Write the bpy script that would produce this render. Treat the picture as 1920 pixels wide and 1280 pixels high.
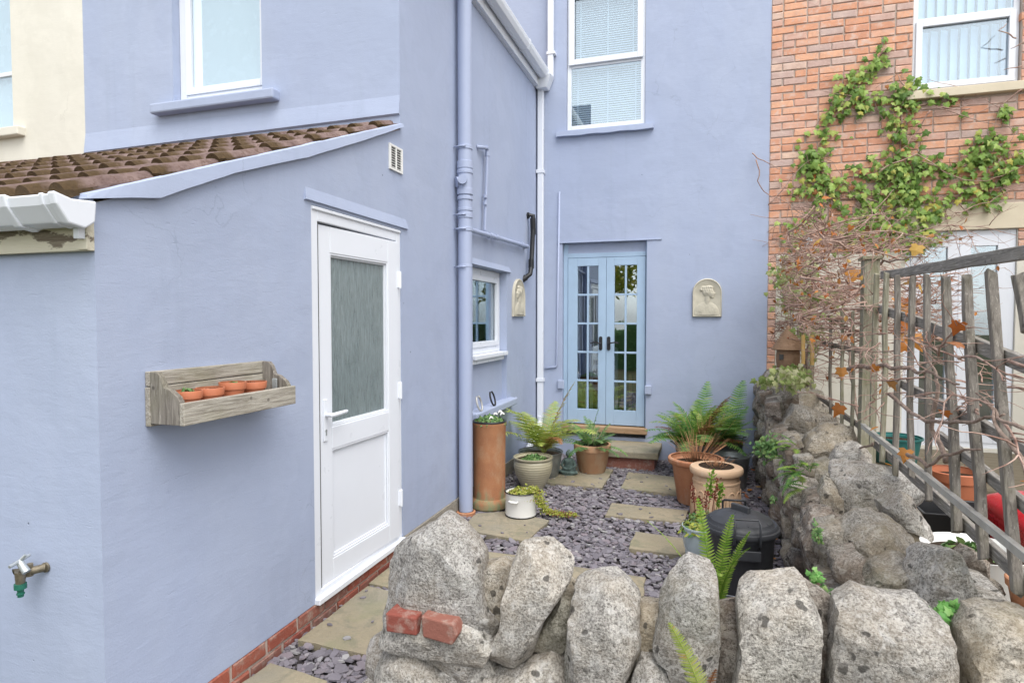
import bpy, bmesh, math, random
import numpy as np
from mathutils import Vector, Matrix, noise

# ---------------------------------------------------------------- camera, sky, sun, exposure
for o in list(bpy.data.objects):
    bpy.data.objects.remove(o)
S = bpy.context.scene
COL = S.collection
F, PITCH, YAW, H = 1150.0, math.radians(2.1), math.radians(17.6), 1.58
cd = bpy.data.cameras.new('camera')
cd.sensor_width = 36.0
cd.lens = F/1920*36.0
cd.clip_start = 0.05
cd.clip_end = 500
cam = bpy.data.objects.new('camera', cd)
COL.objects.link(cam)
cam.location = (0, 0, H)
cam.rotation_euler = (math.pi/2-PITCH, 0, YAW)
S.camera = cam

SUN_EL, SUN_AZ = math.radians(60), math.radians(140)      # azimuth clockwise from +Y
w = bpy.data.worlds.new('World')
S.world = w
w.use_nodes = True
nt = w.node_tree
bg = nt.nodes['Background']
sky = nt.nodes.new('ShaderNodeTexSky')
sky.sky_type = 'NISHITA'
sky.sun_disc = False
sky.sun_elevation = SUN_EL
sky.sun_rotation = SUN_AZ
sky.air_density = 1.0
sky.dust_density = 1.0
sky.ozone_density = 1.0
hs = nt.nodes.new('ShaderNodeHueSaturation')
hs.inputs['Saturation'].default_value = 0.16
hs.inputs['Value'].default_value = 1.0
nt.links.new(sky.outputs[0], hs.inputs['Color'])
nt.links.new(hs.outputs[0], bg.inputs['Color'])
bg.inputs['Strength'].default_value = 0.15
sd = bpy.data.lights.new('sun', 'SUN')
sd.energy = 1.3
sd.angle = math.radians(50)
sd.color = (1.0, 0.96, 0.90)
sun = bpy.data.objects.new('sun', sd)
COL.objects.link(sun)
sdir = Vector((math.sin(SUN_AZ)*math.cos(SUN_EL), math.cos(SUN_AZ)*math.cos(SUN_EL), math.sin(SUN_EL)))
sun.rotation_euler = sdir.to_track_quat('Z', 'Y').to_euler()
sun.location = sdir*30
S.view_settings.view_transform = 'Standard'
S.view_settings.look = 'None'
S.view_settings.gamma = 1.0
S.view_settings.exposure = 1.20
S.cycles.max_bounces = 7
S.cycles.diffuse_bounces = 3
S.cycles.glossy_bounces = 3
S.cycles.transmission_bounces = 4
S.render.resolution_x, S.render.resolution_y = 1024, 682

# ---------------------------------------------------------------- measuring helpers (photo pixel -> point on a world plane)
FW = Vector((-math.sin(YAW)*math.cos(PITCH), math.cos(YAW)*math.cos(PITCH), -math.sin(PITCH)))
RT = Vector((math.cos(YAW), math.sin(YAW), 0))
UP = RT.cross(FW)
CAM = Vector((0, 0, H))
def ray(px, py): return (FW*F+RT*(px-960)-UP*(py-640)).normalized()
def onX(px, py, X): d = ray(px, py); return CAM+d*(X/d.x)
def onY(px, py, Y): d = ray(px, py); return CAM+d*(Y/d.y)
def onZ(px, py, Z): d = ray(px, py); return CAM+d*((Z-H)/d.z)

# ---------------------------------------------------------------- material helpers
class NT:
    def __init__(s, name, rough=0.7, spec=0.3):
        s.m = bpy.data.materials.new(name)
        s.m.use_nodes = True
        s.t = s.m.node_tree
        s.b = s.t.nodes['Principled BSDF']
        s.b.inputs['Roughness'].default_value = rough
        s.b.inputs['Specular IOR Level'].default_value = spec
        s._co = None
    def n(s, typ, **kw):
        k = s.t.nodes.new(typ)
        for a, v in kw.items(): setattr(k, a, v)
        return k
    def link(s, a, b): s.t.links.new(a, b)
    def put(s, sock, v):
        if hasattr(v, 'is_output') or isinstance(v, bpy.types.NodeSocket): s.link(v, sock)
        elif isinstance(v, (tuple, list)):
            sock.default_value = tuple(v)+(1.0,) if (len(v) == 3 and len(sock.default_value) == 4) else v
        else: sock.default_value = v
    def co(s, rnd=True, sc=(1, 1, 1)):
        key = (rnd, sc)
        if s._co is None: s._co = {}
        if key in s._co: return s._co[key]
        tc = s.n('ShaderNodeTexCoord')
        out = tc.outputs['Object']
        if rnd:
            oi = s.n('ShaderNodeObjectInfo')
            mu = s.n('ShaderNodeMath', operation='MULTIPLY'); s.link(oi.outputs['Random'], mu.inputs[0]); mu.inputs[1].default_value = 57.0
            va = s.n('ShaderNodeVectorMath', operation='ADD'); s.link(out, va.inputs[0]); s.link(mu.outputs[0], va.inputs[1]); out = va.outputs[0]
        if sc != (1, 1, 1):
            vm = s.n('ShaderNodeVectorMath', operation='MULTIPLY'); s.link(out, vm.inputs[0]); vm.inputs[1].default_value = sc; out = vm.outputs[0]
        s._co[key] = out
        return out
    def noise(s, scale, detail=4, rough=0.55, vec=None, dist=0.0, rnd=True):
        k = s.n('ShaderNodeTexNoise')
        k.inputs['Scale'].default_value = scale; k.inputs['Detail'].default_value = detail
        k.inputs['Roughness'].default_value = rough; k.inputs['Distortion'].default_value = dist
        s.link(vec or s.co(rnd), k.inputs['Vector'])
        return k.outputs['Fac']
    def vor(s, scale, vec=None, feature='F1', out='Distance', rand=1.0):
        k = s.n('ShaderNodeTexVoronoi', feature=feature)
        k.inputs['Scale'].default_value = scale; k.inputs['Randomness'].default_value = rand
        s.link(vec or s.co(), k.inputs['Vector'])
        return k.outputs[out]
    def ramp(s, fac, stops, interp='LINEAR'):
        k = s.n('ShaderNodeValToRGB'); k.color_ramp.interpolation = interp
        e = k.color_ramp.elements
        while len(e) < len(stops): e.new(0.5)
        for el, (p, c) in zip(e, stops):
            el.position = p
            el.color = (c, c, c, 1) if isinstance(c, (int, float)) else tuple(c)+(1,)
        s.put(k.inputs[0], fac)
        return k.outputs[0]
    def mix(s, fac, a, b, mode='MIX'):
        k = s.n('ShaderNodeMix', data_type='RGBA', blend_type=mode)
        s.put(k.inputs[0], fac); s.put(k.inputs[6], a); s.put(k.inputs[7], b)
        return k.outputs[2]
    def math(s, op, a, b=0.0, clamp=False):
        k = s.n('ShaderNodeMath', operation=op); k.use_clamp = clamp
        s.put(k.inputs[0], a); s.put(k.inputs[1], b)
        return k.outputs[0]
    def rand(s):
        oi = s.n('ShaderNodeObjectInfo'); ge = s.n('ShaderNodeNewGeometry')
        a = s.math('ADD', oi.outputs['Random'], ge.outputs['Random Per Island'])
        return s.math('FRACT', a)
    def col(s, c): s.put(s.b.inputs['Base Color'], c); return s
    def rough(s, r): s.put(s.b.inputs['Roughness'], r); return s
    def bump(s, h, strength=0.3, dist=0.01):
        k = s.n('ShaderNodeBump'); k.inputs['Strength'].default_value = strength; k.inputs['Distance'].default_value = dist
        s.put(k.inputs['Height'], h)
        s.link(k.outputs[0], s.b.inputs['Normal']); return s
    def pos(s):
        return s.n('ShaderNodeNewGeometry').outputs['Position']
    def sep(s, v):
        k = s.n('ShaderNodeSeparateXYZ'); s.link(v, k.inputs[0]); return k.outputs
M = {}

def masonry(name, c0, c1, c2, bumpy=1.0):
    k = NT(name, 0.72, 0.25)
    p = k.pos()
    st = k.n('ShaderNodeVectorMath', operation='MULTIPLY'); k.link(p, st.inputs[0]); st.inputs[1].default_value = (1, 1, 0.25)
    big = k.noise(0.9, 4, 0.6, vec=p)
    streak = k.noise(3.0, 5, 0.6, vec=st.outputs[0])
    c = k.mix(k.ramp(big, [(0.3, 0.0), (0.7, 1.0)]), c0, c1)
    c = k.mix(k.ramp(streak, [(0.45, 0.0), (0.8, 0.45)]), c, c2)
    # small chips and pin holes
    v = k.vor(7.0, vec=p)
    sp = k.ramp(v, [(0.0, 1.0), (0.03, 1.0), (0.045, 0.0)])
    gate = k.ramp(k.noise(2.3, 2, vec=p), [(0.56, 0.0), (0.6, 1.0)])
    c = k.mix(k.math('MULTIPLY', sp, gate), c, tuple(x*0.45 for x in c0))
    # patchy repairs, thin rain runs and hairline cracks
    pat = k.ramp(k.noise(1.7, 6, 0.66, vec=p, dist=0.8), [(0.50, 0.0), (0.535, 1.0)])
    c = k.mix(k.math('MULTIPLY', pat, 0.16), c, tuple(x*0.84 for x in c0))
    rn = k.n('ShaderNodeVectorMath', operation='MULTIPLY'); k.link(p, rn.inputs[0]); rn.inputs[1].default_value = (9.0, 9.0, 0.35)
    runs = k.math('MULTIPLY', k.ramp(k.noise(1.0, 4, 0.6, vec=rn.outputs[0]), [(0.56, 0.0), (0.72, 1.0)]), k.ramp(k.noise(0.8, 3, vec=p), [(0.42, 0.0), (0.62, 1.0)]))
    c = k.mix(k.math('MULTIPLY', runs, 0.22), c, (c0[0]*0.72, c0[1]*0.76, c0[2]*0.74))
    wb = k.n('ShaderNodeTexNoise'); wb.inputs['Scale'].default_value = 3.0; wb.inputs['Detail'].default_value = 5; k.link(p, wb.inputs['Vector'])
    wv = k.n('ShaderNodeVectorMath', operation='SCALE'); k.link(wb.outputs['Color'], wv.inputs[0]); wv.inputs['Scale'].default_value = 0.55
    wa = k.n('ShaderNodeVectorMath', operation='ADD'); k.link(p, wa.inputs[0]); k.link(wv.outputs[0], wa.inputs[1])
    crk = k.math('MULTIPLY', k.ramp(k.vor(0.9, vec=wa.outputs[0], feature='DISTANCE_TO_EDGE'), [(0.0, 1.0), (0.0012, 0.6), (0.0024, 0.0)]), k.ramp(k.noise(0.9, 2, vec=wa.outputs[0]), [(0.58, 0.0), (0.62, 1.0)]))
    c = k.mix(k.math('MULTIPLY', crk, 0.22), c, tuple(x*0.4 for x in c0))
    k.col(c)
    sc = k.n('ShaderNodeVectorMath', operation='MULTIPLY'); k.link(p, sc.inputs[0]); sc.inputs[1].default_value = (0.6, 0.6, 2.2)
    tro = k.noise(14.0, 5, 0.62, vec=sc.outputs[0], dist=0.6)
    fine = k.noise(130.0, 3, 0.6, vec=p)
    lump = k.noise(2.6, 3, 0.5, vec=p)
    scr = k.n('ShaderNodeVectorMath', operation='MULTIPLY'); k.link(p, scr.inputs[0]); scr.inputs[1].default_value = (2.0, 2.0, 11.0)
    sv = k.ramp(k.noise(3.2, 2, vec=scr.outputs[0], dist=1.4), [(0.70, 0.0), (0.735, 1.0), (0.77, 0.0)])
    h = k.math('ADD', k.math('MULTIPLY', tro, 0.34*bumpy), k.math('MULTIPLY', fine, 0.16*bumpy))
    h = k.math('ADD', h, k.math('MULTIPLY', lump, 3.0))
    h = k.math('SUBTRACT', h, k.math('MULTIPLY', sv, 0.18*bumpy))
    h = k.math('SUBTRACT', h, k.math('MULTIPLY', k.math('MULTIPLY', sp, gate), 0.8))
    k.bump(h, 0.45, 0.008)
    return k.m
BLUE0, BLUE1, BLUE2 = (0.355, 0.408, 0.550), (0.375, 0.428, 0.565), (0.412, 0.460, 0.572)
M['blue'] = masonry('blue_masonry_paint', BLUE0, BLUE1, BLUE2)
M['cream'] = masonry('cream_masonry_paint', (0.66, 0.635, 0.555), (0.72, 0.695, 0.62), (0.61, 0.58, 0.50), 0.7)
M['creamstone'] = masonry('cream_painted_stone', (0.62, 0.55, 0.42), (0.68, 0.61, 0.47), (0.54, 0.47, 0.35), 0.8)

k = NT('pipe_paint', 0.42, 0.4)
k.col(k.mix(k.noise(3, 3, vec=k.pos()), (0.335, 0.385, 0.53), (0.37, 0.42, 0.565))); k.bump(k.noise(60, 2), 0.08, 0.004); M['pipe'] = k.m
def plain(name, c, rough=0.5, spec=0.4, var=0.06, nscale=6, bs=0.05, metal=0.0):
    k = NT(name, rough, spec)
    a = tuple(max(0, x*(1-var)) for x in c); b = tuple(min(1, x*(1+var)) for x in c)
    k.col(k.mix(k.ramp(k.noise(nscale, 5, 0.6), [(0.3, 0.0), (0.7, 1.0)]), a, b))
    k.rough(k.ramp(k.noise(nscale*2.3, 3), [(0.3, max(0.05, rough-0.1)), (0.7, min(1, rough+0.12))]))
    k.bump(k.noise(nscale*18, 3), bs, 0.004)
    k.b.inputs['Metallic'].default_value = metal
    return k.m
M['upvc'] = plain('white_upvc', (0.73, 0.76, 0.82), 0.36, 0.4, 0.012, 4, 0.015)
M['whitepaint'] = plain('white_paint', (0.76, 0.76, 0.74), 0.45, 0.4, 0.05, 8, 0.04)
M['doorblue'] = plain('light_blue_gloss', (0.36, 0.485, 0.635), 0.40, 0.4, 0.05, 5, 0.05)
M['iron'] = plain('black_iron', (0.018, 0.018, 0.02), 0.45, 0.4)
M['blackpl'] = plain('black_plastic', (0.016, 0.017, 0.019), 0.40, 0.45, 0.2, 5, 0.04)
M['binblack'] = plain('bin_plastic', (0.035, 0.037, 0.042), 0.48, 0.45, 0.25, 7, 0.06)
M['seal'] = plain('dark_seal', (0.05, 0.05, 0.05), 0.7)
M['dark'] = plain('dark_interior', (0.035, 0.033, 0.03), 0.9, 0.1)
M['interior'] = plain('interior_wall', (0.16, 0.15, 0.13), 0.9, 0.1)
M['blind'] = plain('sky_tinted_blind', (0.62, 0.68, 0.76), 0.6, 0.3, 0.02)  # white blind tinted blue to imitate sky reflected in the panes
M['vblind'] = plain('sky_tinted_vblind', (0.55, 0.66, 0.80), 0.6, 0.3, 0.03)  # slats coloured with the blue of the reflected sky
M['redpl'] = plain('red_plastic', (0.55, 0.01, 0.025), 0.28, 0.5, 0.08)
M['tealpl'] = plain('teal_plastic', (0.03, 0.16, 0.15), 0.4, 0.4)
M['greypl'] = plain('grey_plastic', (0.16, 0.17, 0.19), 0.5, 0.4)
M['hosegreen'] = plain('green_plastic', (0.02, 0.13, 0.09), 0.45, 0.4)
M['brass'] = plain('weathered_brass', (0.22, 0.19, 0.14), 0.5, 0.5, 0.4, 40, 0.3, 0.6)
M['alu'] = plain('aluminium_strip', (0.50, 0.49, 0.46), 0.45, 0.5, 0.15, 10, 0.05, 0.4)
M['steel'] = plain('worn_steel', (0.42, 0.45, 0.46), 0.45, 0.5, 0.3, 20, 0.1, 0.6)
M['soil'] = plain('soil', (0.05, 0.035, 0.025), 0.95, 0.1, 0.5, 40, 0.8)
M['bamboo'] = plain('bamboo', (0.55, 0.36, 0.13), 0.5, 0.3, 0.15, 12)
M['wicker'] = None
k = NT('wicker', 0.75, 0.2); k.col(k.mix(k.noise(30, 3), (0.20, 0.12, 0.07), (0.36, 0.24, 0.16))); k.bump(k.noise(90, 3), 0.4, 0.004); M['wicker'] = k.m

def glassmat(name, tint=(0.9, 0.95, 0.96), ior=1.7, rough=0.0, ripple=0.0):
    k = NT(name)
    t = k.t
    for nd in list(t.nodes):
        if nd.type == 'BSDF_PRINCIPLED': t.nodes.remove(nd)
    out = [x for x in t.nodes if x.type == 'OUTPUT_MATERIAL'][0]
    tr = k.n('ShaderNodeBsdfTransparent'); tr.inputs[0].default_value = tint+(1,)
    gl = k.n('ShaderNodeBsdfGlossy'); gl.inputs['Roughness'].default_value = rough
    gl.inputs[0].default_value = (0.86, 0.94, 1, 1)  # blue of the reflected sky put into the gloss colour
    lw = k.n('ShaderNodeLayerWeight'); lw.inputs['Blend'].default_value = 0.5
    fac = k.math('ADD', k.math('MULTIPLY', k.math('POWER', lw.outputs['Facing'], 4.0), 0.8), ior, True)
    mx = k.n('ShaderNodeMixShader')
    k.link(fac, mx.inputs[0]); k.link(tr.outputs[0], mx.inputs[1]); k.link(gl.outputs[0], mx.inputs[2])
    k.link(mx.outputs[0], out.inputs[0])
    b = k.n('ShaderNodeBump'); b.inputs['Strength'].default_value = 0.015+ripple; b.inputs['Distance'].default_value = 0.01
    k.link(k.noise(2.5, 2), b.inputs['Height']); k.link(b.outputs[0], gl.inputs['Normal'])
    return k.m
M['glass'] = glassmat('window_glass', ior=0.22)
M['glassdoor'] = glassmat('door_glass', ior=0.24, ripple=0.02)
# obscured glass of the side door: rippled, green-grey, half see-through
k = NT('obscure_glass', 0.10, 0.8)
vm = k.co(True, (26, 26, 3.2))
h = k.noise(3.0, 4, 0.6, vec=vm, dist=1.2)
k.col(k.mix(k.noise(1.3, 2), (0.20, 0.25, 0.26), (0.36, 0.42, 0.43)))
k.bump(h, 0.4, 0.01)
tr = k.n('ShaderNodeBsdfTransparent'); tr.inputs[0].default_value = (0.80, 0.88, 0.88, 1)
mx = k.n('ShaderNodeMixShader'); k.put(mx.inputs[0], k.ramp(h, [(0.3, 0.45), (0.7, 0.85)]))
out = [x for x in k.t.nodes if x.type == 'OUTPUT_MATERIAL'][0]
k.link(tr.outputs[0], mx.inputs[1]); k.link(k.b.outputs[0], mx.inputs[2]); k.link(mx.outputs[0], out.inputs[0])
M['obscure'] = k.m
# frosted bathroom glass upstairs
M['frost'] = plain('frosted_glass', (0.66, 0.70, 0.73), 0.25, 0.6, 0.03, 3, 0.02)

def stonemat(name, base, light, dark, warm, warmth=0.26, lich=0.5):
    k = NT(name, 0.92, 0.15)
    a = k.noise(5.0, 6, 0.62)
    b = k.noise(115.0, 8, 0.78)
    mid_ = k.noise(24.0, 7, 0.72, dist=0.4)
    c = k.mix(k.ramp(b, [(0.37, 0.0), (0.55, 1.0)]), dark, base)
    c = k.mix(k.ramp(k.math('ADD', k.math('MULTIPLY', b, 0.55), k.math('MULTIPLY', mid_, 0.45)), [(0.47, 0.0), (0.58, 1.0)]), c, light)
    c = k.mix(k.math('MULTIPLY', k.ramp(a, [(0.42, 0.0), (0.62, 1.0)]), warmth*1.3, True), c, warm)
    # pale crust and dark lichen rosettes
    l1 = k.noise(17.0, 8, 0.74, dist=0.6)
    c = k.mix(k.math('MULTIPLY', k.ramp(l1, [(0.54, 0.0), (0.62, 1.0)]), lich), c, tuple(min(0.8, x*1.25) for x in light))
    wob = k.n('ShaderNodeVectorMath', operation='ADD'); k.link(k.co(), wob.inputs[0])
    nz = k.n('ShaderNodeTexNoise'); nz.inputs['Scale'].default_value = 22; k.link(k.co(), nz.inputs['Vector'])
    vs = k.n('ShaderNodeVectorMath', operation='SCALE'); k.link(nz.outputs['Color'], vs.inputs[0]); vs.inputs['Scale'].default_value = 0.05
    k.link(vs.outputs[0], wob.inputs[1])
    v = k.vor(15.0, vec=wob.outputs[0])
    sp = k.ramp(k.math('ADD', v, k.math('MULTIPLY', k.noise(11, 3), 0.35)), [(0.33, 1.0), (0.39, 0.0)])
    gate = k.ramp(k.noise(4.5, 3), [(0.46, 0.0), (0.52, 1.0)])
    c = k.mix(k.math('MULTIPLY', k.math('MULTIPLY', sp, gate), 0.85), c, tuple(x*0.6 for x in dark))
    # pits
    v2 = k.vor(85.0)
    pit = k.math('MULTIPLY', k.ramp(v2, [(0.10, 1.0), (0.2, 0.0)]), k.ramp(k.noise(12, 2), [(0.48, 0.0), (0.56, 1.0)]))
    c = k.mix(k.math('MULTIPLY', pit, 0.7), c, tuple(x*0.35 for x in dark))
    g = k.noise(2.2, 5, 0.6)
    c = k.mix(k.math('MULTIPLY', k.ramp(g, [(0.55, 0.0), (0.72, 1.0)]), 0.25), c, (0.13, 0.15, 0.06))
    tone = k.mix(k.n('ShaderNodeObjectInfo').outputs['Random'], (0.86, 0.85, 0.84), (1.08, 1.05, 1.0))
    c = k.mix(1.0, c, tone, 'MULTIPLY')
    k.col(c)
    lines = k.noise(7.0, 6, 0.65, vec=k.co(True, (0.6, 0.6, 3.2)), dist=0.8)
    hh = k.math('ADD', k.math('MULTIPLY', b, 0.9), k.math('MULTIPLY', k.noise(20, 6, 0.66), 1.3))
    hh = k.math('ADD', hh, k.math('MULTIPLY', lines, 1.1))
    hh = k.math('SUBTRACT', hh, k.math('MULTIPLY', pit, 0.6))
    k.bump(hh, 0.9, 0.016)
    return k.m
M['stone'] = stonemat('limestone', (0.43, 0.415, 0.395), (0.68, 0.665, 0.64), (0.145, 0.138, 0.130), (0.47, 0.39, 0.29))
M['stone2'] = stonemat('brown_limestone', (0.39, 0.368, 0.33), (0.61, 0.58, 0.53), (0.14, 0.128, 0.112), (0.44, 0.365, 0.26), 0.45, 0.45)
M['stonedark'] = stonemat('dark_stone', (0.28, 0.26, 0.235), (0.50, 0.475, 0.44), (0.10, 0.088, 0.08), (0.24, 0.18, 0.14), 0.6, 0.55)  # darker, browner set of the limestone colours
M['plaque'] = plain('cast_stone', (0.50, 0.47, 0.385), 0.85, 0.2, 0.12, 14, 0.12)

# sandstone flags
k = NT('sandstone_flag', 0.85, 0.2)
a = k.noise(3.0, 5, 0.6); b = k.noise(45, 6, 0.7)
c = k.mix(k.ramp(a, [(0.3, 0.0), (0.7, 1.0)]), (0.27, 0.235, 0.165), (0.36, 0.305, 0.215))
c = k.mix(k.math('MULTIPLY', k.ramp(b, [(0.4, 0.0), (0.7, 1.0)]), 0.35), c, (0.20, 0.18, 0.14))
c = k.mix(k.math('MULTIPLY', k.ramp(k.noise(1.8, 3), [(0.5, 0.0), (0.68, 1.0)]), 0.5), c, (0.24, 0.235, 0.20))
c = k.mix(k.math('MULTIPLY', k.ramp(k.noise(6, 7, 0.7, dist=0.6), [(0.52, 0.0), (0.60, 1.0)]), 0.5), c, (0.17, 0.165, 0.125))
c = k.mix(k.math('MULTIPLY', k.ramp(k.noise(2.6, 5, 0.65), [(0.54, 0.0), (0.64, 1.0)]), 0.35), c, (0.20, 0.21, 0.12))
k.col(c); k.bump(k.math('ADD', k.math('MULTIPLY', k.noise(9, 6, 0.65), 2.0), b), 0.6, 0.010); M['flag'] = k.m
# slate chippings
k = NT('slate_chip', 0.62, 0.35)
r = k.rand()
c = k.ramp(r, [(0.0, (0.09, 0.082, 0.098)), (0.35, (0.145, 0.132, 0.155)), (0.6, (0.195, 0.180, 0.205)), (0.8, (0.20, 0.160, 0.180)), (0.92, (0.27, 0.265, 0.275)), (1.0, (0.38, 0.375, 0.36))])
k.col(k.mix(k.math('MULTIPLY', k.noise(60, 4), 0.5), c, (0.26, 0.24, 0.26))); k.bump(k.noise(90, 4), 0.35, 0.004); M['slate'] = k.m
k = NT('gravel_bed', 0.95, 0.1); k.col(k.mix(k.noise(40, 5), (0.035, 0.03, 0.03), (0.10, 0.09, 0.09))); k.bump(k.noise(50, 4), 0.6, 0.01); M['bed'] = k.m
k = NT('garden_ground', 0.95, 0.1); k.col(k.mix(k.ramp(k.noise(2.5, 6, vec=k.pos()), [(0.35, 0.0), (0.65, 1.0)]), (0.05, 0.075, 0.025), (0.11, 0.085, 0.055))); k.bump(k.noise(20, 5, vec=k.pos()), 0.8, 0.03); M['ground'] = k.m
k = NT('deck', 0.9, 0.15); k.col(k.mix(k.noise(8, 6, vec=k.co(True, (1, 14, 14))), (0.10, 0.085, 0.06), (0.22, 0.19, 0.14))); k.bump(k.noise(10, 5, vec=k.co(True, (1, 20, 20))), 0.6, 0.005); M['deck'] = k.m

# bricks
k = NT('orange_brick', 0.88, 0.15)
r = k.rand()
c = k.ramp(r, [(0.0, (0.58, 0.29, 0.19)), (0.25, (0.68, 0.35, 0.22)), (0.5, (0.72, 0.41, 0.27)), (0.66, (0.64, 0.37, 0.275)), (0.8, (0.56, 0.38, 0.32)), (0.92, (0.50, 0.385, 0.35)), (1.0, (0.70, 0.50, 0.39))])
c = k.mix(k.math('MULTIPLY', k.ramp(k.noise(28, 6, 0.68), [(0.42, 0.0), (0.66, 1.0)]), 0.35), c, (0.34, 0.18, 0.14))
c = k.mix(k.math('MULTIPLY', k.ramp(k.noise(14, 6, 0.7), [(0.50, 0.0), (0.66, 1.0)]), 0.7), c, (0.66, 0.52, 0.45))
k.col(c); k.bump(k.math('ADD', k.noise(60, 6, 0.7), k.noise(14, 3)), 0.7, 0.006); M['brick'] = k.m
k = NT('red_brick', 0.88, 0.15)
c = k.ramp(k.rand(), [(0.0, (0.23, 0.07, 0.055)), (0.5, (0.33, 0.10, 0.065)), (1.0, (0.22, 0.11, 0.09))])
c = k.mix(k.math('MULTIPLY', k.ramp(k.noise(16, 6, 0.7), [(0.50, 0.0), (0.66, 1.0)]), 0.6), c, (0.40, 0.34, 0.29))
k.col(c); k.bump(k.noise(40, 6, 0.7), 0.7, 0.006); M['redbrick'] = k.m
k = NT('mortar', 0.95, 0.1); k.col(k.mix(k.noise(30, 6, 0.7, vec=k.pos()), (0.40, 0.325, 0.28), (0.55, 0.465, 0.405))); k.bump(k.noise(60, 5, 0.7, vec=k.pos()), 0.8, 0.008); M['mortar'] = k.m
k = NT('wall_mortar', 0.95, 0.1); k.col(k.mix(k.noise(24, 7, 0.7, vec=k.pos()), (0.20, 0.18, 0.15), (0.46, 0.42, 0.35))); k.bump(k.noise(35, 7, 0.7, vec=k.pos()), 1.0, 0.02); M['wmortar'] = k.m

# roof tile: brown-pink concrete with moss on the lower lip of each roll
k = NT('roof_tile', 0.92, 0.12)
y = k.sep(k.co(False))
c = k.mix(k.ramp(k.noise(10, 5, 0.65), [(0.35, 0.0), (0.65, 1.0)]), (0.14, 0.095, 0.088), (0.26, 0.19, 0.172))
c = k.mix(k.math('MULTIPLY', k.ramp(k.noise(35, 6, 0.7), [(0.52, 0.0), (0.62, 1.0)]), 0.6), c, (0.10, 0.06, 0.045))
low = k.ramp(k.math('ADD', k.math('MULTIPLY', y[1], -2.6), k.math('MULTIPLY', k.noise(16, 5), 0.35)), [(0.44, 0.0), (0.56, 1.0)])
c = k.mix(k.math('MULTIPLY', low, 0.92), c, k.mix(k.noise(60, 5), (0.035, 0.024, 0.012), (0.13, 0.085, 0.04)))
k.col(c); k.bump(k.math('ADD', k.noise(70, 6, 0.7), k.math('MULTIPLY', k.noise(18, 4), 1.5)), 0.9, 0.012); M['tile'] = k.m

def terracotta(name, c0, c1, bloom, green=0.0):
    k = NT(name, 0.82, 0.2)
    p = k.co(True)
    c = k.mix(k.ramp(k.noise(6, 5, 0.6), [(0.3, 0.0), (0.7, 1.0)]), c0, c1)
    c = k.mix(k.math('MULTIPLY', k.ramp(k.noise(9, 6, 0.65, vec=k.co(True, (1, 1, 0.5))), [(0.5, 0.0), (0.7, 1.0)]), 0.5), c, bloom)
    c = k.mix(k.ramp(k.vor(70.0), [(0.1, 0.5), (0.16, 0.0)]), c, bloom)
    if green:
        z = k.sep(k.co(False))[2]
        g = k.ramp(k.math('ADD', k.math('MULTIPLY', z, -1.3), k.math('MULTIPLY', k.noise(11, 6, 0.7, vec=k.co(True, (1, 1, 0.35))), 0.9)), [(0.74, 0.0), (0.92, 1.0)])
        c = k.mix(k.math('MULTIPLY', g, green), c, (0.19, 0.23, 0.13))
    k.col(c); k.bump(k.math('ADD', k.noise(50, 5, 0.7), k.math('MULTIPLY', k.noise(8, 3), 1.5)), 0.35, 0.006)
    return k.m
M['terra'] = terracotta('terracotta', (0.40, 0.17, 0.09), (0.50, 0.245, 0.135), (0.52, 0.40, 0.30), 0.3)
M['chimney'] = terracotta('chimney_terracotta', (0.30, 0.135, 0.07), (0.40, 0.19, 0.095), (0.42, 0.31, 0.20), 0.9)
M['terraold'] = terracotta('old_terracotta', (0.38, 0.20, 0.115), (0.43, 0.27, 0.165), (0.46, 0.40, 0.29), 0.5)
M['buff'] = terracotta('buff_clay', (0.56, 0.37, 0.23), (0.64, 0.45, 0.30), (0.66, 0.55, 0.42))
M['plasticpot'] = plain('orange_plastic_pot', (0.48, 0.165, 0.085), 0.5, 0.35, 0.1)
k = NT('glazed_stoneware', 0.35, 0.45)
c = k.mix(k.ramp(k.noise(5, 5, 0.6), [(0.35, 0.0), (0.65, 1.0)]), (0.36, 0.33, 0.23), (0.46, 0.43, 0.32))
z = k.n('ShaderNodeTexWave', wave_type='BANDS', bands_direction='Z'); z.inputs['Scale'].default_value = 14; z.inputs['Distortion'].default_value = 1.5; k.link(k.co(False), z.inputs['Vector'])
k.col(k.mix(k.math('MULTIPLY', z.outputs[0], 0.45), c, (0.26, 0.23, 0.15))); k.bump(z.outputs[0], 0.35, 0.006); M['crock'] = k.m
M['enamel'] = plain('white_enamel', (0.80, 0.80, 0.78), 0.18, 0.55, 0.02, 5, 0.02)
M['enamelrim'] = plain('black_enamel_rim', (0.02, 0.02, 0.022), 0.25, 0.5)
M['zinc'] = plain('galvanised_zinc', (0.30, 0.32, 0.33), 0.45, 0.5, 0.25, 14, 0.08, 0.7)
M['verdigris'] = plain('verdigris_stone', (0.11, 0.155, 0.145), 0.8, 0.2, 0.4, 25, 0.5)
M['palebucket'] = plain('pale_bucket', (0.46, 0.54, 0.56), 0.4, 0.4, 0.08)

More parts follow.
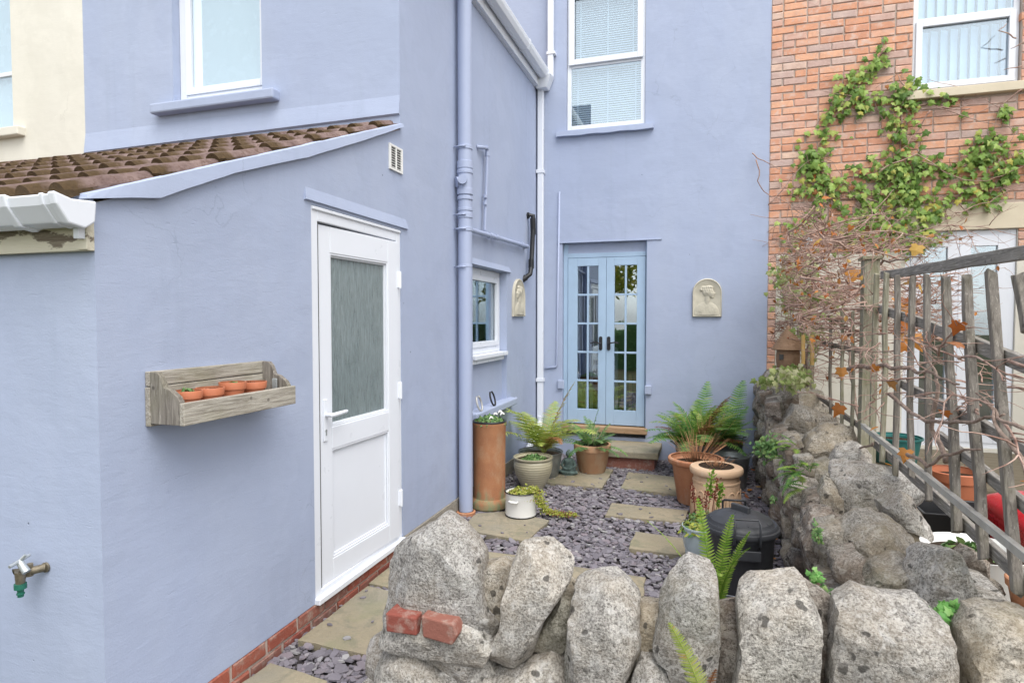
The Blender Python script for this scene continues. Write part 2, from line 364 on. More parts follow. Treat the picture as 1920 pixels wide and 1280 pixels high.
def wood(name, c0, c1, c2, stretch=(1, 18, 18), green=0.0, paint=None):
    k = NT(name, 0.88, 0.15)
    v = k.co(True, stretch)
    g = k.noise(5.0, 7, 0.68, vec=v, dist=0.6)
    c = k.mix(k.ramp(g, [(0.36, 0.0), (0.62, 1.0)]), c0, c1)
    c = k.mix(k.ramp(k.noise(9.0, 6, 0.7, vec=v), [(0.58, 0.0), (0.66, 1.0)]), c, c2)
    c = k.mix(k.math('MULTIPLY', k.ramp(k.noise(7, 4), [(0.5, 0.0), (0.7, 1.0)]), green), c, (0.17, 0.17, 0.07))
    kn = k.ramp(k.vor(5.5, vec=k.co(True, tuple(1+0.9*(s > 1) for s in stretch))), [(0.05, 1.0), (0.10, 0.0)])
    c = k.mix(k.math('MULTIPLY', kn, 0.7), c, tuple(x*0.5 for x in c0))
    if paint:
        pm = k.ramp(k.math('ADD', k.math('MULTIPLY', k.noise(4, 6, 0.65, vec=k.co(True, (1, 3, 3))), 1.0), 0.0), [(0.50, 0.0), (0.535, 1.0)])
        c = k.mix(pm, paint, c)
    k.col(c); k.bump(g, 0.7, 0.006)
    return k.m
M['woodx'] = wood('grey_weathered_wood', (0.24, 0.215, 0.18), (0.44, 0.41, 0.355), (0.56, 0.53, 0.48), (18, 1.2, 18), 0.25)
M['woodz'] = wood('grey_upright_wood', (0.13, 0.115, 0.10), (0.27, 0.245, 0.215), (0.42, 0.39, 0.35), (18, 18, 1.2), 0.2)
M['woodzg'] = wood('green_upright_wood', (0.19, 0.18, 0.13), (0.34, 0.32, 0.245), (0.46, 0.44, 0.37), (18, 18, 1.2), 0.5)
M['wooddk'] = wood('dark_rail_wood', (0.15, 0.14, 0.13), (0.32, 0.30, 0.275), (0.48, 0.46, 0.43), (18, 1.2, 18), 0.12)
M['fascia'] = wood('peeling_cream_board', (0.16, 0.13, 0.10), (0.30, 0.26, 0.20), (0.38, 0.34, 0.28), (1.2, 18, 18), 0.1, (0.66, 0.62, 0.50))
M['sillwood'] = wood('oak_sill', (0.30, 0.19, 0.11), (0.40, 0.27, 0.17), (0.42, 0.33, 0.24), (1.2, 18, 18))
k = NT('bark', 0.9, 0.15)
k.col(k.mix(k.ramp(k.noise(30, 6, 0.7), [(0.35, 0.0), (0.65, 1.0)]), (0.18, 0.125, 0.10), (0.42, 0.325, 0.27))); k.bump(k.noise(70, 5, 0.7), 0.7, 0.006); M['bark'] = k.m
k = NT('red_twig', 0.8, 0.2)
k.col(k.mix(k.ramp(k.noise(18, 5, 0.7), [(0.35, 0.0), (0.65, 1.0)]), (0.24, 0.135, 0.105), (0.50, 0.37, 0.31))); M['twig'] = k.m

def leafmat(name, stops, trans=0.25, rough=0.5, spread=0.25):
    k = NT(name, rough, 0.35)
    c = k.ramp(k.rand(), stops)
    c = k.mix(k.math('MULTIPLY', k.noise(25, 3), spread), c, tuple(x*0.45 for x in stops[0][1]))
    k.col(c)
    tl = k.n('ShaderNodeBsdfTranslucent'); k.link(c, tl.inputs[0])
    mx = k.n('ShaderNodeMixShader'); mx.inputs[0].default_value = trans
    out = [x for x in k.t.nodes if x.type == 'OUTPUT_MATERIAL'][0]
    k.link(k.b.outputs[0], mx.inputs[1]); k.link(tl.outputs[0], mx.inputs[2]); k.link(mx.outputs[0], out.inputs[0])
    return k.m
M['ivy'] = leafmat('ivy_leaf', [(0.0, (0.09, 0.18, 0.03)), (0.35, (0.17, 0.29, 0.05)), (0.65, (0.26, 0.40, 0.08)), (0.88, (0.38, 0.48, 0.12)), (1.0, (0.50, 0.42, 0.08))])
M['orange'] = leafmat('orange_leaf', [(0.0, (0.42, 0.11, 0.025)), (0.5, (0.55, 0.25, 0.05)), (0.8, (0.30, 0.10, 0.05)), (1.0, (0.60, 0.40, 0.10))])
M['varieg'] = leafmat('variegated_leaf', [(0.0, (0.17, 0.25, 0.06)), (0.4, (0.32, 0.38, 0.13)), (0.7, (0.52, 0.53, 0.27)), (1.0, (0.62, 0.60, 0.38))])
M['fernl'] = leafmat('light_fern', [(0.0, (0.33, 0.44, 0.08)), (0.5, (0.46, 0.57, 0.13)), (0.85, (0.54, 0.60, 0.17)), (1.0, (0.56, 0.42, 0.12))], 0.35)
M['fernd'] = leafmat('dark_fern', [(0.0, (0.08, 0.20, 0.05)), (0.5, (0.14, 0.30, 0.07)), (0.9, (0.22, 0.38, 0.09)), (1.0, (0.32, 0.34, 0.10))], 0.3)
M['fernm'] = leafmat('mid_fern', [(0.0, (0.17, 0.32, 0.04)), (0.6, (0.28, 0.44, 0.07)), (1.0, (0.42, 0.52, 0.12))], 0.35)
M['fernbrown'] = leafmat('brown_fern', [(0.0, (0.28, 0.11, 0.05)), (1.0, (0.45, 0.22, 0.09))])
M['fernyel'] = leafmat('yellow_fern', [(0.0, (0.42, 0.40, 0.10)), (0.7, (0.55, 0.44, 0.14)), (1.0, (0.55, 0.28, 0.10))], 0.35)
M['sedum'] = leafmat('lime_sedum', [(0.0, (0.26, 0.30, 0.04)), (0.6, (0.42, 0.46, 0.08)), (0.9, (0.50, 0.48, 0.14)), (1.0, (0.36, 0.14, 0.06))])
M['herb'] = leafmat('herb_leaf', [(0.0, (0.07, 0.17, 0.05)), (0.6, (0.15, 0.28, 0.09)), (1.0, (0.25, 0.36, 0.12))])
M['brightherb'] = leafmat('bright_herb', [(0.0, (0.10, 0.30, 0.06)), (0.6, (0.18, 0.42, 0.10)), (1.0, (0.28, 0.50, 0.16))])
M['redleaf'] = leafmat('dark_red_leaf', [(0.0, (0.16, 0.03, 0.02)), (1.0, (0.32, 0.10, 0.06))])
M['tree'] = leafmat('tree_leaf', [(0.0, (0.14, 0.20, 0.03)), (0.5, (0.32, 0.34, 0.04)), (1.0, (0.55, 0.44, 0.05))], 0.4)
M['petal'] = plain('white_petal', (0.80, 0.78, 0.76), 0.6)
M['straw'] = plain('dry_stalk', (0.42, 0.22, 0.12), 0.8, 0.2, 0.3, 30)

# ---------------------------------------------------------------- geometry helpers
R = random.Random(7)
WL = {}                                     # world location of every object (all parents are unrotated)
def V3(*a): return Vector(a)
class MB:
    def __init__(s): s.v = []; s.f = []
    def add(s, vs, fs):
        o = len(s.v); s.v += [tuple(x) for x in vs]; s.f += [tuple(i+o for i in q) for q in fs]; return s
    def box(s, x0, x1, y0, y1, z0, z1):
        x0, x1 = min(x0, x1), max(x0, x1); y0, y1 = min(y0, y1), max(y0, y1); z0, z1 = min(z0, z1), max(z0, z1)
        return s.add([(x0, y0, z0), (x1, y0, z0), (x1, y1, z0), (x0, y1, z0), (x0, y0, z1), (x1, y0, z1), (x1, y1, z1), (x0, y1, z1)],
                     [(0, 3, 2, 1), (4, 5, 6, 7), (0, 1, 5, 4), (1, 2, 6, 5), (2, 3, 7, 6), (3, 0, 4, 7)])
    def prism(s, poly, off):                # closed polygon (list of Vector) swept by off
        n = len(poly); off = Vector(off)
        a = [Vector(p) for p in poly]; b = [p+off for p in a]
        return s.add(a+b, [tuple(range(n))[::-1], tuple(range(n, 2*n))]+[(i, (i+1) % n, n+(i+1) % n, n+i) for i in range(n)])
    def bar(s, p, q, w, h, up=(0, 0, 1)):   # box beam from p to q, w across, h along up
        p, q = Vector(p), Vector(q); d = (q-p).normalized(); u = Vector(up); r = d.cross(u).normalized(); u = r.cross(d).normalized()
        c = [r*w/2+u*h/2, -r*w/2+u*h/2, -r*w/2-u*h/2, r*w/2-u*h/2]
        return s.prism([p+x for x in c], q-p)
    def tube(s, pts, rad, n=8, caps=True):
        pts = [Vector(p) for p in pts]; m = len(pts)
        if not isinstance(rad, (list, tuple)): rad = [rad]*m
        o = len(s.v); prev = None
        for i, p in enumerate(pts):
            d = (pts[min(i+1, m-1)]-pts[max(i-1, 0)])
            d = d.normalized() if d.length > 1e-9 else Vector((0, 0, 1))
            if prev is None:
                a = Vector((0, 0, 1)) if abs(d.z) < 0.9 else Vector((1, 0, 0))
                u = d.cross(a).normalized()
            else:
                u = (prev-d*prev.dot(d)); u = u.normalized() if u.length > 1e-6 else d.orthogonal().normalized()
            prev = u; w_ = d.cross(u)
            for j in range(n):
                t = 2*math.pi*j/n
                s.v.append(tuple(p+(u*math.cos(t)+w_*math.sin(t))*rad[i]))
        for i in range(m-1):
            for j in range(n):
                s.f.append((o+i*n+j, o+i*n+(j+1) % n, o+(i+1)*n+(j+1) % n, o+(i+1)*n+j))
        if caps:
            s.f.append(tuple(o+j for j in range(n))[::-1]); s.f.append(tuple(o+(m-1)*n+j for j in range(n)))
        return s
    def lathe(s, prof, c=(0, 0, 0), n=40):  # prof: (radius, z) list; r=0 ends closed to a point
        o = len(s.v); m = len(prof)
        for r_, z in prof:
            for j in range(n):
                t = 2*math.pi*j/n
                s.v.append((c[0]+r_*math.cos(t), c[1]+r_*math.sin(t), c[2]+z))
        for i in range(m-1):
            for j in range(n):
                s.f.append((o+i*n+j, o+i*n+(j+1) % n, o+(i+1)*n+(j+1) % n, o+(i+1)*n+j))
        return s
    def quad(s, a, b, c, d): return s.add([a, b, c, d], [(0, 1, 2, 3)])
    def build(s, name, mat, parent=None, smooth=False, bevel=0.0, origin=None, angle=None):
        vs = np.array(s.v, dtype=float)
        lo, hi = vs.min(0), vs.max(0)
        c = Vector(origin) if origin is not None else Vector(((lo[0]+hi[0])/2, (lo[1]+hi[1])/2, (lo[2]+hi[2])/2))
        me = bpy.data.meshes.new(name)
        me.from_pydata((vs-np.array(c)).tolist(), [], s.f)
        me.validate(); me.update()
        if smooth:
            me.polygons.foreach_set('use_smooth', [True]*len(me.polygons))
        o = bpy.data.objects.new(name, me)
        COL.objects.link(o)
        if mat is not None: me.materials.append(M[mat] if isinstance(mat, str) else mat)
        place(o, c, parent)
        if smooth and angle is not None:
            try: me.set_sharp_from_angle(angle=math.radians(angle))
            except Exception: pass
        if bevel:
            b = o.modifiers.new('bevel', 'BEVEL'); b.width = bevel; b.segments = 2; b.limit_method = 'ANGLE'; b.angle_limit = math.radians(40)
        return o
def place(o, c, parent):
    c = Vector(c); WL[o] = c
    if parent is not None:
        o.parent = parent; o.location = c-WL[parent]
    else: o.location = c
def thing(name, label, cat, loc, group=None):
    o = bpy.data.objects.new(name, None); COL.objects.link(o); o.empty_display_size = 0.1
    place(o, loc, None); tag(o, label, cat, group); return o
def tag(o, label=None, cat=None, group=None, kind=None):
    if label: o['label'] = label
    if cat: o['category'] = cat
    if group: o['group'] = group
    if kind: o['kind'] = kind
    return o
def inst(src, name, loc, parent, rot=None, scale=None):
    o = bpy.data.objects.new(name, src.data); COL.objects.link(o); place(o, loc, parent)
    if rot is not None: o.rotation_euler = rot
    if scale is not None: o.scale = scale
    return o
def fbm(p, oc=4, sc=1.0):
    a = 0; amp = 1.0
    for i in range(oc):
        a += amp*noise.noise(p*sc); sc *= 2.03; amp *= 0.5
    return a
def grid_wall(mb, f, us, vs, holes):        # cells of a wall that are not in a hole; f maps (u,v) to a point
    us = sorted(set(us)); vs = sorted(set(vs))
    for i in range(len(us)-1):
        for j in range(len(vs)-1):
            cu, cv = (us[i]+us[i+1])/2, (vs[j]+vs[j+1])/2
            if any(a < cu < b and c < cv < d for a, b, c, d in holes): continue
            mb.quad(f(us[i], vs[j]), f(us[i+1], vs[j]), f(us[i+1], vs[j+1]), f(us[i], vs[j+1]))
def reveal(mb, f, hole, depth):             # four inward sides of an opening; f(u,v,d)
    a, b, c, d = hole
    P = [(a, c), (b, c), (b, d), (a, d)]
    for i in range(4):
        p, q = P[i], P[(i+1) % 4]
        mb.quad(f(*p, 0), f(*q, 0), f(*q, depth), f(*p, depth))

# ---------------------------------------------------------------- ground
XW, YA, YB, YF = -1.9, 1.50, 3.60, 6.97     # side wall, lean-to front, wing face, rear wall
gm = MB()
gm.add([(-60, -60, -0.06), (60, -60, -0.06), (60, 60, -0.06), (-60, 60, -0.06)], [(0, 1, 2, 3)])
ground = gm.build('ground', 'ground', None); tag(ground, 'garden ground around the houses', kind='structure')
patio = MB().box(-1.9, 0.47, 1.0, YF, -0.05, -0.004).build('patio', 'bed', None)
tag(patio, 'slate and flagstone courtyard floor', kind='structure')
flagpx = [
    [(864, 991), (988, 1014), (1030, 975), (952, 958), (893, 962)],
    [(1000, 902), (1128, 914), (1150, 880), (1045, 868)],
    [(1164, 914), (1276, 928), (1300, 897), (1178, 885)],
    [(1135, 966), (1285, 979), (1290, 957), (1146, 943)],
    [(1179, 1028), (1300, 1043), (1305, 1012), (1191, 996)],
    [(1058, 1105), (1206, 1124), (1210, 1082), (1075, 1062)],
    [(558, 1199), (728, 1234), (790, 1122), (690, 1098)],
    [(692, 1093), (795, 1114), (840, 1045), (760, 1030)],
    [(384, 1296), (604, 1345), (614, 1276), (505, 1243)],
    [(880, 1065), (985, 1080), (1000, 1045), (900, 1032)],
]
flags_world = []
for px in flagpx:
    top = [onZ(x, y, 0.030) for x, y in px]
    top = [Vector((max(p.x, -1.875), p.y, 0.030)) for p in top]
    flags_world.append([(p.x, p.y) for p in top])
    # uneven riven edge
    ring = []
    for i, p in enumerate(top):
        q = top[(i+1) % len(top)]
        for t in (0, 0.2, 0.4, 0.6, 0.8):
            z = p.lerp(q, t); n_ = noise.noise(z*9)*0.012
            ring.append(Vector((z.x+n_, z.y+noise.noise(z*7+Vector((5, 1, 0)))*0.012, 0.030)))
    c = sum(ring, Vector())/len(ring)
    mb = MB(); n_ = len(ring)
    rim = [Vector((c.x+(p.x-c.x)*0.985, c.y+(p.y-c.y)*0.985, 0.033)) for p in ring]
    bot = [Vector((p.x, p.y, -0.02)) for p in ring]
    mb.add(rim+ring+bot, [tuple(range(n_))]+[(n_+i, n_+(i+1) % n_, (i+1) % n_, i) for i in range(n_)]+[(2*n_+i, 2*n_+(i+1) % n_, n_+(i+1) % n_, n_+i) for i in range(n_)])
    mb.build('paving_slab', 'flag', patio)

# slate chippings: thousands of loose flat chips, one object
def inpoly(x, y, P):
    c = False; j = len(P)-1
    for i in range(len(P)):
        if (P[i][1] > y) != (P[j][1] > y) and x < (P[j][0]-P[i][0])*(y-P[i][1])/(P[j][1]-P[i][1])+P[i][0]: c = not c
        j = i
    return c
mb = MB(); rr = random.Random(3)
def chip(x, y, z, r):
    n_ = rr.choice((5, 6, 6, 7)); a0 = rr.random()*6.28; el = rr.uniform(0.55, 0.95); th = rr.uniform(0.004, 0.008)
    tilt = Vector((rr.gauss(0, 0.16), rr.gauss(0, 0.16), 1)).normalized()
    q = tilt.to_track_quat('Z', 'Y'); sp = rr.random()*6.28; cs, sn = math.cos(sp), math.sin(sp)
    top, bot = [], []
    for i in range(n_):
        t = a0+6.283*i/n_+rr.uniform(-0.3, 0.3); rad = r*rr.uniform(0.75, 1.15)
        u, v = rad*math.cos(t), rad*el*math.sin(t)
        u, v = u*cs-v*sn, u*sn+v*cs
        p = q @ Vector((u, v, 0)); b = q @ Vector((u*1.04, v*1.04, -th))
        top.append((x+p.x, y+p.y, z+p.z)); bot.append((x+b.x, y+b.y, z+b.z))
    mb.add(top+bot, [tuple(range(n_))]+[(n_+i, n_+(i+1) % n_, (i+1) % n_, i) for i in range(n_)])
count = 0
while count < 24000:
    x = rr.uniform(-1.9, 0.5); y = rr.uniform(1.3, 6.95)
    if y < 1.9 and x > -0.9: continue
    r = rr.uniform(0.009, 0.026) if rr.random() < 0.86 else rr.uniform(0.026, 0.042)
    if x-r < -1.9: continue
    hit = False
    for P in flags_world:
        if inpoly(x, y, P): hit = True; break
    if hit and rr.random() < 0.988: count += 1; continue
    chip(x, y, (0.040 if hit else rr.uniform(0.004, 0.026)), r*(0.7 if hit else 1)); count += 1
tag(mb.build('slate_chips', 'slate', None), 'loose purple grey slate chippings covering the courtyard', 'gravel', kind='stuff')

# ---------------------------------------------------------------- the blue house
house = thing('blue_house', 'lavender blue rendered house with a tiled lean-to and a rear courtyard', 'house', (-1.9, 4.2, 0))
def fX(u, v, d=0): return (XW-d, u, v)
def fY(Y): return lambda u, v, d=0: (u, Y+d, v)
RZ0, RZ1 = 1.955, 2.80                       # lean-to verge line under the tiles, at YA and YB
def verge(y): return RZ0+(RZ1-RZ0)*(y-YA)/(YB-YA)
DY0, DY1, DZ0, DZ1 = 2.65, 3.60, 0.125, 2.155
WIN = (4.88, 5.82, 0.78, 2.04)
# side wall, one plane from the lean-to corner to the inner corner
mb = MB()
def q3(*pts): mb.add([(XW, y, z) for y, z in pts], [tuple(range(len(pts)))])
q3((YA, 0.125), (2.65, 0.125), (2.65, verge(2.65)), (YA, verge(YA)))
q3((2.65, DZ1), (YB, DZ1), (YB, verge(YB)), (2.65, verge(2.65)))
grid_wall(mb, fX, [YB, WIN[0], WIN[1], YF], [0.14, WIN[2], WIN[3], 4.27], [WIN])
q3((YA, -0.02), (YA, 0.125), (YA+0.001, 0.125), (YA+0.001, -0.02))
reveal(mb, fX, WIN, 0.14)
reveal(mb, fX, (DY0, DY1, DZ0, DZ1), 0.10)
# bottom lip of the render
mb.box(XW-0.03, XW-0.0005, YA, 2.65, 0.118, 0.127)
# infill under the little window, set back
mb.quad((XW-0.05, WIN[0], WIN[2]), (XW-0.05, WIN[1], WIN[2]), (XW-0.05, WIN[1], 1.20), (XW-0.05, WIN[0], 1.20))
mb.build('side_wall', 'blue', house)
# flared drip over the side door and the small window
def drip(mb, y0, y1, z0, z1, t=0.03, skew=0.0):
    mb.add([(XW, y0+skew, z1), (XW, y1-skew, z1), (XW+t, y1, z0), (XW+t, y0, z0), (XW, y0, z0-0.004), (XW, y1, z0-0.004)],
           [(0, 3, 2, 1), (3, 4, 5, 2), (0, 4, 3), (1, 2, 5)])
mb = MB(); drip(mb, 2.595, 3.685, 2.172, 2.235, 0.014, 0.012); mb.build('drip_hood', 'blue', house)
mb = MB(); drip(mb, 4.80, 5.92, 2.045, 2.10, 0.02, 0.03); mb.build('drip_hood', 'blue', house)
# lean-to front wall, wing face, rear wall
mb = MB(); grid_wall(mb, fY(YA), [-6.5, XW], [-0.02, 1.99], [])
mb.build('lean_to_wall', 'blue', house)
UW = (-3.75, -2.965, 3.165, 4.15)
mb = MB(); grid_wall(mb, fY(YB), [-4.625, UW[0], UW[1], XW], [2.5, UW[2], UW[3], 5.2], [UW]); reveal(mb, fY(YB), UW, 0.12)
# bell-cast where the render meets the lean-to tiles
mb.add([(-4.625, YB, 3.02), (XW-0.0, YB, 3.02), (XW-0.0, YB-0.018, 2.90), (-4.625, YB-0.018, 2.87), (-4.625, YB, 2.86), (XW-0.0, YB, 2.89)], [(0, 3, 2, 1), (3, 4, 5, 2), (1, 2, 5)])
mb.build('wing_wall', 'blue', house)
FD = (-1.600, -0.640, 0.24, 2.455)            # french door opening
FW_ = (-1.555, -0.672, 3.735, 5.30)           # rear upstairs window opening
mb = MB(); grid_wall(mb, fY(YF), [-1.9, FD[0], FW_[0], FD[1], FW_[1], 0.606], [-0.02, FD[2], FD[3], FW_[2], FW_[3], 6.8], [FD, FW_])
mb.quad((-6.0, YF, 3.5), (-1.9, YF, 3.5), (-1.9, YF, 6.8), (-6.0, YF, 6.8))
reveal(mb, fY(YF), FD, 0.11); reveal(mb, fY(YF), FW_, 0.05)
mb.build('rear_wall', 'blue', house)
mb = MB(); mb.box(-1.66, -0.48, YF-0.012, YF-0.001, 2.452, 2.466); mb.build('lintel_drip', 'blue', house, bevel=0.003)
for (a, z) in ((-1.611, 0.82), (-0.615, 0.79)):
    MB().box(a-0.035, a+0.04, YF-0.035, YF-0.001, z-0.05, z+0.05).build('painted_block', 'blue', house, bevel=0.008)
MB().box(XW-0.02, XW+0.012, 3.60, YF, -0.02, 0.138).build('plinth', 'wmortar', house)
# wing roof and eaves
mb = MB(); mb.prism([(-1.80, 3.45, 4.425), (-4.7, 3.45, 5.9), (-4.7, 3.45, 6.0), (-1.80, 3.45, 4.48)], (0, 3.52, 0)); mb.build('wing_roof', 'tile', house)
mb = MB(); mb.box(-1.875, -1.85, 3.45, YF, 4.225, 4.42); mb.box(-1.90, -1.876, 3.45, YF, 4.22, 4.25); mb.build('wing_fascia', 'upvc', house)
gp = [(-1.848, 4.40), (-1.735, 4.40), (-1.728, 4.385), (-1.735, 4.35), (-1.755, 4.31), (-1.80, 4.295), (-1.84, 4.31)]
g2 = MB().prism([(x, 3.45, z) for x, z in gp], (0, YF-3.47, 0)).build('wing_gutter', 'upvc', house, bevel=0.006)
for y in (5.0, 6.05):
    MB().prism([((x+1.79)*1.08-1.79, y, (z-4.36)*1.08+4.36) for x, z in gp], (0, 0.035, 0)).build('bracket', 'upvc', g2)

# brick plinth under the side door and lean-to
pl = MB().box(XW-0.16, XW-0.006, YA+0.02, YB, -0.05, 0.117).build('brick_plinth', 'mortar', house)
bsrc = {}
def brick_mesh(key, l, d, h, mat, jit=0.004, seed=0):
    rb = random.Random(seed); mb = MB()
    bv = 0.006
    vs = []
    for sx in (-1, 1):
        for sy in (-1, 1):
            for sz in (-1, 1): vs.append(None)
    # chamfered front face box: front ring inset
    x, y, z = l/2, d/2, h/2
    j = lambda: rb.uniform(-jit, jit)
    back = [(-x, y, -z), (x, y, -z), (x, y, z), (-x, y, z)]
    mid = [(-x+j(), -y+bv, -z+j()), (x+j(), -y+bv, -z+j()), (x+j(), -y+bv, z+j()), (-x+j(), -y+bv, z+j())]
    fr = [(-x+bv+j(), -y, -z+bv+j()/2), (x-bv+j(), -y, -z+bv+j()/2), (x-bv+j(), -y, z-bv+j()/2), (-x+bv+j(), -y, z-bv+j()/2)]
    fs = [(8, 9, 10, 11)]
    for i in range(4):
        k_ = (i+1) % 4
        fs += [(i, k_, 4+k_, 4+i), (4+i, 4+k_, 8+k_, 8+i)]
    mb.add(back+mid+fr, fs)
    me = bpy.data.meshes.new('brick'); me.from_pydata(mb.v, [], mb.f); me.update(); me.materials.append(M[mat])
    return me
pb = [brick_mesh('p', 0.208, 0.10, 0.064, 'redbrick', 0.004, i) for i in range(3)]
def add_brick(me, loc, parent, rz=0.0, sx=1.0):
    o = bpy.data.objects.new('brick', me); COL.objects.link(o); place(o, loc, parent); o.rotation_euler = (0, 0, rz); o.scale = (sx, 1, 1); return o
for row, z in enumerate((0.008, 0.083)):
    y = YA+0.12+row*0.11
    while y < YB-0.02:
        add_brick(R.choice(pb), (XW-0.045+R.uniform(-0.003, 0.003), y, z), pl, math.pi/2, R.uniform(0.96, 1.0)); y += 0.2215

# side door
dframe = MB()
for a in ((DY0, DY0+0.06, DZ0, DZ1), (DY1-0.055, DY1, DZ0, DZ1), (DY0+0.06, DY1-0.055, DZ1-0.075, DZ1), (DY0+0.06, DY1-0.055, DZ0, DZ0+0.045)):
    dframe.box(XW-0.075, XW-0.004, *a)
dframe.box(XW-0.02, XW+0.03, DY0-0.005, DY1, DZ0-0.012, DZ0+0.018)
dframe.box(XW-0.012, XW+0.006, DY0+0.01, DY1-0.01, DZ1-0.022, DZ1-0.004)
dfo = dframe.build('door_frame', 'upvc', house, bevel=0.004)
MB().box(XW-0.07, XW-0.011, DY0+0.0605, DY0+0.074, DZ0+0.046, DZ1-0.076).build('draught_seal', 'seal', dfo)
# door leaf, hinged on the far side and standing very slightly open
hinge_y = DY1-0.06
ang = math.radians(2.2)
def leaf(mb_, mat, name, parent, bev=0.003, smooth=False):
    q = Matrix.Rotation(-ang, 3, 'Z'); hv = Vector((XW, hinge_y, 0))
    mb_.v = [tuple(q @ (Vector(p)-hv)+hv) for p in mb_.v]
    return mb_.build(name, mat, parent, bevel=bev, smooth=smooth, angle=35 if smooth else None)
LY0, LY1, LZ0, LZ1 = DY0+0.078, hinge_y, DZ0+0.045, DZ1-0.085
GY0, GY1 = LY0+0.105, LY1-0.125
G = (1.000, 1.930); PN = (0.285, 0.880)
mb = MB(); xo, xi = XW+0.012, XW-0.055
for a in ((LY0, GY0, LZ0, LZ1), (GY1, LY1, LZ0, LZ1), (GY0, GY1, G[1], LZ1), (GY0, GY1, PN[1], G[0]), (GY0, GY1, LZ0, PN[0])):
    mb.box(xi, xo, *a)
door = leaf(mb, 'upvc', 'side_door', house, 0.004)
door['label'] = 'white upvc half glazed door with lever handle'
leaf(MB().box(XW-0.035, XW-0.012, GY0, GY1, *G), 'obscure', 'glass', door, 0)
leaf(MB().box(XW-0.052, XW-0.046, GY0, GY1, 1.80, 1.93), 'blind', 'roller_blind', door, 0)
leaf(MB().box(XW-0.035, XW-0.008, GY0, GY1, *PN), 'upvc', 'panel', door, 0)
mb = MB()
for (z0, z1) in (G, PN):                     # sloped glazing beads
    for t, w_ in ((0.0, 0.010), (0.010, 0.010)):
        xx = XW+0.009-t*1.1
        mb.box(xx-0.012, xx, GY0+t, GY0+t+w_, z0+t, z1-t); mb.box(xx-0.012, xx, GY1-t-w_, GY1-t, z0+t, z1-t)
        mb.box(xx-0.012, xx, GY0+t+w_, GY1-t-w_, z1-t-w_, z1-t); mb.box(xx-0.012, xx, GY0+t+w_, GY1-t-w_, z0+t, z0+t+w_)
leaf(mb, 'upvc', 'glazing_bead', door, 0.002)
mb = MB(); hy = LY0+0.045; hz = 1.075
mb.box(xo, xo+0.008, hy-0.016, hy+0.016, hz-0.14, hz+0.08)
mb.tube([(xo, hy, hz), (xo+0.045, hy, hz), (xo+0.05, hy+0.015, hz), (xo+0.05, hy+0.12, hz+0.004), (xo+0.046, hy+0.135, hz+0.004)], [0.012, 0.012, 0.012, 0.010, 0.007], 10)
leaf(mb, 'upvc', 'handle', door, 0.003, True)
leaf(MB().tube([(xo+0.006, hy, hz-0.085), (xo+0.010, hy, hz-0.085)], 0.008, 10).box(xo+0.007, xo+0.011, hy-0.004, hy+0.004, hz-0.11, hz-0.085), 'steel', 'key_cylinder', door, 0)
for z in (0.42, 1.12, 1.83):
    leaf(MB().box(xo-0.01, xo+0.012, hinge_y-0.012, hinge_y+0.022, z-0.05, z+0.05).tube([(xo+0.010, hinge_y+0.004, z-0.055), (xo+0.010, hinge_y+0.004, z+0.055)], 0.009, 8), 'upvc', 'hinge', door, 0.002)
# room behind the door, behind windows: plain dark rooms
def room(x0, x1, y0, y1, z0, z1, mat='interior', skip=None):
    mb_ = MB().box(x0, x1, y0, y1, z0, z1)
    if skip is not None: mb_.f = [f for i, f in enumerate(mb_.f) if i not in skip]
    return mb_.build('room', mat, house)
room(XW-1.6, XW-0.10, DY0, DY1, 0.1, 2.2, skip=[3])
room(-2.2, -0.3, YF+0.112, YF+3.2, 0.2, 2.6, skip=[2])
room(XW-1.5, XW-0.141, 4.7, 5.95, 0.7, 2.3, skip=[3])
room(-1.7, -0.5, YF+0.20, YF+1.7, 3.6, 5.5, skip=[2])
# a chair and a side table glimpsed through the french doors
mb = MB()
for x in (-1.45, -1.12):
    for y in (YF+0.75, YF+1.1): mb.box(x-0.018, x+0.018, y-0.018, y+0.018, 0.2, 0.68)
    mb.box(x-0.018, x+0.018, YF+1.08, YF+1.12, 0.68, 1.2)
mb.box(-1.48, -1.09, YF+0.72, YF+1.13, 0.68, 0.71)
for z in (0.8, 0.92, 1.04, 1.16): mb.box(-1.45, -1.12, YF+1.09, YF+1.11, z, z+0.05)
ch = mb.build('dining_chair', 'blind', None, bevel=0.004); tag(ch, 'pale dining chair just inside the glazed french doors', 'chair')
mb = MB().box(-0.95, -0.45, YF+0.9, YF+1.5, 0.88, 0.92)
for x in (-0.92, -0.48):
    for y in (YF+0.93, YF+1.47): mb.box(x-0.02, x+0.02, y-0.02, y+0.02, 0.2, 0.88)
tag(mb.build('dining_table', 'sillwood', None, bevel=0.004), 'wooden table inside behind the right french door', 'table')

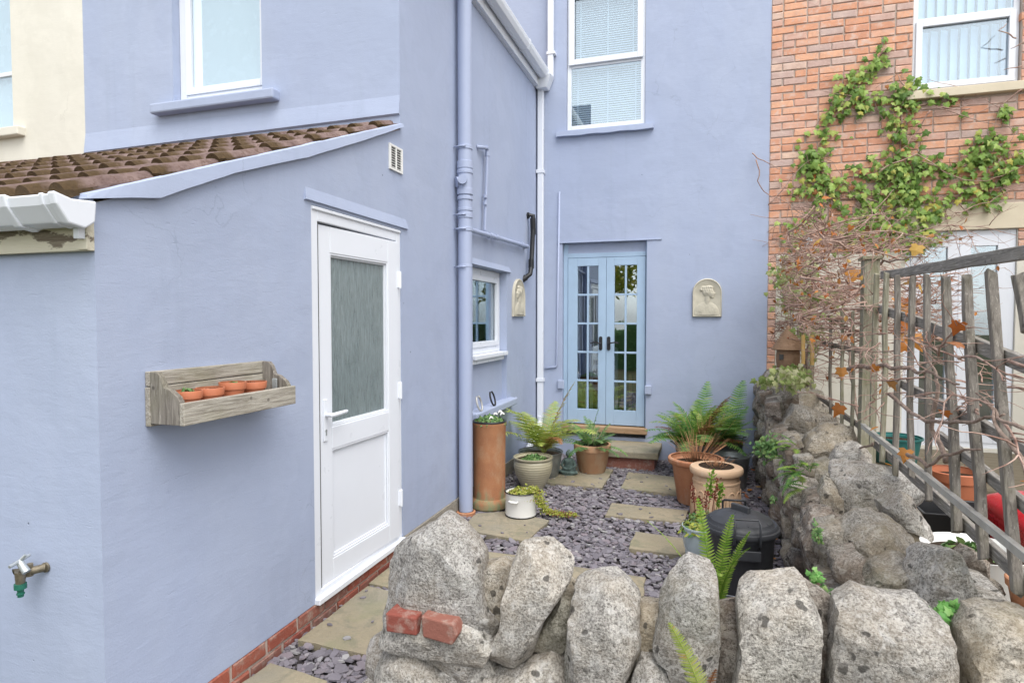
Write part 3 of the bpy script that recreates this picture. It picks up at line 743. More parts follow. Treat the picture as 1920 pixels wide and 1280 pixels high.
# french doors
YD = YF+0.075
A = onY(1066, 485, YD); B = onY(1211, 480, YD); Cc = onY(1065, 792, YD)
X0, X1, Z0, Z1 = A.x, B.x, Cc.z+0.005, A.z
XM = onY(1137, 600, YD).x
mb = MB()
mb.box(FD[0]+0.002, X0-0.003, YD-0.012, YD+0.05, 0.30, FD[3]-0.002); mb.box(X1+0.003, FD[1]-0.002, YD-0.012, YD+0.05, 0.30, FD[3]-0.002)
mb.box(X0-0.003, X1+0.003, YD-0.018, YD+0.05, Z1+0.004, Z1+0.055)
fdf = mb.build('french_door_frame', 'doorblue', house, bevel=0.003)
MB().box(X0-0.003, X1+0.003, YD-0.004, YD+0.05, Z1+0.056, FD[3]-0.001).build('transom_panel', 'blue', house)
def french(x0, x1, gx0, gx1, hx, s):
    z0g, z1g = onY(1100, 766, YD).z, onY(1100, 499, YD).z
    mb = MB(); t0, t1 = YD-0.022, YD+0.022
    mb.box(x0, gx0, t0, t1, Z0, Z1); mb.box(gx1, x1, t0, t1, Z0, Z1); mb.box(gx0, gx1, t0, t1, z1g, Z1); mb.box(gx0, gx1, t0, t1, Z0, z0g)
    gm_ = (gx0+gx1)/2; bw = 0.022; hh = (z1g-z0g)
    mb.box(gm_-bw/2, gm_+bw/2, t0+0.006, t1-0.006, z0g, z1g)
    zs = [z0g+hh*i/5 for i in range(6)]
    for z in zs[1:-1]:
        mb.box(gx0, gm_-bw/2, t0+0.007, t1-0.007, z-bw/2, z+bw/2); mb.box(gm_+bw/2, gx1, t0+0.007, t1-0.007, z-bw/2, z+bw/2)
    d = mb.build('french_door', 'doorblue', house, bevel=0.003)
    for i in range(5):
        for (a, b) in ((gx0, gm_-bw/2), (gm_+bw/2, gx1)):
            tz = R.uniform(-0.012, 0.012); tx = R.uniform(-0.010, 0.010)
            c_ = ((a+b)/2, YD, (zs[i]+zs[i+1])/2)
            p_ = MB().box(a, b, YD-0.003, YD+0.003, zs[i]+(bw/2 if i else 0), zs[i+1]-(bw/2 if i < 4 else 0)).build('pane', 'glassdoor', d)
            p_.rotation_euler = (tx, 0, tz)
    hb = MB(); n_ = 12; pts = []
    for j in range(24):
        t = 2*math.pi*j/24; pts.append((hx+0.020*math.cos(t), t0-0.001, 1.30+0.020*math.sin(t)+(0.06 if math.sin(t) > 0 else -0.06)))
    hb.prism(pts, (0, -0.008, 0))
    hb.tube([(hx, t0-0.008, 1.30), (hx, t0-0.05, 1.30), (hx+s*0.02, t0-0.055, 1.305), (hx+s*0.075, t0-0.05, 1.315), (hx+s*0.115, t0-0.045, 1.298)], [0.011, 0.010, 0.009, 0.008, 0.006], 8)
    hb.build('handle', 'iron', d, smooth=True, angle=30)
    return d
g = lambda px: onY(px, 630, YD).x
d1 = french(X0, XM-0.0015, g(1083), g(1122), g(1127), -1); d1['label'] = 'left leaf of the light blue french doors'
d2 = french(XM+0.0015, X1, g(1152), g(1194), g(1142), 1); d2['label'] = 'right leaf of the light blue french doors'
MB().box(FD[0]+0.004, FD[1]+0.02, YF-0.06, YF+0.10, 0.292, 0.355).build('door_sill', 'sillwood', house, bevel=0.006)
# stone step
stp = [onZ(1128, 840, 0.20), onZ(1234, 851, 0.20)]
mb = MB().box(-1.30, stp[1].x, stp[1].y, YF-0.002, 0.135, 0.205); mb.build('door_step', 'flag', house, bevel=0.010)
MB().box(-1.25, stp[1].x-0.04, stp[1].y+0.04, YF-0.002, -0.03, 0.134).build('step_base', 'redbrick', house)

# windows
def window(name, f, rect, frame=0.055, depth=0.06, bars=(), mat='upvc', glass='glass', parent=None):
    """frame in the plane f(u,v,d); rect u0,u1,v0,v1; bars = v positions of transoms"""
    u0, u1, v0, v1 = rect; mb_ = MB()
    def bx(a, b, c, d, d0=0.0, d1=depth):
        P = [f(a, c, d0), f(b, d, d1)]; mb_.box(P[0][0], P[1][0], P[0][1], P[1][1], P[0][2], P[1][2])
    bx(u0, u0+frame, v0, v1); bx(u1-frame, u1, v0, v1); bx(u0+frame, u1-frame, v0, v0+frame); bx(u0+frame, u1-frame, v1-frame, v1)
    edges = [v0+frame]
    for b in bars: bx(u0+frame, u1-frame, b-frame*0.5, b+frame*0.5); edges += [b-frame*0.5, b+frame*0.5]
    edges.append(v1-frame)
    w_ = mb_.build(name, mat, parent or house, bevel=0.004)
    return w_, [(u0+frame, u1-frame, edges[2*i], edges[2*i+1]) for i in range(len(edges)//2)]
def pane(f, r, d, mat, parent, name='pane'):
    P = [f(r[0], r[2], d), f(r[1], r[3], d+0.006)]
    return MB().box(P[0][0], P[1][0], P[0][1], P[1][1], P[0][2], P[1][2]).build(name, mat, parent)
def sash(f, r, d0, wdt, parent, name='sash', mat='upvc', dd=0.03):
    mb_ = MB(); u0, u1, v0, v1 = r
    for a in ((u0, u0+wdt, v0, v1), (u1-wdt, u1, v0, v1), (u0+wdt, u1-wdt, v0, v0+wdt), (u0+wdt, u1-wdt, v1-wdt, v1)):
        P = [f(a[0], a[2], d0), f(a[1], a[3], d0+dd)]; mb_.box(P[0][0], P[1][0], P[0][1], P[1][1], P[0][2], P[1][2])
    mb_.build(name, mat, parent, bevel=0.004)
    return (u0+wdt, u1-wdt, v0+wdt, v1-wdt)
# small side window
fx = lambda u, v, d=0: (XW-0.075-d, u, v)
sw, rs = window('small_window', fx, (WIN[0]+0.003, WIN[1]-0.003, 1.262, 2.037), 0.06, 0.06)
sw['label'] = 'small white window beside the soil pipe'
gr = sash(fx, rs[0], -0.012, 0.05, sw)
pane(fx, gr, 0.02, 'glass', sw)
MB().box(XW-0.075, XW+0.022, WIN[0]+0.02, WIN[1]-0.02, 1.225, 1.262).box(XW-0.049, XW-0.005, WIN[0]+0.02, WIN[1]-0.07, 1.185, 1.224).build('sill', 'upvc', sw, bevel=0.004)
MB().box(XW-0.02, XW+0.075, 4.79, 5.95, 0.715, 0.785).build('ledge', 'blue', house, bevel=0.012)
# upper wing window, frosted
fy = lambda u, v, d=0: (u, YB+0.065+d, v)
uw, rs = window('bathroom_window', fy, (UW[0]+0.002, UW[1]+0.05, UW[2]+0.004, UW[3]), 0.06, 0.06)
uw['label'] = 'white framed frosted window above the lean-to roof'
gr = sash(fy, rs[0], -0.01, 0.05, uw); pane(fy, gr, 0.012, 'glass', uw); pane(fy, (gr[0]+0.055, gr[1], gr[2], gr[3]), 0.045, 'frost', uw, 'blind')
MB().box(-3.90, -2.82, YB-0.075, YB+0.06, 3.078, 3.150).build('sill', 'blue', uw, bevel=0.012)
# upper rear window with venetian blinds
fy2 = lambda u, v, d=0: (u, YF+0.02+d, v)
zmid = 4.455
rw, rs = window('rear_window', fy2, (FW_[0]+0.003, FW_[1]-0.003, FW_[2]+0.003, FW_[3]), 0.048, 0.06, bars=(zmid,))
rw['label'] = 'white upstairs window with venetian blinds above the french doors'
for i, r_ in enumerate(rs):
    if i == 1: r_ = sash(fy2, (r_[0]-0.025, r_[1]+0.025, r_[2]-0.02, r_[3]+0.02), -0.03, 0.062, rw)
    pane(fy2, r_, 0.012, 'glass', rw)
    mb = MB(); z = r_[2]+0.012
    while z < r_[3]-0.006:
        mb.quad((r_[0], YF+0.092, z), (r_[1], YF+0.092, z), (r_[1], YF+0.106, z+0.021), (r_[0], YF+0.106, z+0.021)); z += 0.0250
    b = mb.build('venetian_blind', 'blind', rw)
    for u in (0.08, 0.52, 0.92):
        x = r_[0]+(r_[1]-r_[0])*u; MB().box(x-0.006, x+0.006, YF+0.087, YF+0.090, r_[2], r_[3]).build('ladder_tape', 'blind', rw)
mb = MB(); pts = []
for i in range(13):
    t = i/12; x = -1.667+t*(1.09); mb_z = 3.660+0.004*math.sin(i*1.7)
    pts.append((x, mb_z))
for i in range(12):
    a, b = pts[i], pts[i+1]
    mb.add([(a[0], YF, a[1]), (b[0], YF, b[1]), (b[0], YF-0.055, b[1]), (a[0], YF-0.055, a[1]), (a[0], YF, 3.73), (b[0], YF, 3.73), (b[0], YF-0.05, 3.715), (a[0], YF-0.05, 3.715)],
           [(0, 3, 2, 1), (3, 7, 6, 2), (7, 4, 5, 6)]+([(0, 4, 7, 3)] if i == 0 else [])+([(1, 2, 6, 5)] if i == 11 else []))
mb.build('sill', 'blue', rw, smooth=True, angle=40)

# lean-to roof: interlocking double-roll tiles, each its own piece
slope = math.atan2(RZ1-RZ0, YB-YA)
rootb = MB().prism([(XW-0.004, YA+0.01, RZ0-0.02), (XW-0.004, YB, RZ1-0.02), (XW-0.004, YB, RZ1+0.005), (XW-0.004, YA+0.01, RZ0+0.005)], (-4.6, 0, 0)).build('lean_to_roof', 'mortar', house)
def tile_mesh(seed):
    rt_ = random.Random(seed); W_, L_, n_ = 0.30, 0.40, 24; mb = MB()
    def prof(x):
        t = (x/W_*2) % 1.0; a = abs(t-0.5)*W_/2
        return 0.028*max(0, math.cos(min(1, a/0.036)*math.pi/2))**0.6
    rows = 4
    for j in range(rows+1):
        y = -L_/2+L_*j/rows
        for i in range(n_+1):
            x = -W_/2+W_*i/n_; e = 0.004*noise.noise(Vector((x*20, y*20, seed*3.1)))
            mb.v.append((x, y, prof(x+W_/2)+e))
    for i in range(n_+1):
        x = -W_/2+W_*i/n_; mb.v.append((x, -L_/2+0.004, prof(x+W_/2)*0.15-0.022+0.005*noise.noise(Vector((x*30, 1, seed)))))
    for j in range(rows):
        for i in range(n_): a = j*(n_+1)+i; mb.f.append((a, a+1, a+n_+2, a+n_+1))
    base = (rows+1)*(n_+1)
    for i in range(n_): mb.f.append((base+i, base+i+1, i+1, i))
    for s_ in (0, n_):                      # side closure at the front edge
        mb.v.append((mb.v[s_][0], L_/2, -0.02)); mb.f.append((s_, (rows)*(n_+1)+s_, len(mb.v)-1, base+s_))
    me = bpy.data.meshes.new('roof_tile'); me.from_pydata(mb.v, [], mb.f); me.update(); me.materials.append(M['tile'])
    me.polygons.foreach_set('use_smooth', [True]*len(me.polygons)); me.set_sharp_from_angle(angle=math.radians(50))
    return me
tm = [tile_mesh(i) for i in range(5)]
cs, sn = math.cos(slope), math.sin(slope); gauge = 0.352
for r_ in range(7):
    for c_ in range(14):
        d_ = -0.06+0.20+r_*gauge                     # distance up the slope of the tile centre
        if d_ > (YB-YA)/cs+0.02: continue
        x = XW-0.006-0.15-c_*0.30+R.uniform(-0.003, 0.003)
        y = YA+d_*cs; z = RZ0+d_*sn+0.040+R.uniform(-0.003, 0.003)
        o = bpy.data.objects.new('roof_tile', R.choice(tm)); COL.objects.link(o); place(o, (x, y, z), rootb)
        o.rotation_euler = (slope-0.055, R.uniform(-0.008, 0.008), R.uniform(-0.008, 0.008))
# painted mortar verge along the gable edge
mb = MB(); up_ = []; lo_ = []
lowpts = [(1.46, 1.962), (1.735, 2.015), (2.10, 2.185), (2.60, 2.375), (3.10, 2.59), (3.60, 2.815)]
lp0 = lowpts; lowpts = []
for (a0, b0), (a1, b1) in zip(lp0[:-1], lp0[1:]):
    for t_ in range(6): y_ = a0+(a1-a0)*t_/6; lowpts.append((y_, b0+(b1-b0)*t_/6+0.003*noise.noise(Vector((y_*9, 0, 0)))))
lowpts.append(lp0[-1])
top = [(y, verge(y)+0.036+0.003*noise.noise(Vector((y*14, 3, 0)))+0.0) for i, (y, z) in enumerate(lowpts)]
poly = lowpts+top[::-1]
n_ = len(lowpts)
vs = [(XW+0.028, y, z) for y, z in lowpts]+[(XW+0.022, y, z) for y, z in top]+[(XW-0.01, y, z) for y, z in lowpts]+[(XW-0.012, y, z+0.004) for y, z in top]
fs = []
for i in range(n_-1):
    fs += [(i, i+1, n_+i+1, n_+i), (n_+i, n_+i+1, 3*n_+i+1, 3*n_+i), (2*n_+i, 2*n_+i+1, i+1, i)]
fs += [(0, n_, 3*n_, 2*n_)]
mb.add(vs, fs); mb.build('verge_mortar', 'blue', house)
# fascia and gutter of the lean-to
MB().box(-6.5, XW+0.004, YA-0.028, YA-0.002, 1.800, 1.955).box(XW-0.03, XW+0.010, YA-0.034, YA-0.0285, 1.802, 1.945).build('fascia_board', 'fascia', house, bevel=0.002)
gp = [(YA-0.030, 1.950), (YA-0.035, 1.89), (YA-0.065, 1.868), (YA-0.112, 1.876), (YA-0.146, 1.925), (YA-0.153, 1.955), (YA-0.147, 1.957), (YA-0.10, 1.945)]
XE = onY(176, 400, YA-0.035).x
gut = MB().prism([(XE-0.012, y, z) for y, z in gp], (-4.4, 0, 0)).build('lean_to_gutter', 'upvc', house, bevel=0.004)
cy, cz = YA-0.088, 1.918
def gsec(x, k_, dx): return MB().prism([(x, cy+(y-cy)*k_, cz+(z-cz)*k_) for y, z in gp], (dx, 0, 0))
gsec(XE, 1.12, -0.03).build('end_cap', 'upvc', gut, bevel=0.006)
gsec(XE-0.055, 1.08, -0.014).build('end_cap_collar', 'upvc', gut, bevel=0.003)
mb = gsec(onY(55, 400, cy).x, 1.16, -0.03); mb.build('bracket', 'upvc', gut, bevel=0.004)
MB().box(onY(145, 440, YA-0.05).x-0.012, onY(145, 440, YA-0.05).x+0.012, YA-0.055, YA-0.028, 1.835, 1.88).build('bracket', 'upvc', gut, bevel=0.002)

# soil pipe with collars and access boss
SPX, SPY, SPR = XW+0.075, 4.53, 0.055
sp = MB().tube([(SPX, SPY, 0.045), (SPX, SPY, 4.6)], SPR, 32).build('soil_pipe', 'pipe', house, smooth=True, angle=40)
sp['label'] = 'thick vertical soil pipe painted lavender blue'
Yz = lambda py: onX(852, py, SPX+0.03).z
for a, b, k_ in ((262, 254, 1.10), (300, 285, 1.13), (310, 303, 1.16), (352, 340, 1.16), (362, 355, 1.13), (384, 378, 1.08), (398, 388, 1.10), (424, 416, 1.10), (496, 490, 1.04)):
    MB().tube([(SPX, SPY, Yz(a)), (SPX, SPY, Yz(b))], SPR*k_, 32).build('collar', 'pipe', sp, smooth=True, angle=40, bevel=0.003)
MB().tube([(SPX, SPY, Yz(352)), (SPX, SPY, Yz(300))], SPR*1.06, 32).build('access_section', 'pipe', sp, smooth=True, angle=40)
zb = Yz(325)
MB().tube([(SPX, SPY, zb), (SPX+0.015, SPY-0.085, zb)], 0.030, 20).tube([(SPX+0.013, SPY-0.078, zb), (SPX+0.016, SPY-0.092, zb)], 0.036, 20).tube([(SPX, SPY, zb), (SPX-0.055, SPY-0.05, zb-0.01)], 0.04, 20).build('access_boss', 'pipe', sp, smooth=True, angle=40)
for py in (258, 392, 420, 495):
    z = Yz(py); MB().tube([(SPX-0.07, SPY-0.055, z), (SPX, SPY-0.066, z), (SPX+0.03, SPY-0.062, z)], 0.006, 8).build('bracket', 'pipe', sp, smooth=True)
MB().lathe([(0.062, 0), (0.075, 0.0), (0.078, 0.05), (0.064, 0.055), (0.056, 0.03)], (SPX, SPY, -0.01), 28).build('pipe_socket', 'terra', sp, smooth=True, angle=40)
# waste pipe branching off to the corner
WX = XW+0.045
a_, b_ = onX(868, 427, WX), onX(989, 462, WX)
wp = MB().tube([(WX, SPY+0.03, 2.345), tuple(a_), tuple(b_)], 0.021, 14)
wp.tube([(XW+0.002, b_.y-0.012, b_.z), tuple(b_)], 0.024, 12)
p0 = onX(900, 275, XW+0.03); p1 = onX(911, 278, XW+0.03); p2 = onX(909, 432, XW+0.04)
wp.tube([(XW+0.0, p0.y, p0.z), (XW+0.04, p0.y+0.03, p0.z), (XW+0.042, p1.y, p1.z), (XW+0.042, p1.y+0.005, p1.z-0.06), tuple(p2)], [0.017, 0.017, 0.017, 0.0135, 0.0135], 12)
wp.tube([tuple(p1+Vector((0.011, -0.03, 0))), tuple(p1+Vector((0.012, 0.008, -0.01))), tuple(p1+Vector((0.012, 0.008, -0.07)))], 0.021, 12)
for py in (365, 378): c_ = onX(911-(py-278)*0.013, py, XW+0.041); wp.tube([tuple(c_), tuple(c_-Vector((0, 0, 0.03)))], 0.018, 12)
for t in (0.33, 0.42, 0.86): c_ = a_.lerp(b_, t); d_ = (b_-a_).normalized(); wp.tube([tuple(c_), tuple(c_+d_*0.07)], 0.027, 12)
wp.build('waste_pipe', 'pipe', house, smooth=True, angle=40)
# black overflow pipe near the corner
BX = XW+0.06
e = [onX(992, 404, XW+0.02), onX(999, 404, BX), onX(1000, 420, BX), onX(996, 500, BX), onX(994, 514, BX), onX(986, 520, XW+0.02)]
bp = MB().tube([tuple(x) for x in e], 0.026, 14)
bp.tube([tuple(e[1]+Vector((0, 0, -0.03))), tuple(e[2]+Vector((0, 0, -0.12)))], 0.031, 14).tube([tuple(e[3]+Vector((0, 0, 0.08))), tuple(e[3]+Vector((0, 0, -0.02)))], 0.031, 14)
bp.tube([tuple(e[0]), tuple(e[0]+Vector((-0.03, 0, 0)))], 0.034, 14).tube([tuple(e[5]), tuple(e[5]+Vector((-0.04, -0.03, -0.03)))], 0.034, 14)
b = bp.build('black_waste_pipe', 'blackpl', house, smooth=True, angle=40); b['label'] = 'short black plastic waste pipe in the corner'
# white downpipes in the corner
DX, DYp = -1.845, YF-0.055
dp = MB().box(-1.882, -1.815, YF-0.075, YF-0.012, 0.42, 4.26)
dp.tube([(-1.85, YF-0.05, 0.45), (-1.85, YF-0.05, 0.38), (-1.845, YF-0.10, 0.33), (-1.80, 6.05, 0.12), (-1.80, 5.9, 0.06)], 0.033, 12)
dpo = dp.build('downpipe', 'upvc', house, bevel=0.008); dpo['label'] = 'white square downpipe in the inner corner'
for py in (322, 712): z = onY(1015, py, YF-0.05).z; MB().box(-1.895, -1.805, YF-0.083, YF-0.004, z-0.02, z+0.02).build('bracket', 'upvc', dpo, bevel=0.003)
MB().add([(-1.88, YF-0.14, 4.20), (-1.76, YF-0.14, 4.20), (-1.76, YF-0.01, 4.20), (-1.88, YF-0.01, 4.20), (-1.895, YF-0.17, 4.34), (-1.70, YF-0.17, 4.34), (-1.70, YF-0.005, 4.34), (-1.895, YF-0.005, 4.34)],
         [(0, 3, 2, 1), (4, 5, 6, 7), (0, 1, 5, 4), (1, 2, 6, 5), (2, 3, 7, 6), (3, 0, 4, 7)]).build('hopper', 'upvc', dpo, bevel=0.006)
u = MB().box(-1.765, -1.70, YF-0.075, YF-0.012, 4.34, 6.5).build('upper_downpipe', 'upvc', house, bevel=0.008)
z = onY(1035, 100, YF-0.05).z; MB().box(-1.775, -1.675, YF-0.083, YF-0.004, z-0.02, z+0.012).build('bracket', 'upvc', u, bevel=0.003)
# painted conduit and cable
c0, c1, c2 = onY(1049, 360, YF-0.012), onY(1044, 688, YF-0.012), onY(1022, 690, YF-0.012)
MB().tube([tuple(c0), tuple(c1+Vector((0, 0, 0.03))), tuple(c1+Vector((-0.008, 0, 0.006))), tuple(c1+Vector((-0.03, 0, 0))), tuple(c2)], 0.011, 10).build('conduit', 'pipe', house, smooth=True)
# plastic air vent
v0, v1 = onX(728, 283, XW), onX(753, 330, XW)
ve = MB()
ys, ye, zs_, ze = v0.y, v1.y, 2.515, 2.675
ve.box(XW, XW+0.012, ys, ye, zs_, zs_+0.014); ve.box(XW, XW+0.012, ys, ye, ze-0.014, ze); ve.box(XW, XW+0.012, ys, ys+0.02, zs_+0.014, ze-0.014); ve.box(XW, XW+0.012, ye-0.02, ye, zs_+0.014, ze-0.014)
ve.box(XW, XW+0.012, (ys+ye)/2-0.006, (ys+ye)/2+0.006, zs_+0.014, ze-0.014)
vo = ve.build('air_vent', 'whitepaint', house, bevel=0.002); vo['label'] = 'small cream louvred air vent'
MB().box(XW-0.003, XW+0.002, ys+0.02, ye-0.02, zs_+0.014, ze-0.014).build('backing', 'seal', vo)
for i in range(8):
    z = zs_+0.018+i*0.0158
    MB().add([(XW+0.001, ys+0.02, z+0.009), (XW+0.001, ye-0.02, z+0.009), (XW+0.010, ye-0.02, z), (XW+0.010, ys+0.02, z), (XW+0.010, ye-0.02, z+0.003), (XW+0.010, ys+0.02, z+0.003)], [(0, 1, 2, 3), (3, 2, 4, 5), (0, 5, 4, 1)]).build('slat', 'whitepaint', vo)

# ---------------------------------------------------------------- cream neighbour on the left
ch_ = thing('cream_house', 'pale cream rendered neighbouring wing at the left edge', 'house', (-5.5, YB, 0))
CW = (-6.45, -5.415, 3.135, 4.6)
mb = MB(); grid_wall(mb, fY(YB+0.002), [-7.5, CW[0], CW[1], -4.625], [1.9, CW[2], CW[3], 5.2], [CW]); reveal(mb, fY(YB+0.002), CW, 0.09)
mb.build('wall', 'cream', ch_)
fy3 = lambda u_, v_, d=0: (u_, YB+0.07+d, v_)
cw, rs = window('window', fy3, (CW[0], CW[1]-0.001, CW[2]+0.002, CW[3]), 0.035, 0.06, bars=(3.615,), parent=ch_)
for r_ in rs: pane(fy3, r_, 0.012, 'glass', cw); pane(fy3, r_, 0.05, 'frost', cw, 'blind')
MB().box(-6.55, -5.28, YB-0.06, YB+0.07, 3.060, 3.130).build('sill', 'cream', cw, bevel=0.008)

# ---------------------------------------------------------------- the brick neighbour on the right
bh = thing('brick_house', 'orange brick terraced house with creeper and white patio doors', 'house', (2.0, YF, 0))
BW = (1.885, 2.765, 3.785, 5.5); BD = (1.86, 2.78, 0.33, 2.43)
mb = MB(); fB = fY(YF+0.002)
grid_wall(mb, fB, [0.6065, BW[0], BD[0], BW[1], BD[1], 4.6], [2.25, BD[3], BW[2], BW[3], 6.8], [BW, BD]); reveal(mb, fB, BW, 0.10)
mb.quad((0.6065, YF+0.002, -0.02), (0.69, YF+0.002, -0.02), (0.69, YF+0.002, 2.25), (0.6065, YF+0.002, 2.25))
bw_ = mb.build('brick_wall', 'mortar', bh)
mb = MB(); fC = fY(YF-0.006)
grid_wall(mb, fC, [0.69, BD[0], BD[1], 4.6], [-0.02, BD[2], 2.245], [BD]); mb.quad((0.69, YF-0.006, 2.245), (BD[0], YF-0.006, 2.245), (BD[0], YF+0.02, 2.245), (0.69, YF+0.02, 2.245))
reveal(mb, fC, (BD[0], BD[1], BD[2], 2.43), 0.10)
mb.build('cream_base_wall', 'cream', bh)
bm = [brick_mesh('b', 0.215, 0.10, 0.066, 'brick', 0.0045, 20+i) for i in range(6)]
bm_h = [brick_mesh('h', 0.103, 0.10, 0.066, 'brick', 0.004, 40+i) for i in range(4)]
cand = []
row = 0; z = 2.25+0.0375
while z < 6.6:
    x = 0.609; seq = row % 2
    first = True
    while x < 4.4:
        half = (seq and first) or R.random() < 0.16
        l = 0.103 if half else 0.215
        cx = x+l/2; bad = False
        for h_ in (BW, (1.75, 3.2, 2.43, 2.68), (BW[0]-0.06, BW[1]+0.08, 3.70, 3.785), (BD[0], BD[1], 0, 2.43)):
            if x+l > h_[0]+0.012 and x < h_[1]-0.012 and z+0.033 > h_[2]+0.005 and z-0.033 < h_[3]-0.005: bad = True
        if not bad: cand.append((cx, z, half))
        else:                                 # cut bricks at the jambs
            for h_ in (BW, (1.75, 3.2, 2.43, 2.68), (BD[0], BD[1], 0, 2.43)):
                if z+0.033 > h_[2]+0.005 and z-0.033 < h_[3]-0.005:
                    if x < h_[0]-0.03 < x+l: cand.append(((x+h_[0])/2-0.002, z, h_[0]-x-0.006))
                    if x < h_[1]+0.03 < x+l: cand.append(((x+l+h_[1])/2+0.002, z, x+l-h_[1]-0.006))
        x += l+0.0105; first = False
    z += 0.0752; row += 1
z = 0.03
while z < 2.24: cand.append((0.6475, z, 'q')); z += 0.0752
qm = [brick_mesh('q', 0.076, 0.10, 0.066, 'brick', 0.003, 60+i) for i in range(3)]
def vis(c): return 0.6 < c[0] < 2.9 and 1.0 < c[1] < 5.25
cand.sort(key=lambda c: (not vis(c), c[0]*0.25+abs(c[1]-3.6)))
extra = MB()
for i, (cx, z, half) in enumerate(cand):
    cut = isinstance(half, float)
    me = R.choice(qm if half == 'q' else bm_h if (half and not cut) else bm); sx_ = (half/0.215 if cut else R.uniform(0.985, 1.0)); z += R.uniform(-0.002, 0.002)
    y = YF+0.05-0.006-R.uniform(0, 0.005)
    if i < 300: add_brick(me, (cx, y, z), bw_, R.uniform(-0.008, 0.008), sx_)
    else:
        o_ = len(extra.v); extra.v += [(v.co.x*sx_+cx, v.co.y+y, v.co.z+z) for v in me.vertices]; extra.f += [tuple(o_+k_ for k_ in p.vertices) for p in me.polygons]
tag(extra.build('brickwork', 'brick', bw_), kind='stuff')
MB().box(1.78, 3.3, YF-0.025, YF+0.05, 2.432, 2.672).build('lintel', 'creamstone', bh, bevel=0.006)
# upstairs window with vertical blinds
fyb = lambda u_, v_, d=0: (u_, YF+0.045+d, v_)
bwin, rs = window('window', fyb, (BW[0]+0.002, BW[1]-0.002, BW[2]+0.002, BW[3]), 0.05, 0.06, bars=(4.475,), parent=bh)
bwin['label'] = 'white upstairs window with vertical blinds on the brick house'
for i, r_ in enumerate(rs):
    if i == 0: r_ = sash(fyb, (r_[0]-0.02, r_[1]+0.02, r_[2]-0.02, r_[3]+0.02), -0.02, 0.055, bwin)
    pane(fyb, r_, 0.012, 'glass', bwin)
    x = r_[0]+0.02
    while x < r_[1]:
        MB().quad((x, YF+0.15, r_[2]), (x+0.075, YF+0.19, r_[2]), (x+0.075, YF+0.19, r_[3]), (x, YF+0.15, r_[3])).build('blind_slat', 'vblind', bwin); x += 0.084
MB().box(BW[0]-0.06, BW[1]+0.3, YF-0.07, YF+0.09, 3.700, 3.782).build('sill', 'creamstone', bwin, bevel=0.006)
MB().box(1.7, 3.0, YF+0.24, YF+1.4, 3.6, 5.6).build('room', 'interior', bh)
# white patio doors
fyd = lambda u_, v_, d=0: (u_, YF+0.02+d, v_)
pdoor, rs = window('patio_door_frame', fyd, (BD[0]+0.002, BD[1]-0.002, BD[2]+0.002, BD[3]-0.002), 0.05, 0.07, parent=bh)
r_ = rs[0]; um = (r_[0]+r_[1])/2
for i, (a, b) in enumerate(((r_[0], um-0.001), (um+0.001, r_[1]))):
    mb = MB(); g0, g1 = a+0.095, b-0.095; y0, y1 = YF+0.012, YF+0.07
    mb.box(a, g0, y0, y1, r_[2], r_[3]); mb.box(g1, b, y0, y1, r_[2], r_[3]); mb.box(g0, g1, y0, y1, r_[3]-0.10, r_[3]); mb.box(g0, g1, y0, y1, r_[2], r_[2]+0.22)
    dd = mb.build('patio_door', 'upvc', bh, bevel=0.004)
    MB().box(g0, g1, YF+0.035, YF+0.043, r_[2]+0.22, r_[3]-0.10).build('pane', 'glass', dd)
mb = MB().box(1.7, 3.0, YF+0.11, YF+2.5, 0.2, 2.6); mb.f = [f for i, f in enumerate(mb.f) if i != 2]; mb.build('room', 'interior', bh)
# unseen wing added right of the view to shade the low side wall
mb = MB(); fW = lambda u_, v_, d=0: (4.6+d, u_, v_)
grid_wall(mb, fW, [3.2, 4.4, 5.4, YF], [0.0, 1.0, 2.1, 4.3], [(4.4, 5.4, 1.0, 2.1)]); reveal(mb, fW, (4.4, 5.4, 1.0, 2.1), 0.1)
mb.quad((4.6, 3.2, 0.0), (7.5, 3.2, 0.0), (7.5, 3.2, 4.3), (4.6, 3.2, 4.3)); mb.quad((4.55, 3.1, 4.3), (7.5, 3.1, 5.9), (7.5, YF, 5.9), (4.55, YF, 4.3))
mb.build('wing_wall', 'creamstone', bh)  # added unseen wall that keeps sky light off the blue side wall
ww_, rs = window('added_wing_window', lambda u_, v_, d=0: (4.65+d, u_, v_), (4.4, 5.4, 1.0, 2.1), 0.06, 0.06, parent=bh)
pane(lambda u_, v_, d=0: (4.65+d, u_, v_), rs[0], 0.02, 'frost', ww_)
# small round wall lamp among the twigs
lp = onY(1515, 451, YF-0.08)
wl = thing('wall_lamp', 'small round metal spotlight among the creeper on the brick wall', 'lamp', (lp.x, YF-0.01, lp.z))
MB().tube([(lp.x, YF-0.008, lp.z), (lp.x-0.005, YF-0.07, lp.z), (lp.x-0.012, YF-0.16, lp.z-0.01)], [0.03, 0.035, 0.045], 18).build('housing', 'steel', wl, smooth=True, angle=40)
MB().tube([(lp.x-0.0122, YF-0.161, lp.z-0.01), (lp.x-0.0128, YF-0.166, lp.z-0.01)], 0.036, 18).build('lens', 'glassdoor', wl, smooth=True, angle=40)

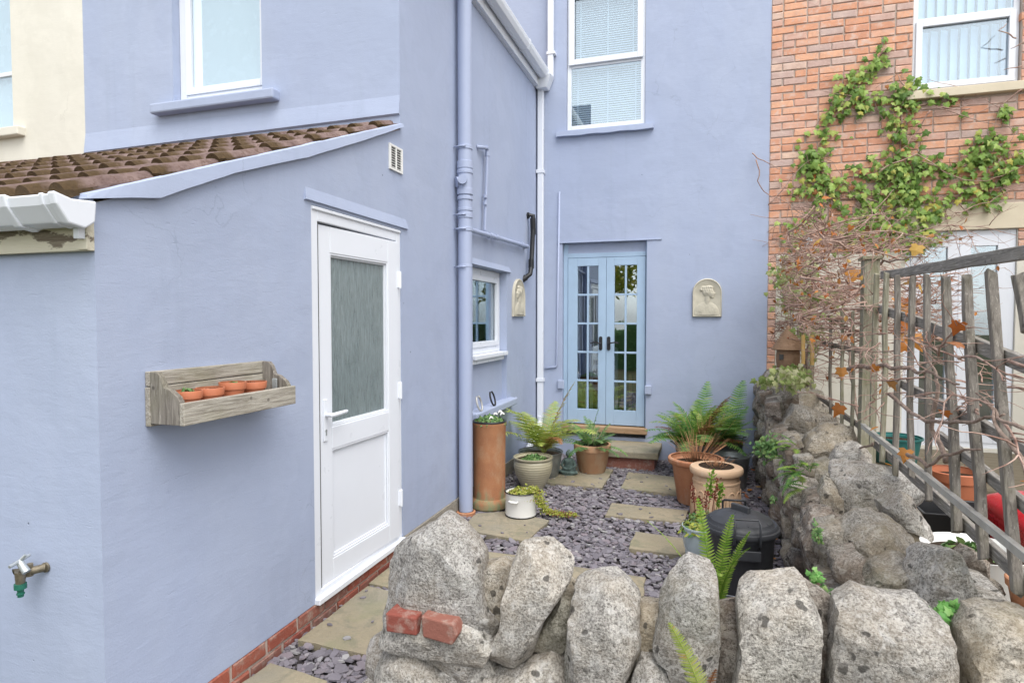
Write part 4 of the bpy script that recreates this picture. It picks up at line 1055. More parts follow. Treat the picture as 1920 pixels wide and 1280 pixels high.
# ---------------------------------------------------------------- dry stone walls
def rock(px, Y, thick, mat, parent, seed=0, lumps=0.018, tilt=0.0, name='stone', pw=3.2, pts3=None, back=None):
    """rock whose face fills a traced outline on the plane y=Y, with real depth behind it"""
    P = pts3 or [onY(x, y, Y+thick*0.42) for x, y in px]
    c = sum(P, Vector())/len(P)
    # resample the outline
    n_ = 76; per = []
    L = [(P[(i+1) % len(P)]-P[i]).length for i in range(len(P))]; tot = sum(L)
    for k_ in range(n_):
        d_ = tot*k_/n_; i = 0
        while d_ > L[i]: d_ -= L[i]; i += 1
        per.append(P[i].lerp(P[(i+1) % len(P)], d_/L[i]))
    per = [c+(p-c)*1.045 for p in per]
    rings = []                                # (scale, depth fraction -1 front .. 1 back)
    m_ = 26
    for j in range(m_+1):
        t = -1+2*j/m_; a_ = abs(t)
        s_ = max(0.0, 1-a_**pw)**(1/pw) if a_ < 1 else 0.0
        rings.append((s_, t))
    fine = [(0.0, -0.93), (0.15, -0.93), (0.3, -0.93), (0.45, -0.925), (0.58, -0.92), (0.70, -0.91), (0.81, -0.905), (0.90, -0.90), (0.95, -0.885), (0.98, -0.85), (0.995, -0.76), (1.0, -0.5), (1.005, -0.15), (1.0, 0.08), (0.985, 0.3), (0.95, 0.5), (0.89, 0.68), (0.78, 0.82), (0.6, 0.92), (0.32, 0.98), (0.0, 1.0)]
    mb_ = MB(); off = Vector((seed*7.13, seed*3.7, seed*1.9)); rs_ = random.Random(seed)
    ctr = Vector((c.x, Y+thick*0.42, c.z))
    for (s_, t) in fine:
        for p in per:
            q = c+(p-c)*s_
            mb_.v.append(Vector((q.x, Y+thick*0.5*(t+1)-thick*0.08+tilt*(q.z-c.z), q.z)))
    # cleave with random planes so that the block has flat broken faces meeting in edges
    V_ = np.array([tuple(v-ctr) for v in mb_.v])
    dirs_ = [(rs_.uniform(-0.55, 0.55), -1.0, rs_.uniform(-0.25, 0.75)) for _ in range(5)]
    dirs_ += [(rs_.uniform(-1, 1), rs_.uniform(-0.9, 0.0), rs_.uniform(-0.5, 1)) for _ in range(8)]
    dirs_ += [(rs_.uniform(-0.6, 0.6), rs_.uniform(-0.7, 0.3), 1.0) for _ in range(2)]
    for d_ in dirs_:
        d_ = np.array(d_)/np.linalg.norm(d_); pr = V_ @ d_
        cut = pr.max()*rs_.uniform(0.74, 0.93)
        ov = np.maximum(0, pr-cut); V_ -= np.outer(ov*0.97, d_)
    for i in range(len(mb_.v)):
        q = Vector(V_[i])+ctr
        nrm = Vector((q.x-c.x, (q.y-ctr.y)*0.9, q.z-c.z)); nrm = nrm.normalized() if nrm.length > 1e-6 else Vector((0, -1, 0))
        h_ = fbm(q*8+off, 2)*lumps*0.35+fbm(q*21+off, 3)*lumps*0.34-max(0.0, noise.noise(q*13+off)-0.28)*lumps*1.5-max(0.0, noise.noise(q*31-off)-0.3)*lumps*0.9+fbm(q*55+off, 2)*lumps*0.22
        mb_.v[i] = q+nrm*h_
    m_ = len(fine)
    for j in range(m_-1):
        for i in range(n_):
            mb_.f.append((j*n_+i, j*n_+(i+1) % n_, (j+1)*n_+(i+1) % n_, (j+1)*n_+i))
    mb_.v = [tuple(v) for v in mb_.v]
    return mb_.build(name, mat, parent, smooth=True, angle=24)

fwl = thing('front_stone_wall', 'low garden wall of upright rough limestone blocks in the foreground', 'wall', (-0.2, 2.2, 0))
front = [
    ([(736, 1150), (738, 1062), (755, 1008), (800, 974), (832, 963), (862, 984), (902, 1034), (908, 1090), (915, 1132), (948, 1168), (925, 1205), (900, 1248), (862, 1235), (800, 1205), (748, 1185)], 2.06, 0.30, 'stone', 0.014),
    ([(900, 1058), (955, 1048), (966, 1100), (955, 1150), (945, 1170), (915, 1138), (903, 1090)], 2.16, 0.22, 'stone2', 0.012),
    ([(926, 1208), (955, 1150), (962, 1062), (980, 1015), (1010, 1006), (1055, 1020), (1074, 1052), (1066, 1092), (1022, 1155), (998, 1222), (975, 1238), (932, 1222)], 2.07, 0.26, 'stone', 0.012),
    ([(1010, 1200), (1025, 1145), (1070, 1075), (1088, 1090), (1078, 1185), (1060, 1210)], 2.16, 0.22, 'stone2', 0.010),
    ([(1060, 1258), (1072, 1180), (1078, 1092), (1104, 1070), (1130, 1061), (1166, 1085), (1197, 1122), (1197, 1165), (1207, 1222), (1182, 1276), (1100, 1270)], 2.06, 0.30, 'stone', 0.014),
    ([(1190, 1118), (1240, 1122), (1240, 1215), (1198, 1218)], 2.15, 0.22, 'stone2', 0.012),
    ([(1228, 1190), (1240, 1110), (1266, 1060), (1298, 1035), (1335, 1048), (1344, 1100), (1348, 1190), (1335, 1330), (1272, 1310), (1255, 1228), (1233, 1215)], 2.07, 0.26, 'stone', 0.012),
    ([(1203, 1215), (1256, 1222), (1280, 1330), (1172, 1350), (1182, 1280)], 2.07, 0.26, 'stone', 0.010),
    ([(1338, 1128), (1388, 1115), (1390, 1255), (1372, 1320), (1333, 1320)], 2.17, 0.22, 'stonedark', 0.010),
    ([(1368, 1300), (1388, 1205), (1379, 1092), (1396, 1071), (1500, 1069), (1513, 1115), (1532, 1152), (1526, 1232), (1538, 1350), (1366, 1350)], 2.06, 0.30, 'stone', 0.014),
    ([(1500, 1085), (1570, 1120), (1566, 1200), (1555, 1350), (1525, 1350), (1520, 1170)], 2.19, 0.22, 'stonedark', 0.014),
    ([(1548, 1290), (1558, 1180), (1566, 1128), (1602, 1104), (1660, 1120), (1722, 1122), (1768, 1168), (1774, 1242), (1764, 1350), (1544, 1350)], 2.05, 0.30, 'stone', 0.016),
    ([(1765, 1200), (1800, 1160), (1830, 1190), (1800, 1350), (1765, 1350)], 2.17, 0.24, 'stonedark', 0.012),
    ([(1782, 1290), (1800, 1182), (1822, 1148), (1872, 1144), (1930, 1150), (2020, 1185), (2030, 1370), (1782, 1370)], 2.05, 0.32, 'stone2', 0.018),
    ([(705, 1340), (706, 1212), (742, 1190), (800, 1204), (842, 1236), (850, 1290), (840, 1360)], 2.02, 0.30, 'stone', 0.014),
    ([(838, 1250), (905, 1248), (958, 1262), (960, 1370), (835, 1370)], 2.04, 0.28, 'stone', 0.012),
    ([(930, 1252), (985, 1240), (1012, 1212), (1058, 1208), (1064, 1262), (1092, 1275), (1090, 1360), (940, 1370)], 2.08, 0.26, 'stone', 0.012),
    ([(1088, 1282), (1186, 1282), (1190, 1380), (1085, 1380)], 2.07, 0.26, 'stone', 0.012),
]
for i, (px, Y, th, mt, lu) in enumerate(front): rock(px, Y, th, mt, fwl, seed=i+1, lumps=lu)
rock([(724, 1150), (742, 1138), (800, 1143), (868, 1152), (935, 1196), (902, 1248), (850, 1232), (790, 1208), (724, 1194)], 2.015, 0.24, 'stone', fwl, seed=77, lumps=0.012)
# courses below the photograph's edge
x = -1.33; i = 0
for zrow, hh in ((0.215, 0.155), (0.075, 0.14)):
    x = -1.30-0.0*zrow
    while x < 1.35:
        l = R.uniform(0.2, 0.36); zt = zrow-hh/2
        pts = [Vector((x+a*l, 2.03, zt+b*hh)) for a, b in ((0.02, 0.1), (0.0, 0.8), (0.1, 1.0), (0.9, 0.98), (1.0, 0.7), (0.97, 0.05), (0.5, 0.0))]
        rock(None, 2.04+R.uniform(-0.01, 0.03), 0.3, R.choice(('stone', 'stone2', 'stone')), fwl, seed=60+i, lumps=0.012, pts3=pts); x += l*0.99; i += 1
# red brick pieces bedded in the left end
for pts, s_ in (([(722, 1149), (780, 1158), (781, 1192), (724, 1184)], 3), ([(789, 1154), (850, 1170), (857, 1192), (847, 1210), (792, 1194)], 4)):
    MB().prism([onY(x_, y_, 1.995) for x_, y_ in pts], (0, 0.09, 0)).build('brick', 'redbrick', fwl, bevel=0.006)
def rough_block(name, mat, parent, x0, x1, y0, y1, z0, z1, st=0.05, amp=0.03, seed=0, topf=None):
    bm_ = bmesh.new(); vs_ = {}
    nx, ny, nz = [max(1, int((b-a)/st)) for a, b in ((x0, x1), (y0, y1), (z0, z1))]
    mb_ = MB(); idx = {}
    def vid(i, j, k_):
        if (i, j, k_) not in idx:
            p = Vector((x0+(x1-x0)*i/nx, y0+(y1-y0)*j/ny, z0+(z1-z0)*k_/nz))
            if topf: p.z = z0+(topf(p.x, p.y)-z0)*k_/nz
            d_ = Vector((fbm(p*6+Vector((seed, 0, 0)), 4), fbm(p*6+Vector((0, seed+9, 0)), 4), fbm(p*6+Vector((0, 0, seed+17)), 4)))*amp
            if k_ == 0: d_.z = 0
            idx[(i, j, k_)] = len(mb_.v); mb_.v.append(tuple(p+d_))
        return idx[(i, j, k_)]
    for i in range(nx):
        for k_ in range(nz):
            mb_.f.append((vid(i, 0, k_), vid(i+1, 0, k_), vid(i+1, 0, k_+1), vid(i, 0, k_+1))); mb_.f.append((vid(i, ny, k_), vid(i, ny, k_+1), vid(i+1, ny, k_+1), vid(i+1, ny, k_)))
    for j in range(ny):
        for k_ in range(nz):
            mb_.f.append((vid(0, j, k_), vid(0, j, k_+1), vid(0, j+1, k_+1), vid(0, j+1, k_))); mb_.f.append((vid(nx, j, k_), vid(nx, j+1, k_), vid(nx, j+1, k_+1), vid(nx, j, k_+1)))
    for i in range(nx):
        for j in range(ny):
            mb_.f.append((vid(i, j, nz), vid(i+1, j, nz), vid(i+1, j+1, nz), vid(i, j+1, nz)))
    bm_.free()
    return mb_.build(name, mat, parent, smooth=True)
rough_block('wall_core', 'wmortar', fwl, -1.20, 1.4, 2.22, 2.38, -0.05, 0.55, 0.04, 0.02, 3, topf=lambda x, y: 0.60 if x < -0.95 else 0.50)

# boundary wall along the right side of the yard
bwl = thing('boundary_stone_wall', 'rough stone boundary wall running back to the house on the right', 'wall', (0.7, 4.5, 0))
rough_block('wall_core', 'stone2', bwl, 0.56, 0.93, 2.36, 6.94, -0.05, 0.8, 0.05, 0.03, 5, topf=lambda x, y: 0.38+0.125*(y-2.6))
# stones of the face towards the yard
i = 0; rr = random.Random(11)
for zrow in range(6):
    y = 2.36+rr.uniform(0, 0.15)
    while y < 6.85:
        l = rr.uniform(0.14, 0.36); zc = 0.0+zrow*0.155; hh = rr.uniform(0.13, 0.17)
        topz = 0.50+0.125*(y-2.6)
        if zc+hh*0.6 < topz+0.05:
            mb = MB(); off = Vector((i*3.1, i*1.7, 0.3)); nn, mm = 10, 7
            for a_ in range(nn+1):
                for b_ in range(mm+1):
                    u_, v_ = a_/nn*2-1, b_/mm*2-1
                    e_ = max(0, 1-abs(u_)**5)*max(0, 1-abs(v_)**5)
                    p = Vector((0.50+rr.uniform(0, 0.0), y+l/2+u_*l*0.495, zc+hh/2+v_*hh*0.5))
                    p.x = 0.60-0.10*e_**0.35+fbm(p*8+off, 4)*0.026+0.012*noise.noise(p*30)+0.03*math.sin(i*2.3)
                    p.y += fbm(p*7+off, 2)*0.02; p.z += fbm(p*7-off, 2)*0.02
                    mb.v.append(tuple(p))
            for a_ in range(nn):
                for b_ in range(mm): k_ = a_*(mm+1)+b_; mb.f.append((k_, k_+1, k_+mm+2, k_+mm+1))
            mb.build('stone', ('stonedark', 'stonedark', 'stone2')[i % 3], bwl, smooth=True)
        i += 1; y += l
side = [
    ([(1412, 770), (1420, 725), (1440, 690), (1470, 698), (1478, 730), (1455, 790), (1430, 800)], 6.30, 0.6, 'stonedark', 0.03),
    ([(1438, 800), (1452, 735), (1478, 716), (1500, 740), (1492, 790), (1465, 815)], 5.70, 0.5, 'stonedark', 0.026),
    ([(1478, 765), (1498, 737), (1540, 730), (1552, 770), (1500, 790)], 6.0, 0.5, 'stone2', 0.026),
    ([(1460, 800), (1488, 758), (1545, 764), (1580, 785), (1562, 800), (1512, 842), (1475, 845)], 5.05, 0.5, 'stone2', 0.026),
    ([(1492, 855), (1515, 815), (1545, 795), (1587, 792), (1607, 830), (1572, 862), (1510, 890)], 4.50, 0.42, 'stone2', 0.024),
    ([(1555, 865), (1572, 836), (1605, 827), (1632, 850), (1634, 876), (1562, 884)], 4.20, 0.30, 'stone', 0.018),
    ([(1508, 895), (1528, 866), (1556, 858), (1564, 890), (1528, 935)], 4.10, 0.34, 'stone2', 0.02),
    ([(1556, 905), (1562, 864), (1620, 870), (1738, 893), (1725, 925), (1700, 955), (1645, 935), (1600, 965), (1575, 955)], 3.62, 0.42, 'stone', 0.022),
    ([(1526, 950), (1545, 900), (1564, 884), (1574, 960), (1556, 1010)], 3.55, 0.34, 'stone2', 0.02),
    ([(1640, 950), (1685, 912), (1706, 930), (1748, 1002), (1720, 992), (1660, 972)], 3.20, 0.30, 'stone', 0.014),
    ([(1542, 1010), (1585, 975), (1622, 955), (1662, 962), (1722, 1006), (1716, 1032), (1640, 1072), (1600, 1105), (1552, 1108), (1540, 1060)], 2.95, 0.42, 'stone2', 0.024),
    ([(1590, 1110), (1600, 1080), (1650, 1050), (1722, 1040), (1730, 1100), (1690, 1140), (1620, 1140)], 2.72, 0.32, 'stone2', 0.024),
    ([(1690, 1110), (1716, 1012), (1742, 1002), (1786, 1022), (1802, 1080), (1850, 1086), (1898, 1142), (1840, 1175), (1720, 1160)], 2.62, 0.32, 'stone', 0.022),
    ([(1798, 1042), (1814, 1024), (1846, 1046), (1842, 1082), (1806, 1084)], 2.82, 0.24, 'stonedark', 0.014),
    ([(1840, 1090), (1846, 1078), (1876, 1096), (1882, 1118), (1850, 1110)], 2.78, 0.16, 'stone2', 0.010),
    ([(1500, 1000), (1530, 940), (1560, 960), (1560, 1090), (1520, 1110)], 3.15, 0.4, 'stonedark', 0.024),
    ([(1470, 930), (1500, 880), (1530, 890), (1530, 960), (1495, 1010)], 3.85, 0.5, 'stonedark', 0.026),
]
for i, (px, Y, th, mt, lu) in enumerate(side): rock(px, Y, th, mt, bwl, seed=i+31, lumps=lu, tilt=-0.1)
# smaller stones packing the top of the wall
i = 0; y = 2.45
while y < 6.8:
    for x in (0.50, 0.70):
        l, hh = rr.uniform(0.16, 0.26), rr.uniform(0.14, 0.20); zt = 0.45+0.125*(y-2.6)+rr.uniform(-0.05, 0.03); xx = x+rr.uniform(-0.02, 0.04)
        pts = [Vector((xx+a*l, y, zt-hh+b*hh)) for a, b in ((0.0, 0.0), (0.05, 0.7), (0.3, 1.0), (0.75, 0.95), (1.0, 0.6), (0.95, 0.0))]
        rock(None, y, rr.uniform(0.22, 0.34), ('stone2', 'stone', 'stonedark')[i % 3], bwl, seed=200+i, lumps=0.018, pts3=pts, tilt=-0.1); i += 1
    y += 0.24
# ---------------------------------------------------------------- neighbour's yard beyond the wall
deck = thing('timber_deck', 'weathered timber decking in front of the neighbour\'s patio doors', 'deck', (2.2, 6.0, 0))
for j in range(12):
    MB().box(0.97, 3.6, 5.45+j*0.126, 5.45+j*0.126+0.118, 0.265, 0.30).build('plank', 'deck', deck, bevel=0.003)
MB().box(0.97, 3.6, 5.41, 5.445, 0.10, 0.297).build('edge_board', 'deck', deck, bevel=0.003)
ny = MB().box(0.95, 6.0, -2.0, 6.9, -0.055, 0.20).build('yard_floor', 'deck', None); tag(ny, 'neighbouring yard floor', kind='structure')

TX = 0.985
tre = thing('trellis_fence', 'grey weathered broken trellis panel with square post above the boundary wall', 'fence', (TX, 3.6, 0))
def stick(name, a, b, w_, t_, mat, X=TX, parent=tre, jag=True):
    p, q = onX(a[0], a[1], X), onX(b[0], b[1], X)
    n_ = 9; mb_ = MB(); sd = a[0]*0.31+a[1]*0.17
    d_ = (q-p).normalized(); u_ = Vector((1, 0, 0)); r_ = d_.cross(u_).normalized()
    for i in range(n_):
        t = i/(n_-1); c = p.lerp(q, t)
        c = c+Vector((fbm(c*2+Vector((sd, 0, 0)), 2)*0.010, 0, 0))+r_*fbm(c*2.3+Vector((0, sd, 0)), 2)*0.008
        k_ = 1+0.12*noise.noise(c*9)
        for su, sr in ((1, 1), (-1, 1), (-1, -1), (1, -1)):
            e_ = Vector((0, 0, 0))
            if jag and i in (0, n_-1): e_ = d_*(R.uniform(-0.02, 0.02))
            mb_.v.append(tuple(c+u_*su*t_/2*k_+r_*sr*w_/2*k_+e_))
    for i in range(n_-1):
        for j in range(4): mb_.f.append((i*4+j, i*4+(j+1) % 4, (i+1)*4+(j+1) % 4, (i+1)*4+j))
    mb_.f.append((3, 2, 1, 0)); mb_.f.append(tuple((n_-1)*4+j for j in range(4)))
    return mb_.build(name, mat, parent, bevel=0.004)
po = onX(1632, 488, TX+0.03)
MB().box(po.x-0.045, po.x+0.045, po.y-0.05, po.y+0.05, 0.0, po.z).build('post', 'woodzg', tre, bevel=0.004)
MB().box(po.x-0.06, po.x+0.06, po.y-0.065, po.y+0.065, po.z, po.z+0.025).build('post_cap', 'woodzg', tre, bevel=0.006)
for a, b, m_ in (((1642, 510), (1632, 832), 'woodzg'), ((1661, 512), (1654, 868), 'woodzg'), ((1682, 516), (1679, 890), 'woodz'), ((1708, 520), (1706, 896), 'woodz'),
              ((1737, 520), (1743, 935), 'woodz'), ((1775, 518), (1792, 995), 'woodz'), ((1812, 520), (1842, 1045), 'woodz'), ((1858, 512), (1904, 1112), 'woodz')):
    stick('slat', a, b, 0.026 if a[0] < 1750 else 0.033, 0.026 if a[0] < 1750 else 0.030, m_, TX-0.035)
stick('slat', (1908, 510), (1927, 630), 0.036, 0.03, 'woodz', TX-0.035)
for a, b, h_ in (((1655, 516), (2010, 462), 0.048), ((1652, 578), (2010, 712), 0.05), ((1690, 718), (2010, 892), 0.045), ((1760, 815), (2000, 1010), 0.045), ((1640, 828), (1990, 1150), 0.05)):
    stick('rail', a, b, h_, 0.024, 'wooddk', TX+0.0, jag=False)
# second, farther panel by the house
tr2 = thing('far_trellis', 'narrow trellis panel close to the brick house behind the birdhouse', 'fence', (0.95, 5.4, 0))
for px_ in (1556, 1578, 1598):
    stick('slat', (px_+2, 590+R.uniform(-15, 15)), (px_, 800), 0.032, 0.02, R.choice(('woodz', 'woodzg')), 0.955, tr2)
for y_ in (640, 740): stick('rail', (1530, y_), (1612, y_+(y_-598)*0.42), 0.04, 0.02, 'woodz', 0.978, tr2, jag=False)
stick('post', (1522, 560), (1518, 800), 0.06, 0.06, 'woodzg', 1.0, tr2)
# loose aluminium strip leaning along the trellis foot
s0, s1 = onX(1618, 798, 0.93), onX(1935, 1052, 0.93)
st_ = MB().bar(s0, s1, 0.022, 0.030).bar(s0+Vector((-0.012, 0, 0.013)), s1+Vector((-0.012, 0, 0.013)), 0.004, 0.008).build('metal_strip', 'alu', None, bevel=0.002)
tag(st_, 'long pale metal strip sloping along the foot of the trellis', 'strip')

# ---------------------------------------------------------------- pots and yard things
def pot(name, label, cat, c, outer, mat, th=0.014, soil=None, n=44, group=None, body='body'):
    t = thing(name, label, cat, c, group)
    inner = [(max(0.0, r_-th), z) for r_, z in outer[::-1] if z > outer[0][1]+th]
    prof = [(0.0, outer[0][1])]+outer+inner
    prof += [(0.0, inner[-1][1])]
    MB().lathe(prof, c, n).build(body, mat, t, smooth=True, angle=38)
    if soil is not None:
        # radius inside the pot at that height
        rs_ = None
        for (r0, z0), (r1, z1) in zip(outer[:-1], outer[1:]):
            if min(z0, z1) <= soil <= max(z0, z1) and abs(z1-z0) > 1e-6: rs_ = r0+(r1-r0)*(soil-z0)/(z1-z0)-th
        rs_ = (rs_ or outer[-1][0]-th)+0.002
        mb_ = MB(); n2 = 24; mb_.v.append((c[0], c[1], c[2]+soil+0.012))
        for k_ in (0.5, 1.0):
            for j in range(n2):
                a_ = 6.2832*j/n2; mb_.v.append((c[0]+rs_*k_*math.cos(a_), c[1]+rs_*k_*math.sin(a_), c[2]+soil+(R.uniform(0, 0.012) if k_ < 1 else 0)))
        for j in range(n2):
            k_ = (j+1) % n2; mb_.f += [(0, 1+j, 1+k_), (1+j, 1+n2+j, 1+n2+k_, 1+k_)]
        mb_.build('soil', 'soil', t, smooth=True)
    return t
# foliage helpers ----------------------------------------------------------
IVY = [(0, 0), (0.20, -0.12), (0.46, -0.02), (0.36, 0.18), (0.50, 0.44), (0.26, 0.50), (0, 1.0), (-0.26, 0.50), (-0.50, 0.44), (-0.36, 0.18), (-0.46, -0.02), (-0.20, -0.12)]
OVAL = [(0, 0), (0.22, 0.25), (0.26, 0.55), (0.13, 0.85), (0, 1.0), (-0.13, 0.85), (-0.26, 0.55), (-0.22, 0.25)]
def add_leaf(mb_, p, nrm, up, size, shape, fold=0.12):
    nrm = Vector(nrm).normalized(); up = Vector(up); up = (up-nrm*up.dot(nrm))
    up = up.normalized() if up.length > 1e-6 else nrm.orthogonal().normalized(); r_ = up.cross(nrm)
    p = Vector(p); o_ = len(mb_.v); n_ = len(shape)
    mb_.v.append(tuple(p+up*size*0.42+nrm*size*0.03))
    for x, y in shape: mb_.v.append(tuple(p+r_*x*size+up*y*size-nrm*(abs(x)*fold+0.10*y*y)*size))
    for i in range(n_): mb_.f.append((o_, o_+1+i, o_+1+(i+1) % n_))
def rdir(rr_, z=0.0):
    v = Vector((rr_.gauss(0, 1), rr_.gauss(0, 1), rr_.gauss(0, 1)+z)); return v.normalized()
def mound(name, mat, parent, c, rx, ry, rz, n_, size, shape=OVAL, seed=0, upb=0.6):
    rr_ = random.Random(seed); mb_ = MB()
    for _ in range(n_):
        a_ = rr_.random()*6.283; q_ = math.sqrt(rr_.random()); h_ = rr_.random()**0.6
        p = Vector((c[0]+rx*q_*math.cos(a_), c[1]+ry*q_*math.sin(a_), c[2]+rz*h_*(1.05-q_*q_)))
        nn = Vector((math.cos(a_)*q_, math.sin(a_)*q_, 0.7))+rdir(rr_)*0.5
        add_leaf(mb_, p, nn, rdir(rr_, 0.2), size*rr_.uniform(0.6, 1.25), shape)
    o_ = mb_.build(name, mat, parent); o_['kind'] = 'stuff'; return o_
def frond(base, az, el, L, droop, W, mat, parent, n=24, seed=0, twist=0.0, face=False):
    rr_ = random.Random(seed); mb_ = MB(); p = Vector(base); pts = []; dirs = []
    steps = 36; e_ = el; a_ = az
    for i in range(steps+1):
        d_ = Vector((math.cos(a_)*math.cos(e_), math.sin(a_)*math.cos(e_), math.sin(e_))); pts.append(p.copy()); dirs.append(d_)
        p = p+d_*L/steps; e_ -= droop/steps*(0.4+1.2*i/steps); a_ += twist/steps
    mb_.tube(pts[::3], [0.0026*(1-0.75*i/12)+0.0004 for i in range(len(pts[::3]))], 5)
    for k_ in range(n):
        s_ = 0.14+0.85*(k_+0.5)/n; f_ = s_*steps; i0 = min(steps-1, int(f_)); c = pts[i0].lerp(pts[i0+1], f_-i0); d_ = dirs[i0]
        side = d_.cross(Vector((0, 0, 1))); side = side.normalized() if side.length > 1e-3 else Vector((1, 0, 0))
        if face: side = Vector((1, 0.15, 0)); side = (side-d_*side.dot(d_)).normalized()
        nrm = side.cross(d_).normalized()
        wl_ = W*(min(1.0, (s_-0.04)/0.20)**0.8)*((1-s_)**0.5)*1.45*rr_.uniform(0.92, 1.05)
        if wl_ < 0.004: continue
        for sg in (1, -1):
            ax = (side*sg*0.93+d_*0.34+nrm*rr_.uniform(-0.10, 0.14)).normalized(); lat = ax.cross(nrm).normalized()
            m_ = 6; hw = L/n*0.40
            o_ = len(mb_.v)
            for q_ in range(m_+1):
                t = q_/m_; cc = c+ax*wl_*t-nrm*wl_*0.16*t*t; ww = hw*(1-t**1.8)*(1.0 if q_ else 0.7)+0.0006
                mb_.v.append(tuple(cc+lat*ww)); mb_.v.append(tuple(cc-lat*ww))
                if q_ < m_:
                    # serration: a notch between leaflets
                    t2 = (q_+0.72)/m_; c2 = c+ax*wl_*t2-nrm*wl_*0.16*t2*t2; w2 = hw*(1-t2**1.8)*0.52+0.0004
                    mb_.v.append(tuple(c2+lat*w2)); mb_.v.append(tuple(c2-lat*w2))
            cnt = (2*m_+1)
            for q_ in range(cnt-1): a0 = o_+2*q_; mb_.f.append((a0, a0+1, a0+3, a0+2))
    return mb_.build('frond', mat, parent)
def stems(name, mat, parent, base, n_, h_, spread, rad=0.003, seed=0):
    rr_ = random.Random(seed); mb_ = MB()
    for _ in range(n_):
        a_ = rr_.random()*6.28; q_ = spread*rr_.random()
        p = Vector(base)+Vector((math.cos(a_), math.sin(a_), 0))*q_*0.4; hh = h_*rr_.uniform(0.6, 1.1); l_ = Vector((math.cos(a_), math.sin(a_), 0))*q_
        mb_.tube([p, p+l_*0.4+Vector((0, 0, hh*0.5)), p+l_+Vector((0, 0, hh))], [rad, rad*0.8, rad*0.4], 5)
    return mb_.build(name, mat, parent, smooth=True)

# shelf planter on the wall
sh = thing('wall_planter', 'grey weathered wooden trough shelf fixed to the blue wall', 'planter', (-1.8, 2.1, 1.13))
sy0, sy1 = 1.675, 2.545; sx = XW+0.001; sd_ = 0.155; zb_, zf, zt = 1.150, 1.268, 1.400
zadj = onX(272, 806, XW).z
P_ = onX(320, 809, XW+sd_+0.02); Q_ = onX(556, 752, XW+sd_+0.02)
sy0, sy1 = onX(275, 740, XW+0.01).y, Q_.y-0.01; zb_ = (P_.z+Q_.z)/2; zf = onX(335, 758, XW+sd_+0.02).z; zt = onX(272, 697, XW+0.01).z
MB().box(sx, sx+0.022, sy0, sy1, zb_-0.01, zb_+0.13).box(sx, sx+0.0215, sy0+0.002, sy1, zb_+0.133, zt).build('back_board', 'woodx', sh, bevel=0.003)
MB().box(sx+0.0225, sx+sd_, sy0+0.025, sy1-0.025, zb_+0.002, zb_+0.022).build('base_board', 'woodx', sh, bevel=0.003)
MB().box(sx+sd_+0.0005, sx+sd_+0.022, sy0-0.002, sy1+0.002, zb_, zf).build('front_board', 'woodx', sh, bevel=0.003)
for y_ in (sy0+0.002, sy1-0.024):
    prof = [(0.0225, zb_), (sd_, zb_), (sd_, zf+0.004), (sd_-0.012, zf+0.022), (sd_-0.045, zf+0.045), (sd_-0.07, zt-0.055), (sd_-0.085, zt-0.018), (0.055, zt-0.002), (0.0225, zt)]
    MB().prism([(sx+a, y_, b) for a, b in prof], (0, 0.0225, 0)).build('end_board', 'woodz', sh, bevel=0.002)
shelf_px = [(352, 738, 'holding green succulents'), (394, 728, 'covered in brown grit'), (436, 718, 'with a grey green rosette'), (476, 715, 'nearest the door')]
for i, (px_, py_, lab) in enumerate(shelf_px):
    cx_ = sx+0.088; c = onX(px_, py_, cx_); r_ = 0.050; hh = 0.088
    if i == 2: hh = 0.098
    t = pot('flowerpot', 'small terracotta pot on the wooden wall shelf '+lab, 'flowerpot', (cx_, c.y, zb_+0.0225), [(0.034, 0), (0.044, hh-0.028), (0.049, hh-0.028), (0.052, hh-0.002), (0.051, hh)], 'plasticpot', 0.004, hh-0.016, 28, 'little pots on the wall shelf')
    top_ = (cx_, c.y, zb_+0.0225+hh-0.012)
    if i == 0: mound('succulent', 'herb', t, top_, 0.03, 0.03, 0.02, 22, 0.022, OVAL, 5)
    if i == 1: mound('grit', 'straw', t, top_, 0.042, 0.042, 0.008, 90, 0.010, OVAL, 6)
    if i == 2: mound('succulent', 'herb', t, top_, 0.034, 0.034, 0.014, 60, 0.014, OVAL, 7)
    if i == 3: mound('dry_leaves', 'redleaf', t, top_, 0.03, 0.03, 0.01, 16, 0.015, OVAL, 8)
# small pale tag in the shelf
c = onX(515, 714, sx+0.10)
tag(MB().box(c.x-0.012, c.x+0.012, c.y-0.004, c.y+0.004, zb_+0.022, c.z+0.012).build('plant_label', 'steel', None, bevel=0.003), 'small pale plant marker at the door end of the shelf', 'marker')

